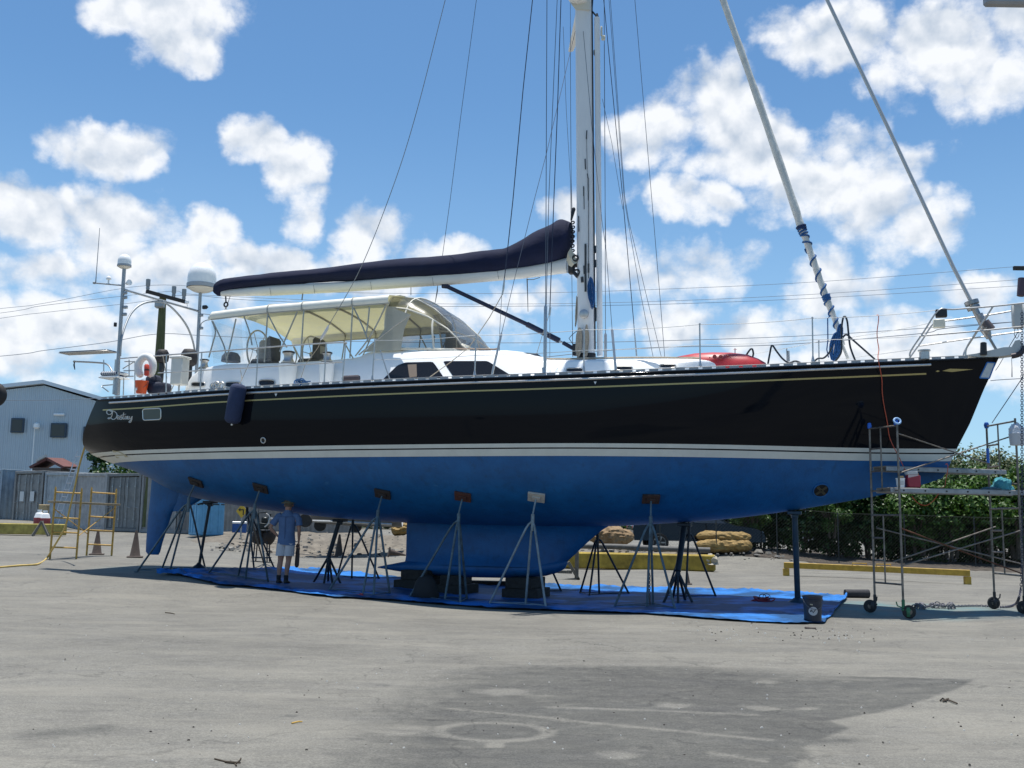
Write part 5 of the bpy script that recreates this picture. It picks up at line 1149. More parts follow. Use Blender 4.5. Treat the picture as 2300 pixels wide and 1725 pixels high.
# ---- keel blocks
wood = mat('dark_timber', (.030, .026, .022), .9, 0, .35, 9, bump=.5, bscale=30, stretch=(1, 4, 1)); conc = mat('grey_block', (.06, .06, .055), .9, 0, .25, 8, bump=.4)
def block(label, s, t, z, sz, rz, m=wood): 
    w = W(s, t, 0); o = obj('keel_block', MB().bbox((0, 0, sz[2] / 2), sz, .012), m, None, 30); o.location = (w.x, w.y, z); o.rotation_euler = (0, 0, -YAW + rz); return tag(o, label, 'timber block', 'timber blocks under the keel')
gz = g(*W(-1, 0, 0).xy)
block('lower timber block at the aft end of the keel', -2.05, 0, g(*W(-2.05, 0, 0).xy) + .005, (.80, 1.0, .21), .04); block('upper timber block at the aft end of the keel', -1.98, 0, g(*W(-2.05, 0, 0).xy) + .217, (.62, .9, .205), -.03)
block('lower timber block under the middle of the keel', -1.2, .1, g(*W(-1.2, 0, 0).xy) + .005, (.55, 1.0, .20), -.05); block('upper timber block under the middle of the keel', -1.22, .05, g(*W(-1.2, 0, 0).xy) + .207, (.42, .9, .20), .05)
block('lower timber block under the front of the keel', .38, 0, g(*W(.4, 0, 0).xy) + .005, (.76, 1.0, .21), .03); block('upper timber block under the front of the keel', .36, 0, g(*W(.4, 0, 0).xy) + .217, (.56, .95, .215), -.02)
# dark sack by the aft blocks
p = G(955, 1346); mb = MB(); rows = []
for i, (r, z) in enumerate([(.24, 0), (.27, .08), (.24, .2), (.20, .34), (.12, .44), (.02, .47)]): rows.append([Vector((r * math.cos(a) * (1 + .12 * noise.noise(Vector((math.cos(a) * 2, math.sin(a) * 2, z * 5)))), r * .8 * math.sin(a), z)) for a in [2 * PI * k / 20 for k in range(20)]])
mb.grid(rows, closed=True); o = obj('sack', mb, mat('black_sack', (.012, .012, .013), .8, bump=.6, bscale=12), None, 60); o.location = p; tag(o, 'black sack slumped against the aft keel blocks', 'sack')
# timber trestle and boards beyond the keel
tw = mat('grey_weathered_timber', (.17, .16, .14), .9, 0, .3, 6, stretch=(6, 1, 1), bump=.3)
def bar(mb, a, b_, w, h): 
    d = (b_ - a); x = d.normalized(); y = Vector((0, 0, 1)).cross(x)
    if y.length < .05: y = Vector((0, 1, 0)).cross(x)
    y.normalize(); z = x.cross(y); q = Matrix((x, y, z)).transposed(); mb.bbox((a + b_) / 2, (d.length, w, h), .006, q)
p = G(1290, 1302); d_ = p.y; o = thing('timber_trestle', 'grey timber trestle standing just beyond the front of the keel', 'trestle', p)
for (a, b_) in (((1276, 1262), (1300, 1302)), ((1252, 1284), (1285, 1285)), ((1218, 1308), (1302, 1301)), ((1296, 1238), (1295, 1300))):
    mb = MB(); bar(mb, D(*a, d_) - p, D(*b_, d_) - p, .10, .08 if a[0] != 1296 else .03); obj('timber_beam', mb, tw, o, 30)
p = G(1105, 1318); mb = MB(); mb.bbox((0, 0, .06), (1.9, .25, .11), .01, Matrix.Rotation(-.15, 3, 'Z')); o = obj('timber_plank', mb, mat('dark_brown_timber', (.06, .04, .03), .9, 0, .3, 8), None, 30); o.location = G(1060, 1315); tag(o, 'dark timber plank lying on the tarp behind the keel', 'plank')
# ---- blue tarpaulin
NE = [(351, 1294), (400, 1293), (440, 1302), (495, 1316), (560, 1320), (633, 1328), (700, 1338), (753, 1344), (850, 1348), (986, 1359), (1100, 1368), (1230, 1373), (1450, 1381), (1585, 1392), (1700, 1400), (1796, 1404), (1852, 1402), (1874, 1376), (1900, 1347)]
FE = [(351, 1293), (400, 1285), (440, 1283), (495, 1282), (560, 1281), (633, 1281), (700, 1281), (753, 1283), (866, 1299), (1000, 1308), (1100, 1314), (1230, 1317), (1327, 1322), (1500, 1325), (1666, 1329), (1799, 1335), (1840, 1338), (1878, 1343), (1902, 1344)]
NC, NR = 300, 64; rows = []
for j in range(NR + 1):
    r = []
    for i in range(NC + 1):
        k = i / NC * (len(NE) - 1); a = min(int(k), len(NE) - 2); f = k - a
        if j == 0 and i == 0: nearP = []; farP = []
        if j == 0: nearP.append(G(lin(NE[a][0], NE[a + 1][0], f), lin(NE[a][1], NE[a + 1][1], f))); farP.append(G(lin(FE[a][0], FE[a + 1][0], f), lin(FE[a][1], FE[a + 1][1], f)))
        t = j / NR; p = lin(nearP[i], farP[i], t); q = p * 1
        edge_ = max(0, 1 - t * (farP[i] - nearP[i]).length / .7); fe = max(0, 1 - (1 - t) * (farP[i] - nearP[i]).length / 1.1)
        wr = noise.noise(Vector((p.x * 1.2, p.y * 3.5, 1))) * .5 + noise.noise(Vector((p.x * 4, p.y * 9, 4))) * .35
        z = .014 + .02 * abs(wr) + .02 * max(0, noise.noise(Vector((p.x * 7, p.y * 12, 2)))) + edge_ * (.04 + .10 * max(0, noise.noise(Vector((p.x * 2.6, 3, 0))) + .15) + .05 * noise.noise(Vector((p.x * 9, p.y * 14, 6)))) * (math.sin(min(1, t * 8) * PI * .5) if j else .15) + fe * (.03 + .12 * max(0, wr) + .05 * noise.noise(Vector((p.x * 5, p.y * 9, 8))))
        if i < 110: z += .09 * max(0, wr + .35) * edge_ * min(1, t * 10)
        q.z = g(q.x, q.y) + .012 + z; q.x += .03 * noise.noise(Vector((i * .2, j * .5, 0))) ; q.y += .06 * noise.noise(Vector((i * .15, j * .2, 9))); r.append(q)
    rows.append(r)
CLEAN[0] = False
tarp = obj('tarpaulin', MB().grid(rows), mat('blue_tarp', (.03, .17, .50), .6, 0, .15, 3, bump=1.0, bscale=7, spec=.12), None, 80)
# grimy patches by noise, strengthened to put more shade into the colour
CLEAN[0] = True
mdt = tarp.data.materials[0]; nt = mdt.node_tree; b = nt.nodes['Principled BSDF']; src = b.inputs['Base Color'].links[0].from_socket
nn = nt.nodes.new('ShaderNodeTexNoise'); nn.inputs['Scale'].default_value = .9; nn.inputs['Detail'].default_value = 7; tcn = nt.nodes.new('ShaderNodeTexCoord'); nt.links.new(tcn.outputs['Object'], nn.inputs[0]); mrn = nt.nodes.new('ShaderNodeMapRange'); mrn.inputs[1].default_value = .42; mrn.inputs[2].default_value = .54; mrn.inputs[4].default_value = .75; nt.links.new(nn.outputs['Fac'], mrn.inputs[0])
mm = nt.nodes.new('ShaderNodeMix'); mm.data_type = 'RGBA'; nt.links.new(mrn.outputs[0], mm.inputs[0]); nt.links.new(src, mm.inputs[6]); mm.inputs[7].default_value = (.014, .034, .06, 1); nt.links.new(mm.outputs[2], b.inputs['Base Color'])
tag(tarp, 'crumpled blue plastic tarpaulin spread on the ground under the yacht', 'tarpaulin')
# ---- dark bucket, mat roll, reel, debris
p = G(1826, 1400); s = p.y / FP
R0 = 20.5 * s; H0 = 56 * s; o = obj('bucket', MB().lathe([(.001, .004), (R0 * .90, .004), (R0 * .98, H0 * .8), (R0 * 1.06, H0 * .82), (R0 * 1.06, H0 * .86), (R0 * 1.0, H0 * .87), (R0 * 1.08, H0 * .96), (R0 * 1.08, H0), (R0 * .98, H0), (R0 * .85, .02), (.001, .02)], (0, 0, 0), 30), mat('dark_navy_bucket', (.012, .018, .035), .4, 0, .1, 8), None, 40)
o.location = p + Vector((0, 0, .03)); tag(o, 'dark navy plastic bucket with a round white emblem on the corner of the tarp', 'bucket')
mb = MB(); cx, cz, rr = -.03, H0 * .42, R0 * .46
def onb(x, z, of=.004): r = lin(R0 * .90, R0 * .98, z / (H0 * .8)) + of; return Vector((x, -math.sqrt(max(0, r * r - x * x)), z))
P = [onb(cx + rr * math.cos(a), cz + rr * math.sin(a)) for a in [2 * PI * k / 24 for k in range(24)]]; mb.add(P + [onb(cx, cz)], [(i, (i + 1) % 24, 24) for i in range(24)]); e = obj('emblem', mb, mat('faded_white_print', (.45, .45, .46), .6), o, 0)
mb = MB(); mb.tube([onb(cx - rr * .45, cz + rr * .35, .006), onb(cx - rr * .05, cz - rr * .35, .006), onb(cx + rr * .5, cz + rr * .4, .006)], .007, 6); obj('check_mark', mb, mat('dark_print', (.02, .03, .05), .6), e, 50)
mb = MB(); mb.add([onb(cx - rr * .7, H0 * .66), onb(cx - rr * .1, H0 * .645), onb(cx - rr * .1, H0 * .69), onb(cx - rr * .7, H0 * .7)], [(0, 1, 2, 3)]); obj('small_label', mb, mat('pale_tan_label', (.4, .36, .25), .6), o, 0)
mb = MB(); mb.tube([Vector((R0 * 1.08 * math.cos(a), -R0 * 1.08 * abs(math.sin(a)) * .98 - .005, H0 * .9 - .17 * abs(math.sin(a)))) for a in [PI + PI * k / 16 for k in range(17)]], .004, 6); obj('bail_handle', mb, wire_m, o, 50)
p = G(1925, 1343); mb = MB(); rx_ = Matrix.Rotation(PI / 2, 3, 'Y'); prof = [(.05, -.26), (.085, -.26), (.09, -.25), (.088, 0), (.09, .25), (.085, .26), (.05, .26), (.045, .1), (.045, -.1)]; mb.lathe(prof, (0, 0, .09), 20, rot=Matrix.Rotation(.06, 3, 'Z') @ rx_); o = obj('rolled_mat', mb, mat('dark_grey_mat', (.03, .03, .035), .8, 0, .2, 10, bump=.3), None, 50); o.location = p; tag(o, 'rolled dark grey mat lying beyond the end of the blue tarp', 'rolled mat')
p = G(1713, 1354); o = thing('cord_reel', 'red cord heap with a looped handle lying on the blue tarp', 'cord reel', p); mb = MB(); rnd = random.Random(4)
for k in range(9): mb.torus((rnd.uniform(-.14, .14), rnd.uniform(-.04, .04), .03 + .012 * k * .5), rnd.uniform(.06, .1), .012, Matrix.Rotation(rnd.uniform(-.4, .4), 3, 'X') @ Matrix.Rotation(rnd.uniform(-.5, .5), 3, 'Y'), 18, 6, 0, 1.4)
obj('cord', mb, mat('dark_red_cord', (.22, .02, .03), .6), o, 60); mb = MB(); mb.torus((.0, 0, .10), .07, .008, Matrix.Rotation(PI / 2, 3, 'X'), 18, 6); mb.torus((.08, 0, .11), .07, .006, Matrix.Rotation(1.3, 3, 'X'), 18, 6); obj('handle', mb, black, o, 60)
p = G(808, 1342); mb = MB(); mb.bbox((0, 0, .035), (.15, .08, .05), .015, Matrix.Rotation(.3, 3, 'Z')); mb.bbox((.03, 0, .06), (.06, .05, .04), .01); o = obj('sanding_block', mb, mat('dark_pink_plastic', (.35, .05, .06), .6), None, 40); o.location = p; tag(o, 'small red sanding tool lying on the tarp at a jack stand foot', 'tool')
# chips and grit on the ground
rnd = random.Random(3); mb = MB()
for k in range(330):
    if k < 70: c = G(rnd.gauss(1880, 60), rnd.gauss(1425, 12))
    elif k < 110: c = G(rnd.gauss(1640, 70), rnd.gauss(1425, 12))
    else: c = G(rnd.uniform(-20, 2320), rnd.uniform(1400, 1720))
    s = rnd.uniform(.004, .012) if k >= 110 else rnd.uniform(.006, .018); q = Matrix.Rotation(rnd.uniform(0, 6), 3, 'Z'); mb.box(c + Vector((0, 0, s * .4)), (s * rnd.uniform(1, 2.2), s * 1.3, s), q, 0 if rnd.random() < .5 else 1, .6)
gt = obj('ground_chips', mb, [mat('pale_chip', (.55, .53, .48), .8), mat('dark_chip', (.07, .06, .05), .9)], None, 0); tag(gt, 'paint chips and grit scattered over the asphalt', 'debris', None, 'stuff')
def stick(label, a, b_, r, m, cat='stick', nm='stick'):
    p, q = G(*a), G(*b_); mid = lin(p, q, .5) + Vector((.01, .015, .01)); o = obj(nm, MB().tube([p + Vector((0, 0, r)), mid, q + Vector((0, 0, r))], [r, r, r * .7], 7), m, None, 50); return tag(o, label, cat)
twig = mat('dark_twig', (.05, .035, .02), .9)
stick('thin dark twig on the asphalt below the tarp edge at left', (371, 1377), (392, 1380), .008, twig, 'twig', 'twig')
stick('short yellow stick lying on the asphalt in the foreground', (655, 1626), (679, 1622.5), .006, mat('yellow_wood', (.55, .33, .06), .7))
o = thing('twig', 'forked dark twig on the asphalt at the bottom edge', 'twig', G(520, 1710)); O = o.location
for i, pts in enumerate((((482, 1707), (505, 1713), (540, 1716)), ((505, 1715), (530, 1718), (538, 1711), (541, 1706)), ((528, 1718), (531, 1723)))): obj('twig_branch', MB().tube([G(*q, .008) - O for q in pts], .005, 6), twig, o, 50)
o = thing('twig', 'small dry twig tangle on the asphalt at right', 'twig', G(2120, 1577)); O = o.location
for pts in (((2112, 1576), (2118, 1571), (2126, 1578)), ((2118, 1578), (2130, 1572)), ((2126, 1573), (2150, 1583))): obj('twig_branch', MB().tube([G(*q, .012) - O for q in pts], .007, 6), twig, o, 50)
stick('brown stick end beside the paint chips in front of the bucket', (1808, 1413), (1833, 1414), .02, mat('brown_grey_stick', (.10, .08, .07), .9))
# ---- bow scaffold
sc = mat('scaffold_tube', (.19, .165, .14), .5, .5, .5, 7); blue_t = mat('bright_blue_tape', (.02, .13, .55), .5); alu = mat('aluminium_plank', (.30, .31, .32), .5, .5, .2, 6)
A0 = G(1966, 1376); B0 = G(2030, 1389); C0 = G(2235, 1368); D0 = G(2302, 1379)
def zat(v, u, P): return D(u, v, P.y).z
scf = thing('rolling_scaffold', 'grey rolling scaffold tower on black casters beside the bow', 'scaffold', A0); SO = A0.copy()
zA, zB = zat(963, 1961, A0), zat(943, 2013, B0); zt = (zA + zB) / 2
def post(P, z0, z1, r=.0225): return MB().tube([P - SO + Vector((0, 0, z0 - P.z)), P - SO + Vector((0, 0, z1 - P.z))], r * .88, 10)
for nm, (P, Q) in {'a': (A0, B0), 'b': (C0, D0)}.items():
    zz = zt if nm == 'a' else (zat(955, 2218, C0) + zat(936, 2295, D0)) / 2; k = zz - zt
    for X_ in (P, Q): obj('scaffold_post', post(X_, X_.z + .2, zz), sc, scf, 50)
    I = lin(P, Q, .40); mb = MB(); zf = lambda v: zat(v, 1965, A0) + k
    levels = [(963, 0, 1), (1103, 0, 1), (1157, 0, 1), (1308, 0, 1), (1009, 0, .4), (1059, 0, .4), (1208, 0, .4), (1258, 0, .4)]
    for (v, a, b_) in levels: z = zf(v); mb.tube([lin(P, Q, a) - SO + Vector((0, 0, z - P.z)), lin(P, Q, b_) - SO + Vector((0, 0, z - lin(P, Q, b_).z))], .017, 8)
    for (v0, v1) in ((963, 1103), (1157, 1308)): mb.tube([I - SO + Vector((0, 0, zf(v1) - I.z)), I - SO + Vector((0, 0, zf(v0) - I.z))], .015, 8)
    obj('ladder_frame', mb, sc, scf, 50)
    for X_ in (P, Q):
        f = X_ - SO; col = mat('green_caster', (.04, .16, .08), .6, .2, .3, 20) if X_ is B0 else black; d = Vector((.09, -.02, 0)) if X_ is B0 else (Vector((-.09, 0, 0)) if X_ is A0 else Vector((-.02, .0, 0)))
        rz = Matrix.Rotation(PI / 2, 3, 'X'); c = f + d + Vector((0, 0, .115)); w = obj('caster', MB().lathe([(.05, -.02), (.095, -.028), (.115, -.018), (.115, .018), (.095, .028), (.05, .02)], c, 24, rot=rz), rubber, scf, 40)
        obj('caster_hub', MB().lathe([(.001, -.024), (.05, -.022), (.05, .022), (.001, .024)], c, 16, rot=rz), sc, w, 40)
        mb = MB(); mb.bbox(lin(f, c, .5) + Vector((0, 0, .09)), (.16, .07, .035), .01); mb.bbox(lin(f, c, .7) + Vector((0, -.04, .03)), (.06, .008, .16), .003); mb.bbox(lin(f, c, .7) + Vector((0, .04, .03)), (.06, .008, .16), .003); mb.tube([f + Vector((0, 0, .16)), f + Vector((0, 0, .32))], .028, 10); mb.tube([c + Vector((-.06 if X_ is B0 else .06, 0, .05)), c + Vector((-.2 if X_ is B0 else .12, 0, .1)), c + Vector((-.22 if X_ is B0 else .13, 0, .17))], .012, 6); obj('caster_fork', mb, col, scf, 50)
def br(a, b_, r=.0125): return MB().tube([a - SO, b_ - SO], r, 8)
obj('cross_brace', br(D(2018, 974, B0.y - .03), D(2226, 1043, D0.y)), sc, scf, 50); obj('cross_brace', br(D(2268, 981, D0.y), D(2022, 1062, B0.y - .03)), sc, scf, 50)
obj('cross_brace', br(D(1969, 1186, A0.y), D(2300, 1268, C0.y - .1)), sc, scf, 50); obj('cross_brace', br(D(2006, 1262, A0.y), D(2236, 1183, C0.y)), sc, scf, 50)
obj('cross_brace', br(D(2022, 1186, B0.y), D(2299, 1290, D0.y)), rust, scf, 50); obj('cross_brace', br(D(2028, 1270, B0.y), D(2298, 1190, D0.y)), sc, scf, 50)
mb = MB(); tB = B0 - SO + Vector((0, 0, zt - B0.z)); mb.torus(tB + Vector((0, -.02, .03)), .058, .018, Matrix.Rotation(R_(62), 3, 'X'), 22, 8); obj('tape_ring', mb, mat('light_blue_tape_roll', (.25, .42, .65), .5), scf, 50)
mb = MB(); mb.lathe([(.035, -.05), (.04, .0), (.03, .05), (.001, .06)], A0 - SO + Vector((0, 0, zt - A0.z)), 14); obj('blue_tape_wrap', mb, blue_t, scf, 50); mb = MB(); mb.lathe([(.04, -.04), (.045, .0), (.03, .05), (.001, .06)], tB + Vector((.0, .03, 0)), 14); obj('blue_tape_wrap', mb, blue_t, scf, 50); mb = MB(); tC = C0 - SO + Vector((0, 0, zat(955, 2218, C0) - C0.z)); mb.lathe([(.035, -.06), (.05, .0), (.035, .05), (.001, .06)], tC, 14); obj('blue_tape_wrap', mb, blue_t, scf, 50); mb = MB(); mb.tube([tC + Vector((0, 0, -.45)), tC + Vector((0, 0, -.75))], .028, 10); obj('blue_tape_wrap', mb, blue_t, scf, 50)
def walkboard(label, P, Q, z, w, u0, u1, off):
    """plank lying across the two frames"""
    a = D(u0, 1100, P.y); b_ = D(u1, 1100, Q.y); a = Vector((a.x, P.y, z)); b_ = Vector((b_.x, Q.y, z)); o = thing('scaffold_plank', label, 'plank', a, 0, 'planks across the bow scaffold'); x = (b_ - a).normalized(); y = Vector((0, 0, 1)).cross(x).normalized(); q = Matrix((x, y, Vector((0, 0, 1)))).transposed(); L_ = (b_ - a).length
    mb = MB(); mb.bbox((b_ - a) / 2 + y * (w / 2) + Vector((0, 0, .012)), (L_, w - .02, .02), .004, q); obj('plank_deck', mb, mat('plywood_deck', (.26, .22, .17), .8, 0, .2, 8), o, 30)
    for k in (0, 1):
        mb = MB(); mb.bbox((b_ - a) / 2 + y * (w * k) + Vector((0, 0, -.03)), (L_, .03, .085), .008, q); obj('side_rail', mb, alu, o, 30)
    mb = MB(); n = int(L_ / .42)
    for k in range(n): c = x * (.25 + k * .42) + Vector((0, 0, -.03)); mb.lathe([(.001, 0), (.016, 0), (.016, .004), (.001, .004)], c - y * .019, 10, rot=Matrix.Rotation(PI / 2, 3, 'X'))
    obj('rung_end', mb, black, o, 40); return o
zp1 = zat(1097, 2014, B0) ; zp2 = zat(1050, 1964, A0)
pl1 = lin(B0, A0, .12); pl1b = lin(D0, C0, .12)
w1_ = walkboard('lower aluminium plank carrying the red container and the rags', Vector((pl1.x, pl1.y, 0)), Vector((pl1b.x, pl1b.y, 0)), zp1, .48, 2000, 2312, 0)
pl2 = lin(B0, A0, .62); pl2b = lin(D0, C0, .62)
w2_ = walkboard('upper aluminium plank above the red container, at the stem', Vector((pl2.x, pl2.y, 0)), Vector((pl2b.x, pl2b.y, 0)), zp2, .40, 1992, 2262, 0)
def onp(u, dy=.15): p = D(u, 1097, lin(pl1.y, pl1b.y, (u - 2014) / 280) + dy); p.z = zp1 + .024; return p
redj = mat('dark_red_plastic', (.30, .02, .04), .4, 0, .1, 8)
p = onp(2051); o = thing('solvent_can', 'dark red rectangular can with a pale label on the lower scaffold plank', 'can', p); s = p.y / FP
obj('can_body', MB().bbox((0, 0, 14.5 * s), (29 * s, .16, 29 * s), .02), redj, o, 40); obj('can_label', MB().add([Vector((-14 * s, -.082, 22 * s)), Vector((9 * s, -.082, 27 * s)), Vector((9 * s, -.082, 29 * s)), Vector((-14 * s, -.082, 29 * s))], [(0, 1, 2, 3)]), mat('pale_pink_label', (.55, .45, .45), .6), o, 0)
mb = MB(); mb.bbox((-3 * s, 0, 33 * s), (24 * s, .14, 8 * s), .01); obj('paper_cover', mb, mat('grey_white_paper', (.55, .55, .54), .8), o, 30); mb = MB(); mb.lathe([(.02, 0), (.02, .03), (.001, .03)], (11 * s, 0, 29 * s), 12); obj('can_cap', mb, mat('orange_cap', (.6, .25, .05), .5), o, 40)
p = onp(2023); o = thing('paint_tub', 'white tub with printed front beside the red can on the scaffold plank', 'tub', p)
obj('tub_body', MB().lathe([(.001, 0), (8.2 * s, 0), (9.5 * s, 19 * s), (10.2 * s, 19 * s), (10.2 * s, 21 * s), (.001, 21 * s)], (0, 0, 0), 24), white_gel, o, 40); mb = MB(); mb.bbox((3 * s, .02, 24 * s), (10 * s, 8 * s, 5 * s), .01); obj('sponge', mb, mat('tan_sponge', (.35, .24, .12), .9), o, 30)
mb = MB(); [mb.add([Vector((-4 * s, -9.3 * s, z * s)), Vector((4 * s, -9.3 * s, z * s)), Vector((4 * s, -9.35 * s, (z + .8) * s)), Vector((-4 * s, -9.35 * s, (z + .8) * s))], [(0, 1, 2, 3)]) for z in (6, 8, 10, 12, 14)]; obj('print_lines', mb, mat('grey_print', (.25, .27, .3), .6), o, 0)
def heap(name, label, cat, c, R, m, seed, sq=.5, par=None):
    mb = MB(); rows = []
    for i in range(13):
        ph = PI / 2 * i / 12; row = []
        for k in range(26): a = 2 * PI * k / 26; d = Vector((math.cos(a) * math.cos(ph), math.sin(a) * math.cos(ph), math.sin(ph))); r = 1 + .35 * noise.noise(d * 2.2 + Vector((seed, 0, 0))) + .18 * noise.noise(d * 6 + Vector((seed, 5, 0))); row.append(Vector((d.x * R[0] * r, d.y * R[1] * r, d.z * R[2] * r)))
        rows.append(row)
    mb.grid(rows, closed=True); mb.add(rows[0], [tuple(range(26))]); o = obj(name, mb, m, par, 60)
    if par is None: o.location = c; tag(o, label, cat)
    return o
rag = mat('teal_rag', (.06, .26, .30), .95, 0, .3, 8, bump=.8, bscale=14)
heap('rag', 'crumpled teal rag heap on the lower scaffold plank', 'rag', onp(2252), (.20, .16, .21), rag, 2); heap('rag', 'flat blue grey cloth beside the teal rag heap on the plank', 'rag', onp(2226), (.17, .15, .045), mat('blue_grey_cloth', (.09, .16, .20), .95, 0, .3, 8, bump=.8, bscale=14), 5)
p = onp(2272); o = thing('tape_roll', 'small yellow tape roll by the teal rag on the plank', 'tape', p); obj('tape', MB().torus((0, -.06, .045), .03, .018, Matrix.Rotation(PI / 2, 3, 'X'), 18, 8), mat('yellow_tape', (.6, .5, .05), .5), o, 60)
o = thing('plastic_bag', 'white plastic bag and tub hung on the right scaffold post', 'bag', D(2285, 1000, D0.y - .12)); s = D0.y / FP
obj('tub', MB().lathe([(.001, 0), (15 * s, 0), (17 * s, 26 * s), (.001, 26 * s)], (0, 0, 0), 24), mat('milky_tub', (.55, .55, .56), .5), o, 40)
hb = heap('bag_top', '', '', None, (17 * s, 14 * s, 22 * s), mat('white_plastic_film', (.66, .67, .70), .35, 0, .1, 8, bump=.9, bscale=16), 3, par=o); hb.location = (0, 0, 26 * s)
P = [D(u, v, w1_.location.y + .4) for u, v in ((2124, 1044), (2126, 1041), (2129, 1046), (2128, 1060), (2124, 1078), (2122, 1092), (2110, 1098), (2108, 1108), (2096, 1125), (2080, 1135), (2062, 1130), (2048, 1115))]
o = obj('extension_cord', MB().tube(catmull(P, 4), .007, 6), cordm, None, 60); tag(o, 'orange cord looped over the two scaffold planks', 'extension cord')
# ---- hanging chain and heap of chain/rope on the ground
dz = D0.y - .35
pts = [D(2295.5, v, dz) for v in (700, 760, 860, 937, 1050, 1160, 1280)] + [D(2293, 1320, dz), D(2288, 1345, dz)] + [G(u, v, .02) for u, v in ((2282, 1358), (2270, 1364), (2245, 1366), (2200, 1363), (2150, 1364))]
o = chain('chain', catmull(pts, 4), .055, .0055, mat('blue_grey_chain', (.05, .055, .09), .55, .5, .3, 20)); tag(o, 'long steel chain hanging at the right edge and trailing along the ground', 'chain')
mb = MB(); rnd = random.Random(9)
for k in range(46): u = rnd.uniform(2052, 2145); c = G(u, rnd.gauss(1366, 1.6), .02); mb.torus(c + Vector((0, 0, rnd.uniform(0, .05))), rnd.uniform(.03, .06), .012, Matrix.Rotation(rnd.uniform(-1, 1), 3, 'X') @ Matrix.Rotation(rnd.uniform(-1, 1), 3, 'Y'), 12, 6)
o = obj('rope_heap', mb, mat('grey_old_rope', (.17, .17, .19), .95, 0, .3, 30), None, 60); tag(o, 'grey tangle of old rope on the ground between the scaffold casters', 'rope')
# ---- travel lift parts that reach into the frame
lift = mat('grey_lift_paint', (.30, .31, .33), .5, 0, .1, 3)
o = thing('boat_lift', 'grey gantry beam of a boat lift cutting the top right corner', 'boat lift', (7.6, 9.0, 0)); a = D(2212, 17, 9.0) - o.location
mb = MB(); mb.bbox((a.x + 2.2, 0, a.z + .27), (4.4, .10, .5), .02); obj('gantry_beam', mb, lift, o, 30); mb = MB(); mb.bbox((a.x + 4.1, 0, a.z / 2), (.4, .4, a.z), .02); obj('gantry_leg', mb, lift, o, 30)
q = a.x + 4.1; obj('lift_wheel', MB().lathe([(.2, -.2), (.5, -.2), (.55, -.12), (.55, .12), (.5, .2), (.2, .2)], (q, -.35, .55), 28, rot=Matrix.Rotation(PI / 2, 3, 'X')), rubber, o, 40)
# hose sock of yellow water hose from the transom
d1 = 25.9; ge = G(102, 1258)
hp = [(193, 970, 25.7), (193, 985, 25.75), (192, 998, 25.8), (183, 1028, 26.0), (178, 1047, 26.1), (169, 1089, 26.3), (157, 1141, 26.6), (145, 1186, 26.9), (121, 1228, 27.2)]
P = [D(*q) for q in hp] + [G(104, 1257, .03), G(87, 1268, .02), G(66, 1271, .02), G(45, 1272, .02), G(0, 1276, .02), G(-60, 1280, .02)]
for i, p in enumerate(P[:9]): p.z = max(p.z, g(p.x, p.y) + .03)
o = obj('water_hose', MB().tube(catmull(P, 6), .024, 8), mat('yellow_hose', (.50, .36, .11), .6, 0, .15, 6), None, 60); tag(o, 'yellow hose hanging from the stern and running left along the ground', 'hose')
# left edge: tyre of the lift leaning in
o = thing('hanging_tyre', 'black rubber tyre at the left edge of the picture beside the sky', 'tyre', D(-14, 887, 12)); s = 12 / FP
mb = MB(); mb.torus((0, 0, 0), 17 * s, 12 * s, Matrix.Rotation(PI / 2, 3, 'X') @ Matrix.Rotation(.0, 3, 'Y'), 30, 12); obj('tyre', mb, rubber, o, 60); mb = MB(); mb.tube([Vector((-.05, 0, 0)), Vector((-.6, 0, 0)), Vector((-.6, 0, -o.location.z))], .03, 8); obj('tyre_hanger', mb, lift, o, 50)
# ================================================================ background
def put(o, p, label, cat, group=None, rz=0): o.location = p; o.rotation_euler = (0, 0, rz); return tag(o, label, cat, group)
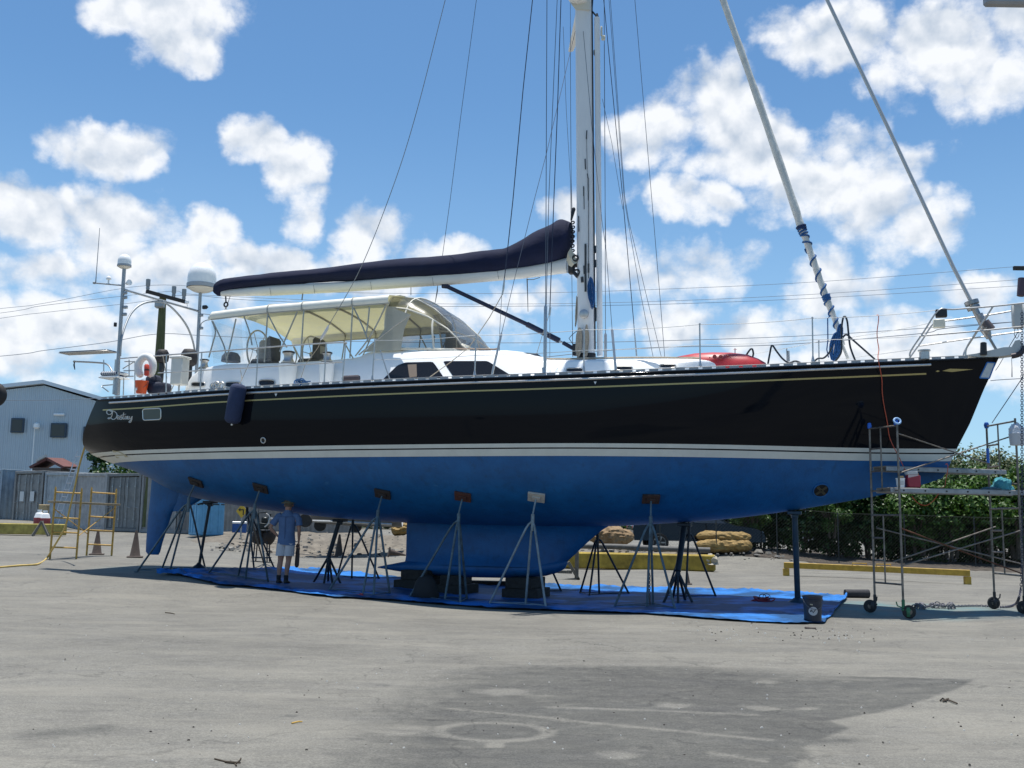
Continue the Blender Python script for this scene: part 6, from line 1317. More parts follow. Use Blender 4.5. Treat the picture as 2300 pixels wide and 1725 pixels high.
# ---- shipping containers in a row
P0 = Vector((-25.4, 52, 0)); DR = Vector((9.4, -6.3, 0)).normalized(); DN = Vector((-DR.y, DR.x, 0))   # DN points away from the camera
if DN.y < 0: DN = -DN
CA = math.atan2(DR.y, DR.x)
CW = 2.44; CH = 2.59
def cbase(L_): return interp([(-9, 1.5), (0, 1.28), (6, 1.02), (11.3, .93), (22, .93)], L_)
def container(k, label, c1, doors):
    L_ = k * (CW + .06); p = P0 + DR * L_; p.z = cbase(L_ + 1.2) - .02
    o = thing('shipping_container', label, 'container', p, CA, 'shipping containers standing side by side'); c1 = (c1[0] * 1.8, c1[1] * 1.6, c1[2] * 1.5); m = mat('container_' + str(c1[0]), c1, .6, .0, .22, 3, bump=.25, bscale=6)
    mb = MB(); n = 44                                    # corrugated box: side walls and roof
    for x in (0, CW):
        rows = [[], []]
        for i in range(n * 2):
            y = 6.0 * i / (n * 2 - 1); off = .03 if (i // 2) % 2 else 0; xx = x + (off if x == 0 else -off)
            rows[0].append(Vector((xx, y, .12))); rows[1].append(Vector((xx, y, CH - .06)))
        mb.grid(rows)
    mb.box((CW / 2, 3.0, CH - .08), (CW - .05, 5.95, .06)); mb.box((CW / 2, 3.0, .1), (CW - .05, 5.95, .08)); mb.box((CW / 2, 5.97, CH / 2), (CW - .06, .04, CH - .2)); obj('container_walls', mb, m, o, 20)
    mb = MB()
    for x in (.07, CW - .07): mb.bbox((x, .06, CH / 2), (.14, .14, CH - .0), .01)
    mb.bbox((CW / 2, .06, CH - .07), (CW - .28, .13, .13), .01); mb.bbox((CW / 2, .06, .08), (CW - .28, .13, .15), .01)
    for x in (.04, CW - .04): mb.bbox((x, 3.05, CH - .05), (.08, 5.84, .09), .01)
    obj('corner_frame', mb, m, o, 30)
    if doors:
        for s in (0, 1):
            mb = MB(); w = (CW - .30) / 2; x0 = .15 + s * (w + .01); x1 = x0 + w - .02; zs = [.17, .5, .55, .95, 1.0, 1.4, 1.45, 1.85, 1.9, 2.42]; rows = []
            for i, z in enumerate(zs): off = .03 if (i % 4) in (1, 2) else 0; rows.append([Vector((x0, .05 + off, z)), Vector((x1, .05 + off, z))])
            mb.grid(rows); d = obj('door', mb, m, o, 20)
            mb = MB()
            for t in (.25, .78): x = lin(x0, x1, t); mb.tube([(x, .015, .2), (x, .015, 2.42)], .02, 8); mb.bbox((x, .0, .55), (.10, .03, .06), .005); mb.bbox((x, .0, 2.0), (.10, .03, .06), .005); mb.tube([(x, -.01, 1.1), (x + .3 * (1 if s else -1), -.01, 1.05)], .013, 6)
            obj('locking_bar', mb, galv, d, 40)
    else:
        mb = MB(); rows = [[], []]
        for i in range(36): x = .14 + (CW - .28) * i / 35; off = .03 if (i // 2) % 2 else 0; rows[0].append(Vector((x, .05 + off, .15))); rows[1].append(Vector((x, .05 + off, CH - .13)))
        obj('end_panel', MB().grid(rows), m, o, 20)
    return o
container(-2, 'blue container at the far left end of the row', (.12, .20, .30), False); container(-1, 'blue grey container cut by the left edge of the picture', (.14, .20, .25), False)
cB = container(.42, 'grey container with locked doors and two white notices', (.125, .14, .145), True)
container(1.45, 'blue grey plain container behind the yellow scaffold', (.19, .235, .265), False); container(2.42, 'pale grey plain container behind the ladder', (.205, .225, .235), False)
container(3.40, 'dark grey container with doors beside the rudder', (.10, .115, .12), True); container(4.4, 'grey container behind the rudder', (.15, .165, .17), False)
container(5.4, 'dark grey container behind the pale blue bin', (.095, .10, .10), False); container(6.4, 'grey container behind the yellow road sign', (.13, .135, .13), False)
for x in (.75, 1.62): 
    obj('notice', MB().bbox((x, -.012, 1.35), (.34, .01, .48), .002), mat('white_notice', (.62, .63, .62), .7, 0, .03, 9), cB, 20)
    for k in range(5): pass
# aluminium ladder leaning on the containers
Lb = P0 + DR * 6.3 - DN * .9; Lb.z = g(Lb.x, Lb.y); o = thing('ladder', 'aluminium extension ladder leaning against the pale grey container', 'ladder', Lb, CA)
for x in (0, .42): obj('ladder_rail', MB().tube([(x, -.3, 0), (x, .75, 3.6)], .03, 4), mat('bare_aluminium', (.42, .43, .44), .4, .6), o, 30)
mb = MB()
for k in range(11): t = (k + .6) / 11.5; mb.tube([(0, lin(-.3, .75, t), 3.6 * t), (.42, lin(-.3, .75, t), 3.6 * t)], .022, 6)
obj('ladder_rungs', mb, mat('bare_aluminium', (.42, .43, .44), .4, .6), o, 50)
# ---- large metal building behind the containers
bd = 72.0; wallm = mat('blue_grey_cladding', (.47, .55, .60), .5, .0, .05, .4)
nt = wallm.node_tree; N = nt.nodes; L = nt.links; tc = N.new('ShaderNodeTexCoord'); wv = N.new('ShaderNodeTexWave'); wv.inputs['Scale'].default_value = 1.1; wv.inputs['Distortion'].default_value = 0; L.new(tc.outputs['Object'], wv.inputs[0]); bp = N.new('ShaderNodeBump'); bp.inputs['Strength'].default_value = .8; bp.inputs['Distance'].default_value = .08; L.new(wv.outputs['Fac'], bp.inputs['Height']); L.new(bp.outputs[0], N['Principled BSDF'].inputs['Normal'])
bl = D(-420, 862, bd); br_ = D(246, 1040, bd); rg = D(100, 866, bd); zb_ = 1.3; o = thing('warehouse', 'large blue grey metal warehouse behind the shipping containers', 'building', (bl.x, bd, zb_)); O = o.location
zl = D(-300, 862, bd).z; zr = D(246, 912, bd).z
xs = [bl.x, rg.x, br_.x]; ztop = [rg.z - 2.0, rg.z, zr]; poly = [Vector((xs[0], bd, zb_)), Vector((xs[2], bd, zb_)), Vector((xs[2], bd, ztop[2])), Vector((xs[1], bd, ztop[1])), Vector((xs[0], bd, ztop[0]))]
obj('warehouse_wall', MB().slab([p - O + Vector((0, 15, 0)) for p in poly], (0, 1, 0), 30.0), wallm, o, 0)
mb = MB(); e = Vector((0, -.3, .12))
for (a, b_) in ((0, 1), (1, 2)):
    p = Vector((xs[a] - (.2 if a == 0 else 0), bd, ztop[a])) - O + e; q = Vector((xs[b_] + (.35 if b_ == 2 else 0), bd, ztop[b_] - (.05 if b_ == 2 else 0))) - O + e; u = Vector((0, 31, 0)); mb.add([p, q, q + u, p + u, p + Vector((0, 0, .25)), q + Vector((0, 0, .25)), q + u + Vector((0, 0, .25)), p + u + Vector((0, 0, .25))], [(0, 1, 2, 3), (7, 6, 5, 4), (0, 4, 5, 1), (1, 5, 6, 2), (2, 6, 7, 3), (3, 7, 4, 0)])
obj('warehouse_roof', mb, mat('pale_roof_trim', (.66, .72, .76), .5), o, 0)
for (u0, v0, u1, v1) in ((26, 939, 53, 972), (115, 950, 148, 983), (188, 958, 214, 990), (-60, 930, -30, 962)):
    a = D(u0, v0, bd - .12) - O; b_ = D(u1, v1, bd - .12) - O; w = obj('warehouse_window', MB().bbox(((a.x + b_.x) / 2, a.y, (a.z + b_.z) / 2), (b_.x - a.x, .16, a.z - b_.z), .03), mat('dark_window_frame', (.03, .05, .08), .4), o, 0)
    obj('window_pane', MB().box(((a.x + b_.x) / 2, a.y - .085, (a.z + b_.z) / 2), (b_.x - a.x - .2, .02, a.z - b_.z - .2)), mat('olive_pane', (.035, .033, .03), .15), w, 0)
mb = MB(); q = D(82, 960, bd - .3) - O; mb.lathe([(.12, -.1), (.22, 0), (.2, .25), (.001, .35)], q, 14); mb.tube([q + Vector((-.25, .3, 0)), q + Vector((-.25, .3, -3.2))], .04, 6); q = D(133, 931, bd - .2) - O; mb.tube([q + Vector((-.35, 0, 0)), q + Vector((.35, 0, 0))], .09, 8); obj('wall_lamp', mb, white_gel, o, 40)
# small hut with a red-brown gable roof behind the containers
hd = 60.; p = D(105, 1050, hd); o = thing('hut', 'small hut with a red brown gable roof showing above the containers', 'hut', (p.x, hd, 1.3)); O = o.location
a, b_, c = D(66, 1050, hd) - O, D(142, 1050, hd) - O, D(104, 1030, hd) - O; m = mat('red_brown_roof', (.13, .045, .035), .7, 0, .2, 2)
mb = MB(); mb.slab([Vector((a.x + .15, 1.0, 0)), Vector((b_.x - .15, 1.0, 0)), Vector((b_.x - .15, 1.0, a.z)), Vector((a.x + .15, 1.0, a.z))], (0, 1, 0), 1.9); obj('hut_wall', mb, mat('brown_board', (.12, .08, .06), .8), o, 0)
mb = MB()
for (p, q) in ((a, c), (c, b_)): mb.slab([Vector((p.x, 0, p.z)), Vector((q.x, 0, q.z)), Vector((q.x, 2.2, q.z + .1)), Vector((p.x, 2.2, p.z + .1))], (p.z - q.z, 0, q.x - p.x), .14)
obj('hut_roof', mb, m, o, 0); mb = MB(); mb.slab([a + (c - a) * t + Vector((0, -.05, h)) for t, h in ((.45, .08), (1.0, .08), (1.0, .22), (.45, .22))], (0, 1, 0), .3); obj('roof_sheet', mb, mat('pale_metal_sheet', (.45, .42, .38), .5), o, 0)
# ---- yellow beam, A-frame, gas bottles, yellow scaffold, cones at left
ym = mat('weathered_yellow', (.34, .27, .06), .75, 0, .35, 4, bump=.3); yb = mat('bright_yellow_paint', (.50, .31, .04), .6, 0, .25, 6)
d_ = 43.; a = D(-330, 1176, d_); b_ = D(145, 1177, d_ - 3.0); c = (a + b_) / 2; zg = 1.03; o = obj('parking_beam', MB().bbox((0, 0, .2), ((b_ - a).length, .35, .42), .03, Matrix.Rotation(math.atan2(b_.y - a.y, b_.x - a.x), 3, 'Z')), ym, None, 30); put(o, (c.x, c.y, g(c.x, c.y) + .02), 'long yellow concrete beam on the ground before the containers at left', 'barrier'); 
p = G(91, 1204); o = thing('saw_horse', 'small grey timber A-frame standing near the yellow beam', 'trestle', p, .3); s = p.y / FP; o.scale = (.62, .62, .62)
for x, k in ((-.35, 1), (.35, -1)):
    mb = MB(); bar(mb, Vector((x, -.15, 0)), Vector((0, 0, .68)), .07, .09); bar(mb, Vector((x, .25, 0)), Vector((0, 0.1, .68)), .07, .09); obj('trestle_leg', mb, tw, o, 30)
mb = MB(); bar(mb, Vector((0, -.3, .66)), Vector((0, .5, .66)), .08, .08); obj('trestle_top', mb, tw, o, 30)
for i, (u, h, lab) in enumerate(((88, .95, 'left of two red and white gas cylinders before the container doors'), (101, .92, 'right of two red and white gas cylinders before the container doors'))):
    dd = 42.5; p = D(u, 1168, dd); p.z = g(p.x, p.y); o = thing('gas_cylinder', lab, 'gas cylinder', p, 0, 'gas cylinders'); obj('cylinder_body', MB().lathe([(.19, 0), (.21, .05), (.21, h * .62), (.20, h * .66)], (0, 0, 0), 18), mat('faded_red', (.30, .05, .05), .6, 0, .1, 5), o, 40); obj('cylinder_top', MB().lathe([(.20, h * .66), (.15, h * .84), (.06, h * .9), (.09, h * .92), (.09, h), (.001, h)], (0, 0, 0), 18, capb=False), white_gel, o, 40)
p = D(97, 1168, 43.4); p.z = g(p.x, p.y); o = obj('carton', MB().bbox((0, 0, .58), (.34, .3, 1.15), .02), mat('tan_carton', (.40, .30, .16), .8, 0, .1, 4), None, 30); put(o, p, 'tan carton standing behind the gas cylinders', 'box')
ys = mat('yellow_scaffold_paint', (.48, .29, .06), .6, 0, .35, 9)
f1l = D(112, 1255, 28.0); f1r = D(171, 1258, 28.15); f2l = D(194, 1252, 29.6); f2r = D(250, 1255, 29.9)
for q in (f1l, f1r, f2l, f2r): q.z = g(q.x, q.y)
o = thing('small_scaffold', 'small yellow scaffold with a plank, left of the stern', 'scaffold', f1l); O = f1l.copy()
for (L1, R1) in ((f1l, f1r), (f2l, f2r)):
    H1 = 1.93; H2 = 1.90
    for q, h in ((L1, H1), (R1, H2)): obj('scaffold_post', MB().tube([q - O + Vector((0, 0, 0)), q - O + Vector((.02, 0, h - .06)), q - O + Vector((.02, 0, h))], [.027, .027, .012], 10), ys, o, 50)
    mb = MB()
    for h in (1.78, 1.1, .72, .32): mb.tube([L1 - O + Vector((0, 0, h)), R1 - O + Vector((0, 0, h - .03))], .021, 8)
    obj('scaffold_rungs', mb, ys, o, 50)
mb = MB(); mb.tube([f1l - O + Vector((0, 0, 1.35)), f2l - O + Vector((0, 0, .6))], .012, 6); mb.tube([f1r - O + Vector((0, 0, .6)), f2r - O + Vector((0, 0, 1.35))], .012, 6); obj('scaffold_brace', mb, ys, o, 50)
a = (f1l + f1r) / 2 + Vector((-.1, -.25, 1.50)); b_ = (f2l + f2r) / 2 + Vector((.15, .2, 1.44)); mb = MB(); bar(mb, Vector((f1l.x - .03, f1l.y - .1, f1l.z + 1.52)) - O, Vector((f2r.x + .1, f2r.y - .1, f2r.z + 1.44)) - O, .30, .05); q = obj('wooden_plank', mb, mat('worn_plank', (.30, .24, .15), .85, 0, .25, 5, stretch=(1, 6, 1)), o, 30)
cone_m = mat('grimy_brown_cone', (.075, .055, .045), .8, 0, .3, 8)
def cone(label, u, v, h=.7):
    p = G(u, v); o = thing('traffic_cone', label, 'traffic cone', p, .3, 'grimy traffic cones'); s = h / .7
    obj('cone_body', MB().lathe([(.15 * s, .03), (.13 * s, .06), (.035 * s, .66 * s), (.025 * s, .70 * s), (.015 * s, .70 * s)], (0, 0, 0), 22), cone_m, o, 50); obj('cone_base', MB().bbox((0, 0, .018), (.40 * s, .40 * s, .034), .01), cone_m, o, 30); return o
cone('grimy traffic cone behind the yellow scaffold', 217, 1246, .72); cone('grimy traffic cone between the yellow scaffold and the rudder', 303, 1252, .74)
c3 = cone('grey brown traffic cone seen between the jack stands right of the man', 761, 1251, .80)
c4 = cone('fallen traffic cone lying on its side beyond the tip of the keel bulb', 872, 1250, .55); c4.rotation_euler = (0, R_(100), .2); c4.location.z += .14; c4['label'] = 'fallen traffic cone lying on its side beyond the tip of the keel bulb'
c5 = cone('tiny dark traffic cone between the far jack stand and the thick post', 1545, 1313, .3)
# ---- pale blue bin, blue box, road sign
p = D(462, 1205, 39.5); p.z = g(p.x, p.y); s = 39.5 / FP; pb = mat('pale_blue_plastic', (.13, .36, .55), .55, 0, .1, 4); o = thing('utility_cabin', 'pale blue upright bin with a sagging grey top under the stern', 'bin', p, .62)
w = 1.02; mb = MB(); mb.bbox((0, 0, .78), (w, w, 1.5), .05); obj('bin_body', mb, pb, o, 35)
for sx in (-1, 0, 1): obj('bin_rib', MB().bbox((sx * w * .3, -w / 2 - .012, .8), (.07, .03, 1.3), .01), pb, o, 30)
for sx in (-1, 0, 1): obj('bin_rib', MB().bbox((-w / 2 - .012, sx * w * .3, .8), (.03, .07, 1.3), .01), pb, o, 30)
hb = heap('bin_cover', '', '', None, (w * .60, w * .60, .16), mat('grey_cover', (.35, .42, .45), .8, bump=.5, bscale=8), 8, par=o); hb.location = (0, 0, 1.5)
obj('bin_strap', MB().bbox((0, 0, 1.2), (w + .03, w + .03, .04), .01), black, o, 30)
p = G(537, 1203); o = thing('blue_box', 'small blue box with a white lid below the yellow road sign', 'box', p, .2); s = p.y / FP; obj('box_body', MB().bbox((0, 0, 13 * s), (30 * s, 22 * s, 26 * s), .02), mat('deep_blue_plastic', (.02, .10, .32), .5, 0, .1, 5), o, 30); obj('box_lid', MB().bbox((0, 0, 28.5 * s), (31 * s, 23 * s, 5 * s), .015), white_gel, o, 30)
d_ = 38.5; c = D(543, 1148, d_); p = Vector((c.x, d_, g(c.x, d_))); o = thing('road_sign', 'yellow diamond road sign with a black arrow bending left', 'road sign', p); h = 15.5 * d_ / FP; C0_ = c - p
pl = [C0_ + Vector((0, 0, h)), C0_ + Vector((h * .80, 0, 0)), C0_ + Vector((0, 0, -h)), C0_ + Vector((-h * .80, 0, 0))]; sg = obj('sign_plate', MB().slab(pl, (0, 1, 0), .02), mat('sign_yellow', (.62, .40, .03), .5), o, 0)
mb = MB(); y = -.016
def sl(pts): mb.slab([C0_ + Vector((x * h, y, z * h)) for x, z in pts], (0, 1, 0), .008)
sl([(.18, -.55), (.32, -.55), (.32, .12), (.18, .12)]); sl([(-.22, .12), (.32, .12), (.32, .26), (-.22, .26)]); sl([(-.5, .19), (-.2, .45), (-.2, -.07)]); obj('arrow_symbol', mb, mat('sign_black', (.015, .015, .015), .5), sg, 0)
obj('sign_post', MB().tube([Vector((0, .03, 0)), C0_ + Vector((0, .03, 0))], .03, 8), galv, o, 50)
# dark pressure washer behind the second jack stand
p = G(587, 1262); o = thing('pressure_washer', 'dark machine with two round drums just left of the man', 'machine', p); s = p.y / FP
for k, x in enumerate((-9, 14)): mb = MB(); mb.lathe([(.02, -.22), (.14, -.20), (.19, -.08), (.20, .05), (.14, .2), (.03, .22)], (x * s, 0, .72), 20, rot=Matrix.Rotation(.3, 3, 'Y')); obj('drum', mb, mat('dark_brown_rubber', (.02, .014, .012), .7), o, 50)
mb = MB(); mb.bbox((0, 0, 1.02), (.36, .3, .22), .04); mb.bbox((.06, 0, 1.2), (.2, .24, .16), .03); mb.tube([(-.12, 0, 1.1), (-.15, 0, 1.4), (.1, 0, 1.42)], .025, 8); mb.tube([(.14, 0, 1.2), (.2, 0, 1.38)], .04, 8); obj('engine', mb, mat('dark_metal', (.03, .035, .035), .4, .5, .5, 20), o, 40)
mb = MB()
for x in (-.2, .2):
    for y in (-.15, .15): mb.tube([(x, y, 0), (x * .8, y, .9)], .02, 6)
mb.bbox((0, 0, .9), (.5, .4, .04), .01); mb.bbox((0, 0, .12), (.5, .4, .03), .01); obj('machine_frame', mb, darkst, o, 40); obj('chrome_pipe', MB().tube(catmull([(.1, -.2, 1.0), (.2, -.22, 1.1), (.22, -.2, 1.3), (.12, -.2, 1.38)], 4), .02, 8), steel, o, 50)
# ---- boat trailer, hull, saw horses, board
d_ = 36.0; tr = thing('boat_trailer', 'dark boat trailer with black tyres beyond the standing man', 'trailer', D(735, 1190, d_)); O = tr.location; O.z = g(O.x, O.y); tr.location = O.copy()
mb = MB(); q = lambda u, v, y=0: D(u, v, d_ + y) - O
for y in (0, 1.5): mb.tube([q(640, 1168, y), q(760, 1172, y), q(880, 1178, y)], .05, 6)
mb.tube([q(674, 1170, 0), q(674, 1170, 1.5)], .04, 6); mb.tube([q(600, 1164, .7), q(674, 1170, 0)], .04, 6); obj('trailer_frame', mb, galv, tr, 40)
for (u, v, r, yy) in ((686, 1169, .23, -.12), (719, 1180, .21, .9), (800, 1183, .2, 1.0)):
    c = q(u, v, yy); rz = Matrix.Rotation(PI / 2 , 3, 'X') @ Matrix.Rotation(0, 3, 'Z'); w = obj('tyre', MB().lathe([(r * .55, -.08), (r * .95, -.09), (r, -.05), (r, .05), (r * .95, .09), (r * .55, .08)], c, 26, rot=rz), rubber, tr, 40); obj('wheel_rim', MB().lathe([(.001, -.06), (r * .2, -.09), (r * .3, -.04), (r * .56, -.075), (r * .56, .05), (.001, .05)], c, 20, rot=rz), mat('white_rim', (.5, .5, .5), .4, .3), w, 40)
rows = []
for (u, w, h0, h1) in ((690, .2, 1158, 1170), (720, .7, 1140, 1176), (800, .9, 1135, 1182), (870, .9, 1135, 1184), (905, .85, 1138, 1184)):
    a = D(u, h0, d_ + .8); b_ = D(u, h1, d_ + .8); rows.append([Vector((a.x, a.y + w * x, lin(b_.z, a.z, abs(x) ** 1.5))) for x in (-1, -.92, -.6, -.2, 0, .2, .6, .92, 1)])
O2 = D(800, 1200, d_ + .8); rows = [[p - O2 for p in r] for r in rows]; o = obj('dinghy', MB().grid(rows), mat('dull_grey_hull', (.13, .14, .15), .5, 0, .15, 3), None, 50); put(o, O2, 'dull grey boat hull on the trailer behind the jack stands', 'boat')
ow = mat('orange_brown_timber', (.28, .15, .05), .85, 0, .3, 5)
for i, (u, lab) in enumerate(((700, 'left brown timber saw horse by the trailer tyre'), (735, 'right brown timber saw horse in front of the grey hull'))):
    p = G(u, 1204); s = p.y / FP; o = thing('saw_horse', lab, 'saw horse', p, .1, 'brown saw horses'); 
    for x in (-1, 1):
        mb = MB(); bar(mb, Vector((x * .16, -.12, 0)), Vector((x * .05, 0, .62)), .05, .06); bar(mb, Vector((x * .16, .3, 0)), Vector((x * .05, .2, .62)), .05, .06); obj('leg', mb, ow, o, 30)
    mb = MB(); bar(mb, Vector((-.05, -.1, .62)), Vector((.3, .5, .62)), .07, .08); obj('top_rail', mb, ow, o, 30)
p = G(728, 1210); o = obj('board', MB().bbox((0, 0, .03), (1.1, .6, .05), .005, Matrix.Rotation(.15, 3, 'Z') @ Matrix.Rotation(.05, 3, 'Y')), mat('red_brown_board', (.16, .075, .05), .85, 0, .2, 4), None, 30); put(o, p, 'red brown board lying flat on the ground beyond the man', 'board')
p = G(672, 1201); o = obj('crate', MB().bbox((0, 0, .14), (.42, .4, .26), .01), mat('pale_yellow_crate', (.42, .40, .12), .7), None, 30); put(o, p, 'pale yellow crate beside the right shoulder side of the man', 'crate')
# ---- dirt bank with rubble
def bank(name, pts_f, pts_b, m, hgt=.25, seed=0, label=None):
    rows = []; n = 70
    for j in range(9):
        r = []
        for i in range(n + 1):
            k = i / n * (len(pts_f) - 1); a = min(int(k), len(pts_f) - 2); f = k - a; p = lin(Vector((*pts_f[a], 0)), Vector((*pts_f[a + 1], 0)), f); q = lin(Vector((*pts_b[a], 0)), Vector((*pts_b[a + 1], 0)), f); c = lin(p, q, j / 8)
            c.z = g(c.x, c.y) - .02 + hgt * math.sin(min(1, j / 8 * 1.6) * PI / 2) * (.7 + .6 * noise.noise(Vector((c.x * .7, c.y * .7, seed)))) * (1 if j else 0) + .05 * noise.noise(c * 3); r.append(c)
        rows.append(r)
    o = obj(name, MB().grid(rows), m, None, 60); return struct(o)
dirt = mat('pale_dirt', (.15, .132, .105), .95, 0, .35, 3, bump=.8, bscale=12); soil = mat('dark_leafy_soil', (.055, .045, .035), .95, 0, .5, 4, bump=.8, bscale=10)
bank('dirt_bank', [(-11.5, 37.2), (-7, 36), (-3.5, 35), (3, 35.5), (8, 35.2), (9.5, 36)], [(-12, 46), (-7, 46), (-3, 46), (4, 46), (9, 46), (11, 46)], dirt, .2, 1)
bank('planting_bed', [(8.0, 35.6), (12, 34.6), (16, 33.8), (22, 33.2), (34, 33)], [(8.5, 43), (13, 43), (18, 43), (24, 43), (40, 43)], soil, .3, 2)
rnd = random.Random(11); mb = MB(); rub_m = [mat('pale_rubble', (.25, .235, .205), .9, 0, .2, 5), mat('grey_rubble', (.16, .155, .145), .9, 0, .3, 5), mat('dark_rubble', (.035, .033, .03), .9)]
for k in range(430):
    if rnd.random() < .55: x = rnd.uniform(-10.5, -3.0); y = rnd.triangular(34.8, 42, 36.2)
    else: x = rnd.uniform(1.5, 9.5); y = rnd.triangular(34.6, 38.5, 35.6)
    s = min(.17, rnd.lognormvariate(-3.1, .6)); h = g(x, y) + .20 * max(0, min(1, (y - 35.3) / 3)); q = Matrix.Rotation(rnd.uniform(0, 6), 3, 'Z') @ Matrix.Rotation(rnd.uniform(-.5, .5), 3, 'X'); mb.box((x, y, h + s * .2), (s * rnd.uniform(.8, 2.2), s * rnd.uniform(.7, 1.4), s * rnd.uniform(.3, .8)), q, rnd.choice((0, 0, 0, 1, 1, 2)), rnd.uniform(.5, .9))
o = obj('rubble', mb, rub_m, None, 0); tag(o, 'pale broken rubble strewn along the dirt bank beyond the yacht', 'rubble', None, 'stuff')
# ---- wrapped bundles, pipe, yellow block, rails
tan = mat('tan_wrapping', (.25, .165, .085), .85, 0, .3, 3, bump=1.0, bscale=6); yel = mat('yellow_wrapping', (.27, .175, .055), .8, 0, .3, 3, bump=1.0, bscale=7)
def bundle(label, u0, u1, v0, v1, d, m, seed, sq=3.0):
    a = D(u0, v1, d); b_ = D(u1, v1, d); t = D((u0 + u1) / 2, v0, d); zc = min(a.z, b_.z); h = t.z - zc; L_ = (b_ - a).length; c = (a + b_) / 2; c.z = zc; rows = []
    for i in range(61):
        x = -1 + 2 * i / 60; rr = max(.02, (1 - abs(x) ** sq)) ** .5; row = []
        for k in range(48):
            an = 2 * PI * k / 48; q = Vector((x * L_ / 2, math.cos(an) * h * .62 * rr, h / 2 + math.sin(an) * h / 2 * rr)); nn = noise.noise(q * 1.6 + Vector((seed, 0, 0))) * .35 + (abs(noise.noise(Vector((q.x * 4, q.y * 4, q.z * 6 + seed)))) - .2) * .35 + (abs(noise.noise(Vector((q.x * 3 + q.z * 6, q.y * 14, q.z * 16 + seed)))) - .2) * .24; row.append(Vector((q.x, q.y * (1 + nn), h / 2 + (q.z - h / 2) * (1 + nn))))
        rows.append(row)
    mb = MB().grid(rows, closed=True); mb.add(rows[0], [tuple(range(48))]); mb.add(rows[-1], [tuple(range(48))]); o = obj('wrapped_bundle', mb, m, None, 60); return put(o, c, label, 'bundle', 'wrapped bundles by the fence')
bundle('yellow wrapped bundle at the aft edge of the keel', 878, 925, 1173, 1203, 39.8, yel, 1); bundle('rounded tan wrapped bundle between the keel and the black car', 1318, 1424, 1182, 1226, 35.5, tan, 2, 2.2)
bundle('upper yellow wrapped roll in front of the black car bonnet', 1564, 1688, 1194, 1216, 36.4, yel, 3, 6); bundle('lower yellow wrapped roll on the ground by the yellow post', 1562, 1690, 1212, 1239, 36.2, yel, 4, 5)
a = D(1290, 1226, 34.8); b_ = D(1595, 1236, 34.2); o = obj('pipe', MB().tube([a - a, (b_ - a) * .3 + Vector((0, 0, .02)), (b_ - a) * .7, b_ - a], .09, 12), mat('grey_pipe', (.10, .10, .095), .7, 0, .3, 4), None, 50); put(o, a, 'long dark grey pipe lying behind the yellow concrete block', 'pipe')
d_ = 32.6; a = D(1262, 1246, d_ + .9); b_ = D(1606, 1262, d_ - .4); c = (a + b_) / 2; c.z = g(c.x, c.y); rot = Matrix.Rotation(math.atan2(b_.y - a.y, b_.x - a.x), 3, 'Z')
yc = mat('dirty_yellow_concrete', (.33, .235, .035), .8, 0, .5, 2.2, bump=.5, bscale=10); o = obj('barrier_block', MB().bbox((0, 0, .24), ((b_ - a).length, .55, .50), .04, rot), [yc, mat('sunlit_yellow', (.50, .37, .12), .8)], None, 30); put(o, c, 'long dirty yellow concrete block beyond the front of the keel', 'barrier')
hb = heap('torn_wrap', '', '', None, (.22, .33, .30), mat('torn_grey_film', (.35, .32, .25), .7, bump=.8, bscale=10), 6, par=o); hb.location = rot @ Vector(((b_ - a).length / 2 - .12, -.02, .2))
def lowrail(label, pa, pb, h):
    O = pa.copy(); o = thing('low_rail', label, 'rail', O, 0); mb = MB(); bar(mb, pa - O + Vector((0, 0, h)), pb - O + Vector((0, 0, h)), .16, .16); obj('rail_beam', mb, yb, o, 30)
    for t in (.01, .985): c = lin(pa, pb, t) - O; c.z = 0 if t < .5 else g(pb.x, pb.y) - O.z; obj('rail_foot', MB().bbox(c + Vector((0, 0, h / 2 - .05)), (.16, .14, h - .08), .01), yb, o, 30)
    return o
pa = G(1762, 1293); pb = G(2180, 1313); o = lowrail('low bright yellow steel rail along the hedge behind the bow scaffold', pa, pb, .30)
mb = MB(); 
for t in (.42, .55): c = lin(pa, pb, t) - pa + Vector((0, -.05, .38)); mb.tube([c + Vector((-.2, 0, 0)), c + Vector((-.2, 0, .06)), c + Vector((.2, 0, .06)), c + Vector((.2, 0, 0))], .015, 6)
obj('lifting_lug', mb, yb, o, 40)
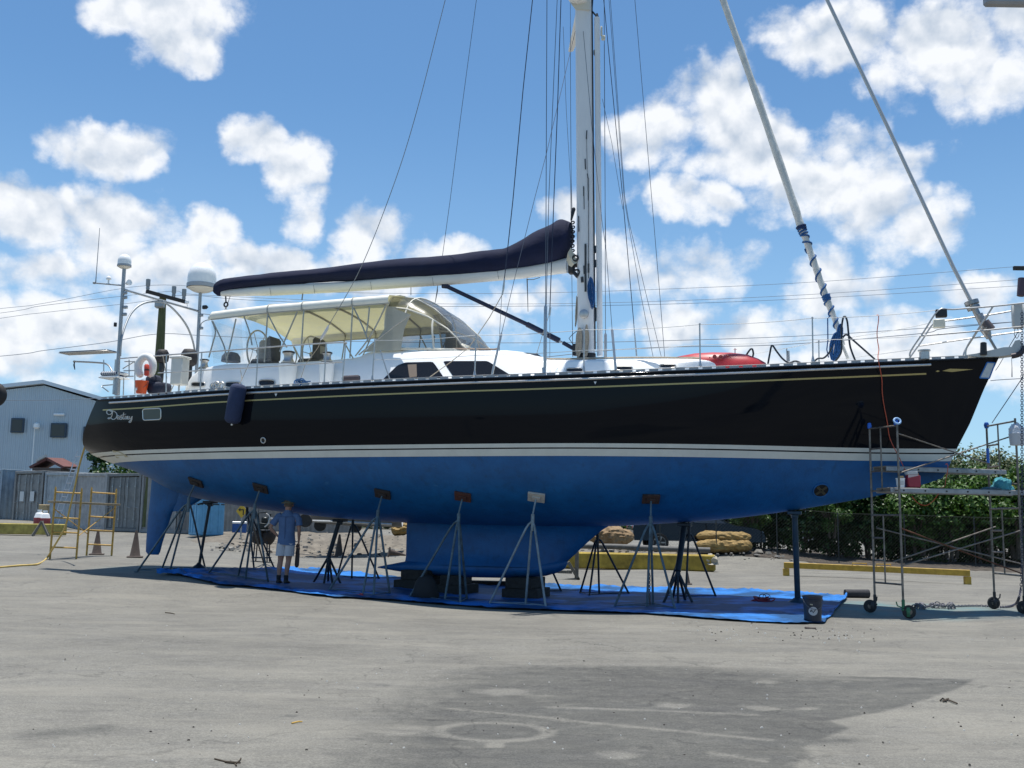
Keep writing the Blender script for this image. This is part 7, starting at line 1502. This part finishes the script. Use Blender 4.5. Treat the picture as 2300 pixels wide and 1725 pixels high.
# ---- black car and two pale vehicles parked beyond the fence
def car(label, p, rz, paint, L_=4.7, van=False):
    o = thing('parked_car', label, 'car', p, rz, 'cars parked beyond the fence'); W2 = .88
    if van: side = [(-2.3, .35), (-2.35, .9), (-2.3, 1.85), (-2.1, 2.0), (.9, 2.0), (1.45, 1.3), (2.2, 1.1), (2.35, .8), (2.35, .35)]
    else: side = [(-2.3, .40), (-2.35, .75), (-2.25, .98), (-1.75, 1.03), (-1.15, 1.38), (-.2, 1.45), (.45, 1.40), (1.15, .98), (1.95, .86), (2.28, .68), (2.33, .38)]
    k = L_ / 4.7; n = len(side); C_ = []
    rows = []
    for y, ins in ((-1, 0), (-.97, .0), (0, 0), (.97, 0), (1, 0)):
        pass
    def yy(z): return W2 * (1 if z < .95 else 1 - .28 * (z - .95) / .5) if not van else W2 * (1 - .06 * max(0, z - 1))
    mb = MB(); SP = catmull([Vector((x * k, 0, z)) for x, z in side], 4); rows = [[Vector((q.x, s * yy(q.z) * f, q.z + (0.02 if f == 0 else 0) * (q.z > .5))) for q in SP] for s, f in ((-1, 1), (-1, .93), (-1, .5), (1, 0), (1, .5), (1, .93), (1, 1))]
    for i in (1, 5): rows[i] = [q + Vector((0, 0, .03 if q.z > .6 else 0)) for q in rows[i]]
    for i in (2, 3, 4): rows[i] = [q + Vector((0, 0, .05 if q.z > .6 else 0)) for q in rows[i]]
    mb.grid(rows); m_ = len(SP)
    for r, y in ((rows[0], -1), (rows[-1], 1)): mb.add(r, [tuple(range(m_))])
    b = obj('car_body', mb, paint, o, 45)
    gl = mat('car_glass', (.02, .025, .03), .05, spec=.8)
    wins = [[(-1.45, 1.05), (-1.1, 1.32), (-.25, 1.38), (-.25, 1.03)], [(-.18, 1.03), (-.18, 1.38), (.38, 1.34), (.95, 1.02)]] if not van else [[(-2.1, 1.2), (-2.1, 1.75), (-1.0, 1.75), (-1.0, 1.2)], [(.1, 1.2), (.1, 1.75), (.85, 1.75), (1.3, 1.2)]]
    for s in (-1, 1):
        for wn in wins: obj('side_window', MB().add([Vector((x * k, s * (yy(z) + .006), z)) for x, z in wn], [(0, 1, 2, 3)]), gl, o, 0)
    f = [(1.12, 1.02), (.50, 1.40)] if not van else [(1.42, 1.33), (.95, 1.95)]; obj('windscreen', MB().add([Vector((f[0][0] * k + .03, -.70, f[0][1] + .06)), Vector((f[0][0] * k + .03, .70, f[0][1] + .06)), Vector((f[1][0] * k + .03, .56, f[1][1] + .07)), Vector((f[1][0] * k + .03, -.56, f[1][1] + .07))], [(0, 1, 2, 3)]), gl, o, 0)
    for x in (-1.42, 1.42):
        for s in (-1, 1):
            c = Vector((x * k, s * (W2 - .09), .33)); rz_ = Matrix.Rotation(PI / 2, 3, 'X'); w = obj('wheel', MB().lathe([(.2, -.1), (.31, -.11), (.33, -.07), (.33, .07), (.31, .11), (.2, .1)], c, 28, rot=rz_), rubber, o, 40)
            mb = MB(); mb.lathe([(.001, -.115), (.05, -.115), (.06, -.09), (.2, -.06), (.21, -.11), (.22, -.11), (.22, .11), (.21, .11), (.2, .06), (.06, .09), (.05, .115), (.001, .115)], c, 24, rot=rz_)
            for j in range(5): a = 2 * PI * j / 5; mb.bbox(c + Vector((.12 * math.cos(a), s * .10, .12 * math.sin(a))), (.18, .02, .05), .006, Matrix.Rotation(-a, 3, 'Y'))
            obj('rim', mb, mat('alloy_rim', (.35, .36, .37), .3, .8), w, 40)
    for s in (-1, 1): obj('headlight', MB().bbox((2.2 * k, s * .62, .70), (.2, .3, .12), .03), mat('clear_lamp', (.6, .6, .62), .1), o, 40); obj('tail_light', MB().bbox((-2.3 * k, s * .65, .85), (.1, .25, .14), .03), mat('red_lamp', (.3, .01, .01), .3), o, 40)
    return o
cd_ = 37.6; c = D(1560, 1200, cd_); c.z = g(c.x, c.y) + .02; car('black car parked beyond the fence under the yacht bow', c, .03, mat('black_car_paint', (.006, .007, .008), .1, 0, spec=.4))
c = D(1900, 1200, 47.5); c.z = g(c.x, c.y) + .3; car('white van glimpsed through the hedge behind the scaffold', c, .1, mat('white_car_paint', (.6, .6, .6), .25, coat=.5), 4.9, True)
c = D(2110, 1200, 46.5); c.z = g(c.x, c.y) + .3; car('silver car glimpsed through the hedge near the scaffold', c, -.1, mat('silver_car_paint', (.42, .43, .45), .25, .4, coat=.5))
# ---- chain-link fence
fy = lambda x: interp([(2, 36.6), (7, 36.0), (12, 35.6), (20, 35.0), (34, 34.6)], x); fo = Vector((5.2, fy(5.2), 0)); fo.z = g(fo.x, fo.y)
fn_ = thing('chain_link_fence', 'chain link fence with thin grey posts in front of the hedge', 'fence', fo)
fgrey = mat('dull_fence_grey', (.06, .065, .06), .7, .2)
xs_ = [5.2, 7.1, 9.15, 11.2, 13.4, 15.7, 18, 20.4, 23]
for x in xs_: y = fy(x); z = g(x, y); obj('fence_post', MB().tube([Vector((x, y, z)) - fo, Vector((x, y, z + 1.75)) - fo], .02, 8), fgrey, fn_, 50)
mb = MB(); mb.tube([Vector((x, fy(x), g(x, fy(x)) + 1.72)) - fo for x in xs_], .006, 6)
x = xs_[0]
def fp(x, h): x = min(max(x, xs_[0]), xs_[-1]); y = fy(x) - .03; return Vector((x, y, g(x, y) + h)) - fo
sp_ = .11; n = int((xs_[-1] - xs_[0] + 1.7) / sp_)
for i in range(n):
    x0 = xs_[0] + i * sp_
    a0 = max(0, x0 - xs_[-1]); 
    if x0 - 0 <= xs_[-1] + 1.65:
        h0 = max(.05, a0 + .05); xe = x0; pts = [(min(x0, xs_[-1]), h0), (max(x0 - 1.65, xs_[0]), h0 + (min(x0, xs_[-1]) - max(x0 - 1.65, xs_[0])))]
        if pts[1][1] <= 1.73 and pts[0][0] > pts[1][0] + .02: mb.tube([fp(*pts[0]), fp(*pts[1])], .0016, 3, False)
    x1 = xs_[-1] - i * sp_
    if x1 >= xs_[0] - 1.65:
        xa = max(x1, xs_[0]); h0 = .05 + (xa - x1); xb = min(x1 + 1.65, xs_[-1]); h1 = h0 + (xb - xa)
        if h1 <= 1.73 and xb > xa + .02: mb.tube([fp(xa, h0), fp(xb, h1)], .0016, 3, False)
obj('fence_mesh', mb, fgrey, fn_, 50)
p = G(1621, 1238); o = obj('marker_post', MB().bbox((0, 0, .62), (.14, .14, 1.25), .01), mat('ochre_post', (.36, .22, .06), .7, 0, .2, 6), None, 30); put(o, p, 'ochre yellow square post in front of the wrapped rolls', 'post')
# ---- hedge of small trees and shrubs
leafm = bpy.data.materials.new('leaf_green'); leafm.use_nodes = True
def leaf_mat(name, c1, c2, c3):
    m = bpy.data.materials.new(name); m.use_nodes = True; nt = m.node_tree; N = nt.nodes; L = nt.links; b = N['Principled BSDF']; b.inputs['Roughness'].default_value = .45; b.inputs['Specular IOR Level'].default_value = .4
    tc = N.new('ShaderNodeTexCoord'); n1 = N.new('ShaderNodeTexNoise'); n1.inputs['Scale'].default_value = 1.6; n1.inputs['Detail'].default_value = 3; L.new(tc.outputs['Object'], n1.inputs[0]); n2 = N.new('ShaderNodeTexNoise'); n2.inputs['Scale'].default_value = 14; L.new(tc.outputs['Object'], n2.inputs[0])
    a = N.new('ShaderNodeMath'); a.operation = 'ADD'; L.new(n1.outputs['Fac'], a.inputs[0]); L.new(n2.outputs['Fac'], a.inputs[1]); r = N.new('ShaderNodeValToRGB'); L.new(a.outputs[0], r.inputs[0])
    mr = N.new('ShaderNodeMapRange'); L.new(a.outputs[0], mr.inputs[0]); mr.inputs[1].default_value = .75; mr.inputs[2].default_value = 1.25; L.new(mr.outputs[0], r.inputs[0])
    r.color_ramp.elements[0].color = (*c1, 1); r.color_ramp.elements[1].color = (*c3, 1); e = r.color_ramp.elements.new(.5); e.color = (*c2, 1); L.new(r.outputs[0], b.inputs['Base Color'])
    o = N['Material Output']; tr = N.new('ShaderNodeBsdfTranslucent'); L.new(r.outputs[0], tr.inputs[0]); ms = N.new('ShaderNodeMixShader'); ms.inputs[0].default_value = .3; L.new(b.outputs[0], ms.inputs[1]); L.new(tr.outputs[0], ms.inputs[2]); L.new(ms.outputs[0], o.inputs[0]); return m
bpy.data.materials.remove(leafm)
lf_dark = leaf_mat('dark_leaf', (.012, .034, .007), (.028, .070, .012), (.055, .125, .022)); lf_lite = leaf_mat('bright_leaf', (.028, .070, .011), (.060, .128, .020), (.10, .19, .034)); lf_olive = leaf_mat('olive_leaf', (.06, .085, .03), (.10, .13, .05), (.16, .19, .08))
bark = mat('bark', (.09, .07, .05), .95, 0, .3, 8, bump=.6)
def plant_mesh(seed, H, R, nl, ls, lobes, low=.0, airy=.0):
    """crown of leaf quads in clumps around lobe centres; branches reach the lobes"""
    rnd = random.Random(seed); mb = MB(); tk = MB(); LB = []
    for k in range(lobes):
        a = rnd.uniform(0, 2 * PI); rr = R * rnd.uniform(.1, .75) ** .7; h = H * lin(low + .12, .86, rnd.random()); sh = 1 - .45 * abs(h / H - .55) * 2; c = Vector((rr * math.cos(a) * sh, rr * math.sin(a) * sh, h)); LB.append((c, R * rnd.uniform(.22, .42)))
    for i in range(nl):
        c, r = rnd.choice(LB); d = Vector((rnd.gauss(0, 1), rnd.gauss(0, 1), rnd.gauss(0, .8))).normalized(); p = c + d * r * rnd.uniform(.35, 1.1) ** (1 - airy * .3)
        if p.z < .05: continue
        s = ls * rnd.uniform(.6, 1.3); n = (d + Vector((rnd.uniform(-1, 1), rnd.uniform(-1, 1), rnd.uniform(-.2, 1.2)))).normalized(); t = n.cross(Vector((rnd.uniform(-1, 1), rnd.uniform(-1, 1), rnd.uniform(-1, 1)))).normalized(); b = n.cross(t)
        mb.add([p - t * s * .5, p + b * s * .32 + n * s * .08, p + t * s * .5, p - b * s * .32 + n * s * .08], [(0, 1, 2, 3)])
    nt_ = 3
    for k in range(nt_):
        a = 2 * PI * k / nt_ + seed; x, y = .12 * R * math.cos(a), .12 * R * math.sin(a); tk.tube([Vector((x, y, -.3)), Vector((x * 1.6, y * 1.6, H * .25)), Vector((x * 2.6, y * 2.2, H * .55))], [.07, .05, .03], 7)
    for c, r in LB[:14]: a = math.atan2(c.y, c.x); s0 = Vector((.18 * R * math.cos(a), .18 * R * math.sin(a), c.z * .35)); tk.tube([s0, lin(s0, c, .5) + Vector((0, 0, .1)), c + (c - s0) * .15], [.035, .022, .008], 5)
    return mb, tk
CLEAN[0] = False
def proto(seed, H, R, nl, ls, lobes, lm, label, cat, low=0., nm='tree', airy=0.):
    mb, tk = plant_mesh(seed, H, R, nl, ls, lobes, low, airy); o = thing(nm, label, cat); obj('crown', mb, lm, o, 0); obj('trunk', tk, bark, o, 50); return o
def place(proto_, u, d, label, sc, rz, first, group, zo=0):
    p = D(u, 1180, d); p.z = g(p.x, p.y) + .1 + zo; q = proto_ if first else dup(proto_); q.location = p; q.rotation_euler = (0, 0, rz); q.scale = (sc, sc, sc); q['label'] = label; q['group'] = group; return q
tA = proto(1, 4.6, 1.9, 11000, .16, 46, lf_dark, '', 'tree', -.06, 'hedge_tree'); tB_ = proto(2, 5.0, 1.9, 7500, .15, 34, lf_olive, '', 'tree', .15, 'hedge_tree', 1.0); tC_ = proto(3, 2.6, 1.4, 6000, .15, 20, lf_lite, '', 'shrub', .0, 'shrub')
gh = 'hedge trees beyond the fence'
hl = [(tA, 1640, 40.5, 'dark hedge tree at the left end of the hedge beside the black car', .86, .3, 1), (tA, 1705, 39.2, 'dark hedge tree left of the thick blue post', .80, 1.6, 0), (tA, 1790, 38.6, 'dark hedge tree directly behind the thick blue post', .84, 2.9, 0), (tA, 1875, 38.8, 'dark hedge tree under the bow between the post and the scaffold', .88, 4.0, 0), (tA, 1955, 38.6, 'dark hedge tree behind the left scaffold frame', .88, 5.2, 0),
      (tA, 2035, 38.4, 'dark hedge tree behind the planks below the stem', .86, .9, 0), (tB_, 2110, 40.6, 'olive tree rising just right of the stem behind the crossed braces', .82, .4, 1), (tA, 2120, 38.2, 'dark hedge tree in the middle of the scaffold opening', .80, 2.2, 0), (tB_, 2190, 41.0, 'tall olive tree behind the right scaffold frame', .98, 2.0, 0), (tA, 2205, 38.4, 'dark hedge tree left of the right scaffold frame', .84, 3.3, 0), (tB_, 2280, 40.5, 'tall olive tree at the right edge of the picture', .95, 3.9, 0), (tA, 2290, 38.0, 'dark hedge tree at the right edge below the olive tree', .86, 4.6, 0),
      (tA, 2380, 38.5, 'dark hedge tree just beyond the right edge', .95, .2, 0), (tB_, 2420, 40.5, 'olive tree just beyond the right edge', .9, 1.2, 0), (tA, 2480, 38.5, 'last dark hedge tree beyond the right edge', 1.0, 2.7, 0)]
for (pr_, u, d, lab, sc_, rz_, fi) in hl: place(pr_, u, d, lab, sc_, rz_, fi, gh)
sl_ = [(2065, 37.4, 'bright green shrub behind the paint tub at the stem', .95, 0, 1, .9), (2135, 37.2, 'bright green shrub under the loop of orange cord', 1.05, 1.3, 0, .9), (2210, 37.3, 'bright green shrub behind the teal rags', 1.1, 2.2, 0, 1.0), (2285, 37.0, 'bright green shrub behind the right scaffold posts', 1.15, 3.3, 0, 1.0), (1870, 37.2, 'bright green shrub just under the bow near the red flower', .62, 4.2, 0, 1.6), (2370, 37.2, 'bright green shrub beyond the right edge', 1.1, 5.0, 0, .9), (1690, 37.4, 'small bright shrub at the car bonnet', .55, 5.5, 0, .9)]
for (u, d, lab, sc_, rz_, fi, zo) in sl_: place(tC_, u, d, lab, sc_, rz_, fi, 'bright shrubs in the hedge', zo * .6)
# palms and trees behind the containers, mass of trees at the horizon
tD = proto(8, 4.2, 2.6, 3000, .28, 16, lf_dark, '', 'tree', .1, 'tree')
for i, (u, d, lab, s_) in enumerate(((268, 62, 'dark green tree showing between the warehouse and the stern', 1.0), (330, 60, 'low tree behind the rudder above the containers', .9), (420, 62, 'tree behind the containers and the hull at left', .9))):
    q = place(tD, u, d, lab, s_, i * 2.1, i == 0, 'trees behind the containers', .6)
rows = []; rnd = random.Random(5); mb = MB()
for k in range(15000):
    a = rnd.uniform(-1, 1); x = a * 95 + 8; y = 88 + rnd.uniform(-4, 6) + 6 * noise.noise(Vector((x * .05, 0, 0))); hh = 3.2 + 2.2 * noise.noise(Vector((x * .12, 0, 3))) + 1.3 * noise.noise(Vector((x * .4, 0, 7))); z = .6 + hh * rnd.random() ** .7; s = rnd.uniform(.3, .6)
    n = Vector((rnd.uniform(-1, 1), rnd.uniform(-1, .2), rnd.uniform(-.3, 1))).normalized(); t = n.cross(Vector((rnd.uniform(-1, 1), .3, rnd.uniform(-1, 1)))).normalized(); b = n.cross(t); p = Vector((x, y, z)); mb.add([p - t * s, p + b * s * .7, p + t * s, p - b * s * .7], [(0, 1, 2, 3)])
o = obj('treeline', mb, lf_dark, None, 0); tag(o, 'low dark line of far trees along the horizon behind the yard', 'trees', None, 'stuff')
CLEAN[0] = True
# ---- utility pole and power lines
pd = 46.0; top = D(366, 665, pd); pz = g(top.x, pd); o = thing('utility_pole', 'weathered utility pole with a tilted crossarm behind the stern', 'utility pole', (top.x, pd, pz)); O = o.location
polem = mat('greenish_pole', (.10, .11, .045), .9, 0, .3, 5, stretch=(4, 4, .5)); obj('pole_shaft', MB().tube([D(357, 830, pd) - O + Vector((-.12, 0, -7)), D(357, 830, pd) - O, top - O], [.24, .22, .15], 12), polem, o, 50)
a = D(328, 654, pd - .4) - O; b_ = D(416, 678, pd - .1) - O; mb = MB(); bar(mb, a, b_, .12, .16); obj('crossarm', mb, mat('dark_crossarm', (.05, .045, .04), .9), o, 30)
for t in (.04, .70, .96): c = lin(a, b_, t) + Vector((0, 0, .06)); obj('insulator', MB().lathe([(.06, 0), (.09, .1), (.07, .15), (.10, .22), (.10, .5), (.001, .56)], c, 12), mat('grey_insulator', (.28, .30, .31), .4), o, 40)
mb = MB(); mb.bbox(top - O + Vector((-.05, -.2, -.45)), (.4, .3, .3), .05); obj('pole_bracket', mb, galv, o, 40)
p2 = D(2296, 640, pd); o2 = thing('utility_pole', 'utility pole with hanging insulators at the right edge of the picture', 'utility pole', (D(2330, 640, pd).x, pd, .3)); O2 = o2.location; obj('pole_shaft', MB().tube([Vector((0, 0, 0)), Vector((0, 0, 14.5))], [.26, .16], 12), polem, o2, 50)
obj('crossarm', MB().bbox(Vector((0, -.3, p2.z - .3 + .7)), (2.4, .14, .18), .01), mat('dark_crossarm', (.05, .045, .04), .9), o2, 30); q = D(2294, 643, pd) - O2; mb = MB(); mb.tube([q + Vector((-.06, 0, -.45)), q + Vector((.1, 0, .35))], [.16, .22], 12); obj('transformer', mb, mat('dark_transformer', (.08, .05, .07), .6), o2, 40)
obj('brace_wire', MB().tube([D(2228, 950, pd - .2) - O2, D(2292, 855, pd) - O2, D(2330, 780, pd) - O2], .02, 5), wire_m, o2, 50)
def power(label, pts, r=.010):
    P = catmull([D(u, v, pd) for u, v in pts], 6); c = P[0].copy(); o = obj('power_line', MB().tube([p - c for p in P], r, 5), mat('far_wire', (.16, .19, .23), .7), None, 60); put(o, c, label, 'power line', 'power lines across the sky')
power('highest power line running across behind the mast', [(-700, 760), (-20, 695), (100, 681), (333, 641), (560, 652), (900, 659), (1200, 658), (1500, 649), (1850, 632), (2293, 598), (2800, 560)])
power('second power line, just above the lower pair at the mast', [(-700, 790), (-20, 706), (100, 686), (372, 655), (420, 660), (560, 668), (900, 681), (1200, 682.5), (1500, 676), (1860, 659), (2290, 628), (2800, 590)])
power('third power line, lower of the close pair at the mast', [(-700, 820), (-20, 718), (100, 702), (300, 680), (415, 663), (560, 674), (900, 687), (1200, 687.5), (1500, 683), (1863, 668), (2288, 642), (2800, 610)])
power('low power line joining the pole half way up', [(-700, 860), (-20, 802), (100, 787), (240, 769), (357, 750), (480, 755), (800, 767), (1200, 770), (1500, 765), (1850, 752), (2290, 722), (2800, 690)], .014)
power('lowest power line just above the deck at the bow', [(357, 830), (560, 838), (900, 838), (1390, 785), (1740, 775), (2060, 750), (2120, 738), (2290, 722)], .016)
power('thin cable crossing in front of the stern and warehouse', [(-600, 880), (0, 899), (240, 893), (420, 880)], .012)
power('black cable at right below the anchor platform', [(2225, 855), (2300, 850), (2700, 830)], .018)
# ================================================================ the man under the stern
def skin_mesh(name, V, E, root, m, parent, sub=2):
    """V: list of (x, y, z, rx, ry); grows one continuous skin over the joints"""
    me = bpy.data.meshes.new(name); me.from_pydata([v[:3] for v in V], E, []); o = bpy.data.objects.new(name, me); C.objects.link(o)
    sk = o.modifiers.new('skin', 'SKIN'); sk.use_smooth_shade = True
    for i, v in enumerate(V): d = me.skin_vertices[0].data[i]; d.radius = (v[3], v[4]); d.use_root = (i == root)
    sb = o.modifiers.new('sub', 'SUBSURF'); sb.levels = sub; sb.render_levels = sub
    bpy.context.view_layer.update(); dg = bpy.context.evaluated_depsgraph_get(); nm = bpy.data.meshes.new_from_object(o.evaluated_get(dg)); o.modifiers.clear(); o.data = nm; nm.name = name; bpy.data.meshes.remove(me)
    nm.materials.clear(); nm.materials.append(m); nm.shade_smooth(); o.parent = parent; return o
pp = G(636, 1313); man = thing('person', 'man in blue shirt, white shorts and sun hat, left hand on hip, seen from behind', 'person', pp, R_(-6))
skin = mat('tanned_skin', (.36, .19, .13), .6, 0, .08, 12)
# x right, y away from the camera (he faces away), z up; feet at z = 0
HX = .055
V = []; E = []
def av(*v): V.append(v); return len(V) - 1
pel = av(.02, 0, .93, .125, .08); wst = av(.025, .0, 1.07, .11, .07); chs = av(.03, .0, 1.28, .12, .075); upc = av(.035, .0, 1.41, .09, .06); nk = av(.04, .01, 1.53, .055, .055); hd0 = av(.045, .035, 1.62, .075, .085); hd1 = av(.045, .03, 1.72, .07, .08); hd2 = av(.045, .02, 1.775, .045, .05); nose = av(.045, .135, 1.655, .012, .014)
E += [(pel, wst), (wst, chs), (chs, upc), (upc, nk), (nk, hd0), (hd0, hd1), (hd1, hd2), (hd0, nose)]
for s, elb, wr, hand in ((-1, (-.33, -.03, 1.19), (-.165, .03, 1.0), (-.11, .05, .985)), (1, (.305, -.02, 1.16), (.285, .05, .91), (.275, .07, .83))):
    sh = av(.035 + s * .165, 0, 1.43, .046, .046); am = av(lin(.035 + s * .2, elb[0], .5), elb[1] * .5, lin(1.44, elb[2], .5), .05, .05); el_ = av(*elb, .040, .040); fa = av(*[lin(a, b, .4) for a, b in zip(elb, wr)], .038, .038); w_ = av(*wr, .026, .022); pm = av(*hand, .036, .018)
    E += [(upc, sh), (sh, am), (am, el_), (el_, fa), (fa, w_), (w_, pm)]
for s, hx, kx, ax, fy_ in ((-1, -.055, -.085, -.10, .0), (1, .105, .09, .06, .05)):
    hp_ = av(hx, 0, .86, .098, .098); th = av(lin(hx, kx, .5), .01, .68, .082, .085); kn = av(kx, .015, .49, .054, .058); cf = av(lin(kx, ax, .35), -.02, .36, .056, .062); sh_ = av(lin(kx, ax, .75), -.015, .2, .036, .038); an = av(ax, -.01, .09, .034, .038); to = av(ax + s * .02, .12, .035, .035, .025)
    E += [(pel, hp_), (hp_, th), (th, kn), (kn, cf), (cf, sh_), (sh_, an), (an, to)]
body = skin_mesh('body', V, E, 0, skin, man)
# fingers: five short chains each hand
def hand(base, dirv, side, curl):
    mb = MB(); up = Vector((0, 1, 0)); d = Vector(dirv).normalized(); w = d.cross(up).normalized()
    for k, (off, ln) in enumerate(((-.026, .060), (-.009, .072), (.009, .068), (.026, .052))):
        b = Vector(base) + w * off + d * .02; p1 = b + d * ln * .5 + up * curl * .012; p2 = b + d * ln * .85 + up * curl * .035; p3 = b + d * ln + up * curl * .05; mb.tube([b, p1, p2, p3], [.0095, .009, .008, .005], 8)
    b = Vector(base) + w * (.03 * side); mb.tube([b - d * .02, b + w * .022 * side + d * .01 + up * .01, b + w * .03 * side + d * .035 + up * .02], [.012, .010, .006], 8); return mb
obj('hand', hand((-.10, .06, .98), (.75, .35, -.35), 1, .5), skin, man, 60); obj('hand', hand((.272, .075, .81), (-.05, .1, -1), -1, .9), skin, man, 60)
mb = MB(); mb.lathe([(.001, -.012), (.02, -.01), (.022, .01), (.001, .012)], (-.045, .02, 1.66), 10, rot=Matrix.Rotation(PI / 2, 3, 'Y')); mb2 = MB(); mb2.lathe([(.001, -.012), (.02, -.01), (.022, .01), (.001, .012)], (.135, .02, 1.66), 10, rot=Matrix.Rotation(PI / 2, 3, 'Y')); obj('ear', mb, skin, man, 60); obj('ear', mb2, skin, man, 60)
for x in (.015, .075): mb = MB(); mb.lathe([(.001, -.008), (.010, 0), (.001, .008)], (x, .112, 1.69), 10); obj('eye', mb, white_gel, man, 60)
obj('mouth', MB().tube([(.022, .108, 1.60), (.045, .113, 1.597), (.068, .108, 1.60)], .006, 6), mat('lip', (.3, .11, .09), .6), man, 60)
# hair below the hat
mb = MB(); rows = []
for i in range(6):
    z = 1.63 + .03 * i; row = []
    for k in range(16): a = PI + PI * k / 15; r = .088 + .004 * i - (.01 if i == 0 else 0); row.append(Vector((.045 + r * math.cos(a), .025 + r * 1.12 * math.sin(a), z)))
    rows.append(row)
obj('hair', mb.grid(rows), mat('grey_brown_hair', (.10, .08, .06), .9, 0, .3, 60), man, 60)
# shirt: torso rings and sleeves
shirt = mat('blue_shirt', (.085, .145, .27), .9, 0, .12, 7, bump=.6, bscale=9)
mb = MB(); rows = []
for (z, cx, rx, ry) in ((.83, .03, .195, .145), (.90, .03, .190, .140), (1.0, .03, .180, .130), (1.12, .032, .170, .122), (1.25, .034, .182, .126), (1.36, .036, .195, .124), (1.43, .038, .185, .112), (1.475, .04, .145, .095), (1.525, .041, .085, .075), (1.545, .042, .068, .068)):
    rows.append([Vector((cx + (rx + .006 * noise.noise(Vector((k * .9, z * 7, 1)))) * math.copysign(abs(math.cos(a)) ** .9, math.cos(a)), (ry + .006 * noise.noise(Vector((k * .9, z * 7, 5)))) * math.sin(a), z + (.012 * math.sin(a * 2) if z < .85 else 0))) for k, a in [(k, 2 * PI * k / 32) for k in range(32)]])
mb.grid(rows, closed=True); sh_o = obj('shirt', mb, shirt, man, 60)
for s, pts in ((-1, ((-.10, 0, 1.455), (-.16, -.005, 1.425), (-.215, -.015, 1.35), (-.28, -.025, 1.255))), (1, ((.17, 0, 1.455), (.24, -.005, 1.43), (.285, -.01, 1.36), (.30, -.018, 1.235)))):
    obj('sleeve', MB().tube(pts, [.062, .070, .068, .074], 18, False), shirt, sh_o, 60)
obj('collar', MB().torus((.042, .005, 1.54), .066, .013, Matrix.Rotation(-.12, 3, 'X'), 24, 8), shirt, sh_o, 60)
mb = MB(); mb.tube([(.036, -.137, 1.43), (.034, -.137, 1.2), (.032, -.138, .95)], .006, 5); mb.tube([(-.13, -.098, 1.43), (.036, -.12, 1.415), (.20, -.098, 1.43)], .005, 5); obj('back_pleat', mb, mat('blue_shirt_seam', (.06, .10, .20), .9), sh_o, 50)
# shorts
sw = mat('pale_shorts', (.50, .50, .52), .9, 0, .08, 7, bump=.6, bscale=10); mb = MB()
for s, hx, kx in ((-1, -.06, -.085), (1, .11, .095)):
    rows = [[Vector((cx + (rx + .005 * noise.noise(Vector((k, z * 9, s)))) * math.cos(a), ry * math.sin(a), z)) for k, a in [(k, 2 * PI * k / 22) for k in range(22)]] for (z, cx, rx, ry) in ((.86, hx + s * .0, .108, .128), (.78, lin(hx, kx, .3), .108, .122), (.68, lin(hx, kx, .6), .106, .115), (.60, lin(hx, kx, .8), .108, .114))]; mb.grid(rows, closed=True)
rows = [[Vector((.025 + rx * math.cos(a), ry * math.sin(a), z)) for a in [2 * PI * k / 28 for k in range(28)]] for (z, rx, ry) in ((1.0, .16, .115), (.92, .178, .125), (.82, .182, .128))]; mb.grid(rows, closed=True); obj('shorts', mb, sw, man, 60)
sk_ = mat('black_sock', (.012, .012, .014), .9); shm = mat('black_shoe', (.018, .016, .016), .6); sole = mat('tan_sole', (.22, .15, .08), .8)
for s, ax, aim in ((-1, -.10, -.02), (1, .06, .02)):
    obj('sock', MB().tube([(ax, -.01, .05), (ax, -.012, .12), (ax + (0), -.012, .19), (ax, -.012, .20)], [.048, .046, .048, .042], 16), sk_, man, 60)
    mb = MB(); rows = []
    for (y, w, h, z0) in ((-.085, .020, .05, .03), (-.07, .036, .085, .02), (-.03, .043, .10, .018), (.03, .045, .085, .018), (.09, .050, .06, .018), (.14, .046, .045, .018), (.175, .025, .03, .022)): rows.append([Vector((ax + aim * (y + .05) + w * math.cos(a), y, z0 + h / 2 + h / 2 * math.sin(a))) for a in [2 * PI * k / 16 for k in range(16)]])
    mb.grid(rows, closed=True); mb.add(rows[0], [tuple(range(16))]); mb.add(rows[-1], [tuple(range(16))]); f = obj('shoe', mb, shm, man, 60)
    mb = MB(); mb.bbox((ax, .045, .012), (.095, .27, .024), .01); obj('shoe_sole', mb, sole, f, 40)
# hat
mb = MB(); mb.lathe([(.175, -.012), (.17, -.004), (.105, .022), (.10, .05), (.093, .095), (.07, .118), (.001, .125)], (.045, .02, 1.712), 30, capb=False)
ht = obj('sun_hat', mb, mat('straw_khaki', (.20, .17, .10), .9, 0, .2, 25, bump=.3), man, 60); obj('hat_band', MB().lathe([(.1055, .026), (.1035, .05)], (.045, .02, 1.712), 30, capb=False, capt=False), mat('dark_band', (.05, .04, .03), .8), ht, 60)
# dark paddle-shaped board held in the right hand
p0 = Vector((pp.x, pp.y, pp.z)); o = thing('long_brush', 'dark long narrow board held down by the right hand of the man', 'board', pp, R_(-6)); mb = MB()
rows = []
for (z, w) in ((.86, .02), (.84, .035), (.70, .042), (.50, .050), (.40, .048), (.365, .03), (.355, .01)): rows.append([Vector((.262 + (.86 - z) * -.03 + w * math.cos(a), .095 + .014 * math.sin(a), z)) for a in [2 * PI * k / 14 for k in range(14)]])
mb.grid(rows, closed=True); mb.add(rows[0], [tuple(range(14))]); mb.add(rows[-1], [tuple(range(14))]); obj('board_blade', mb, mat('dark_brown_board', (.035, .022, .018), .6), o, 50)
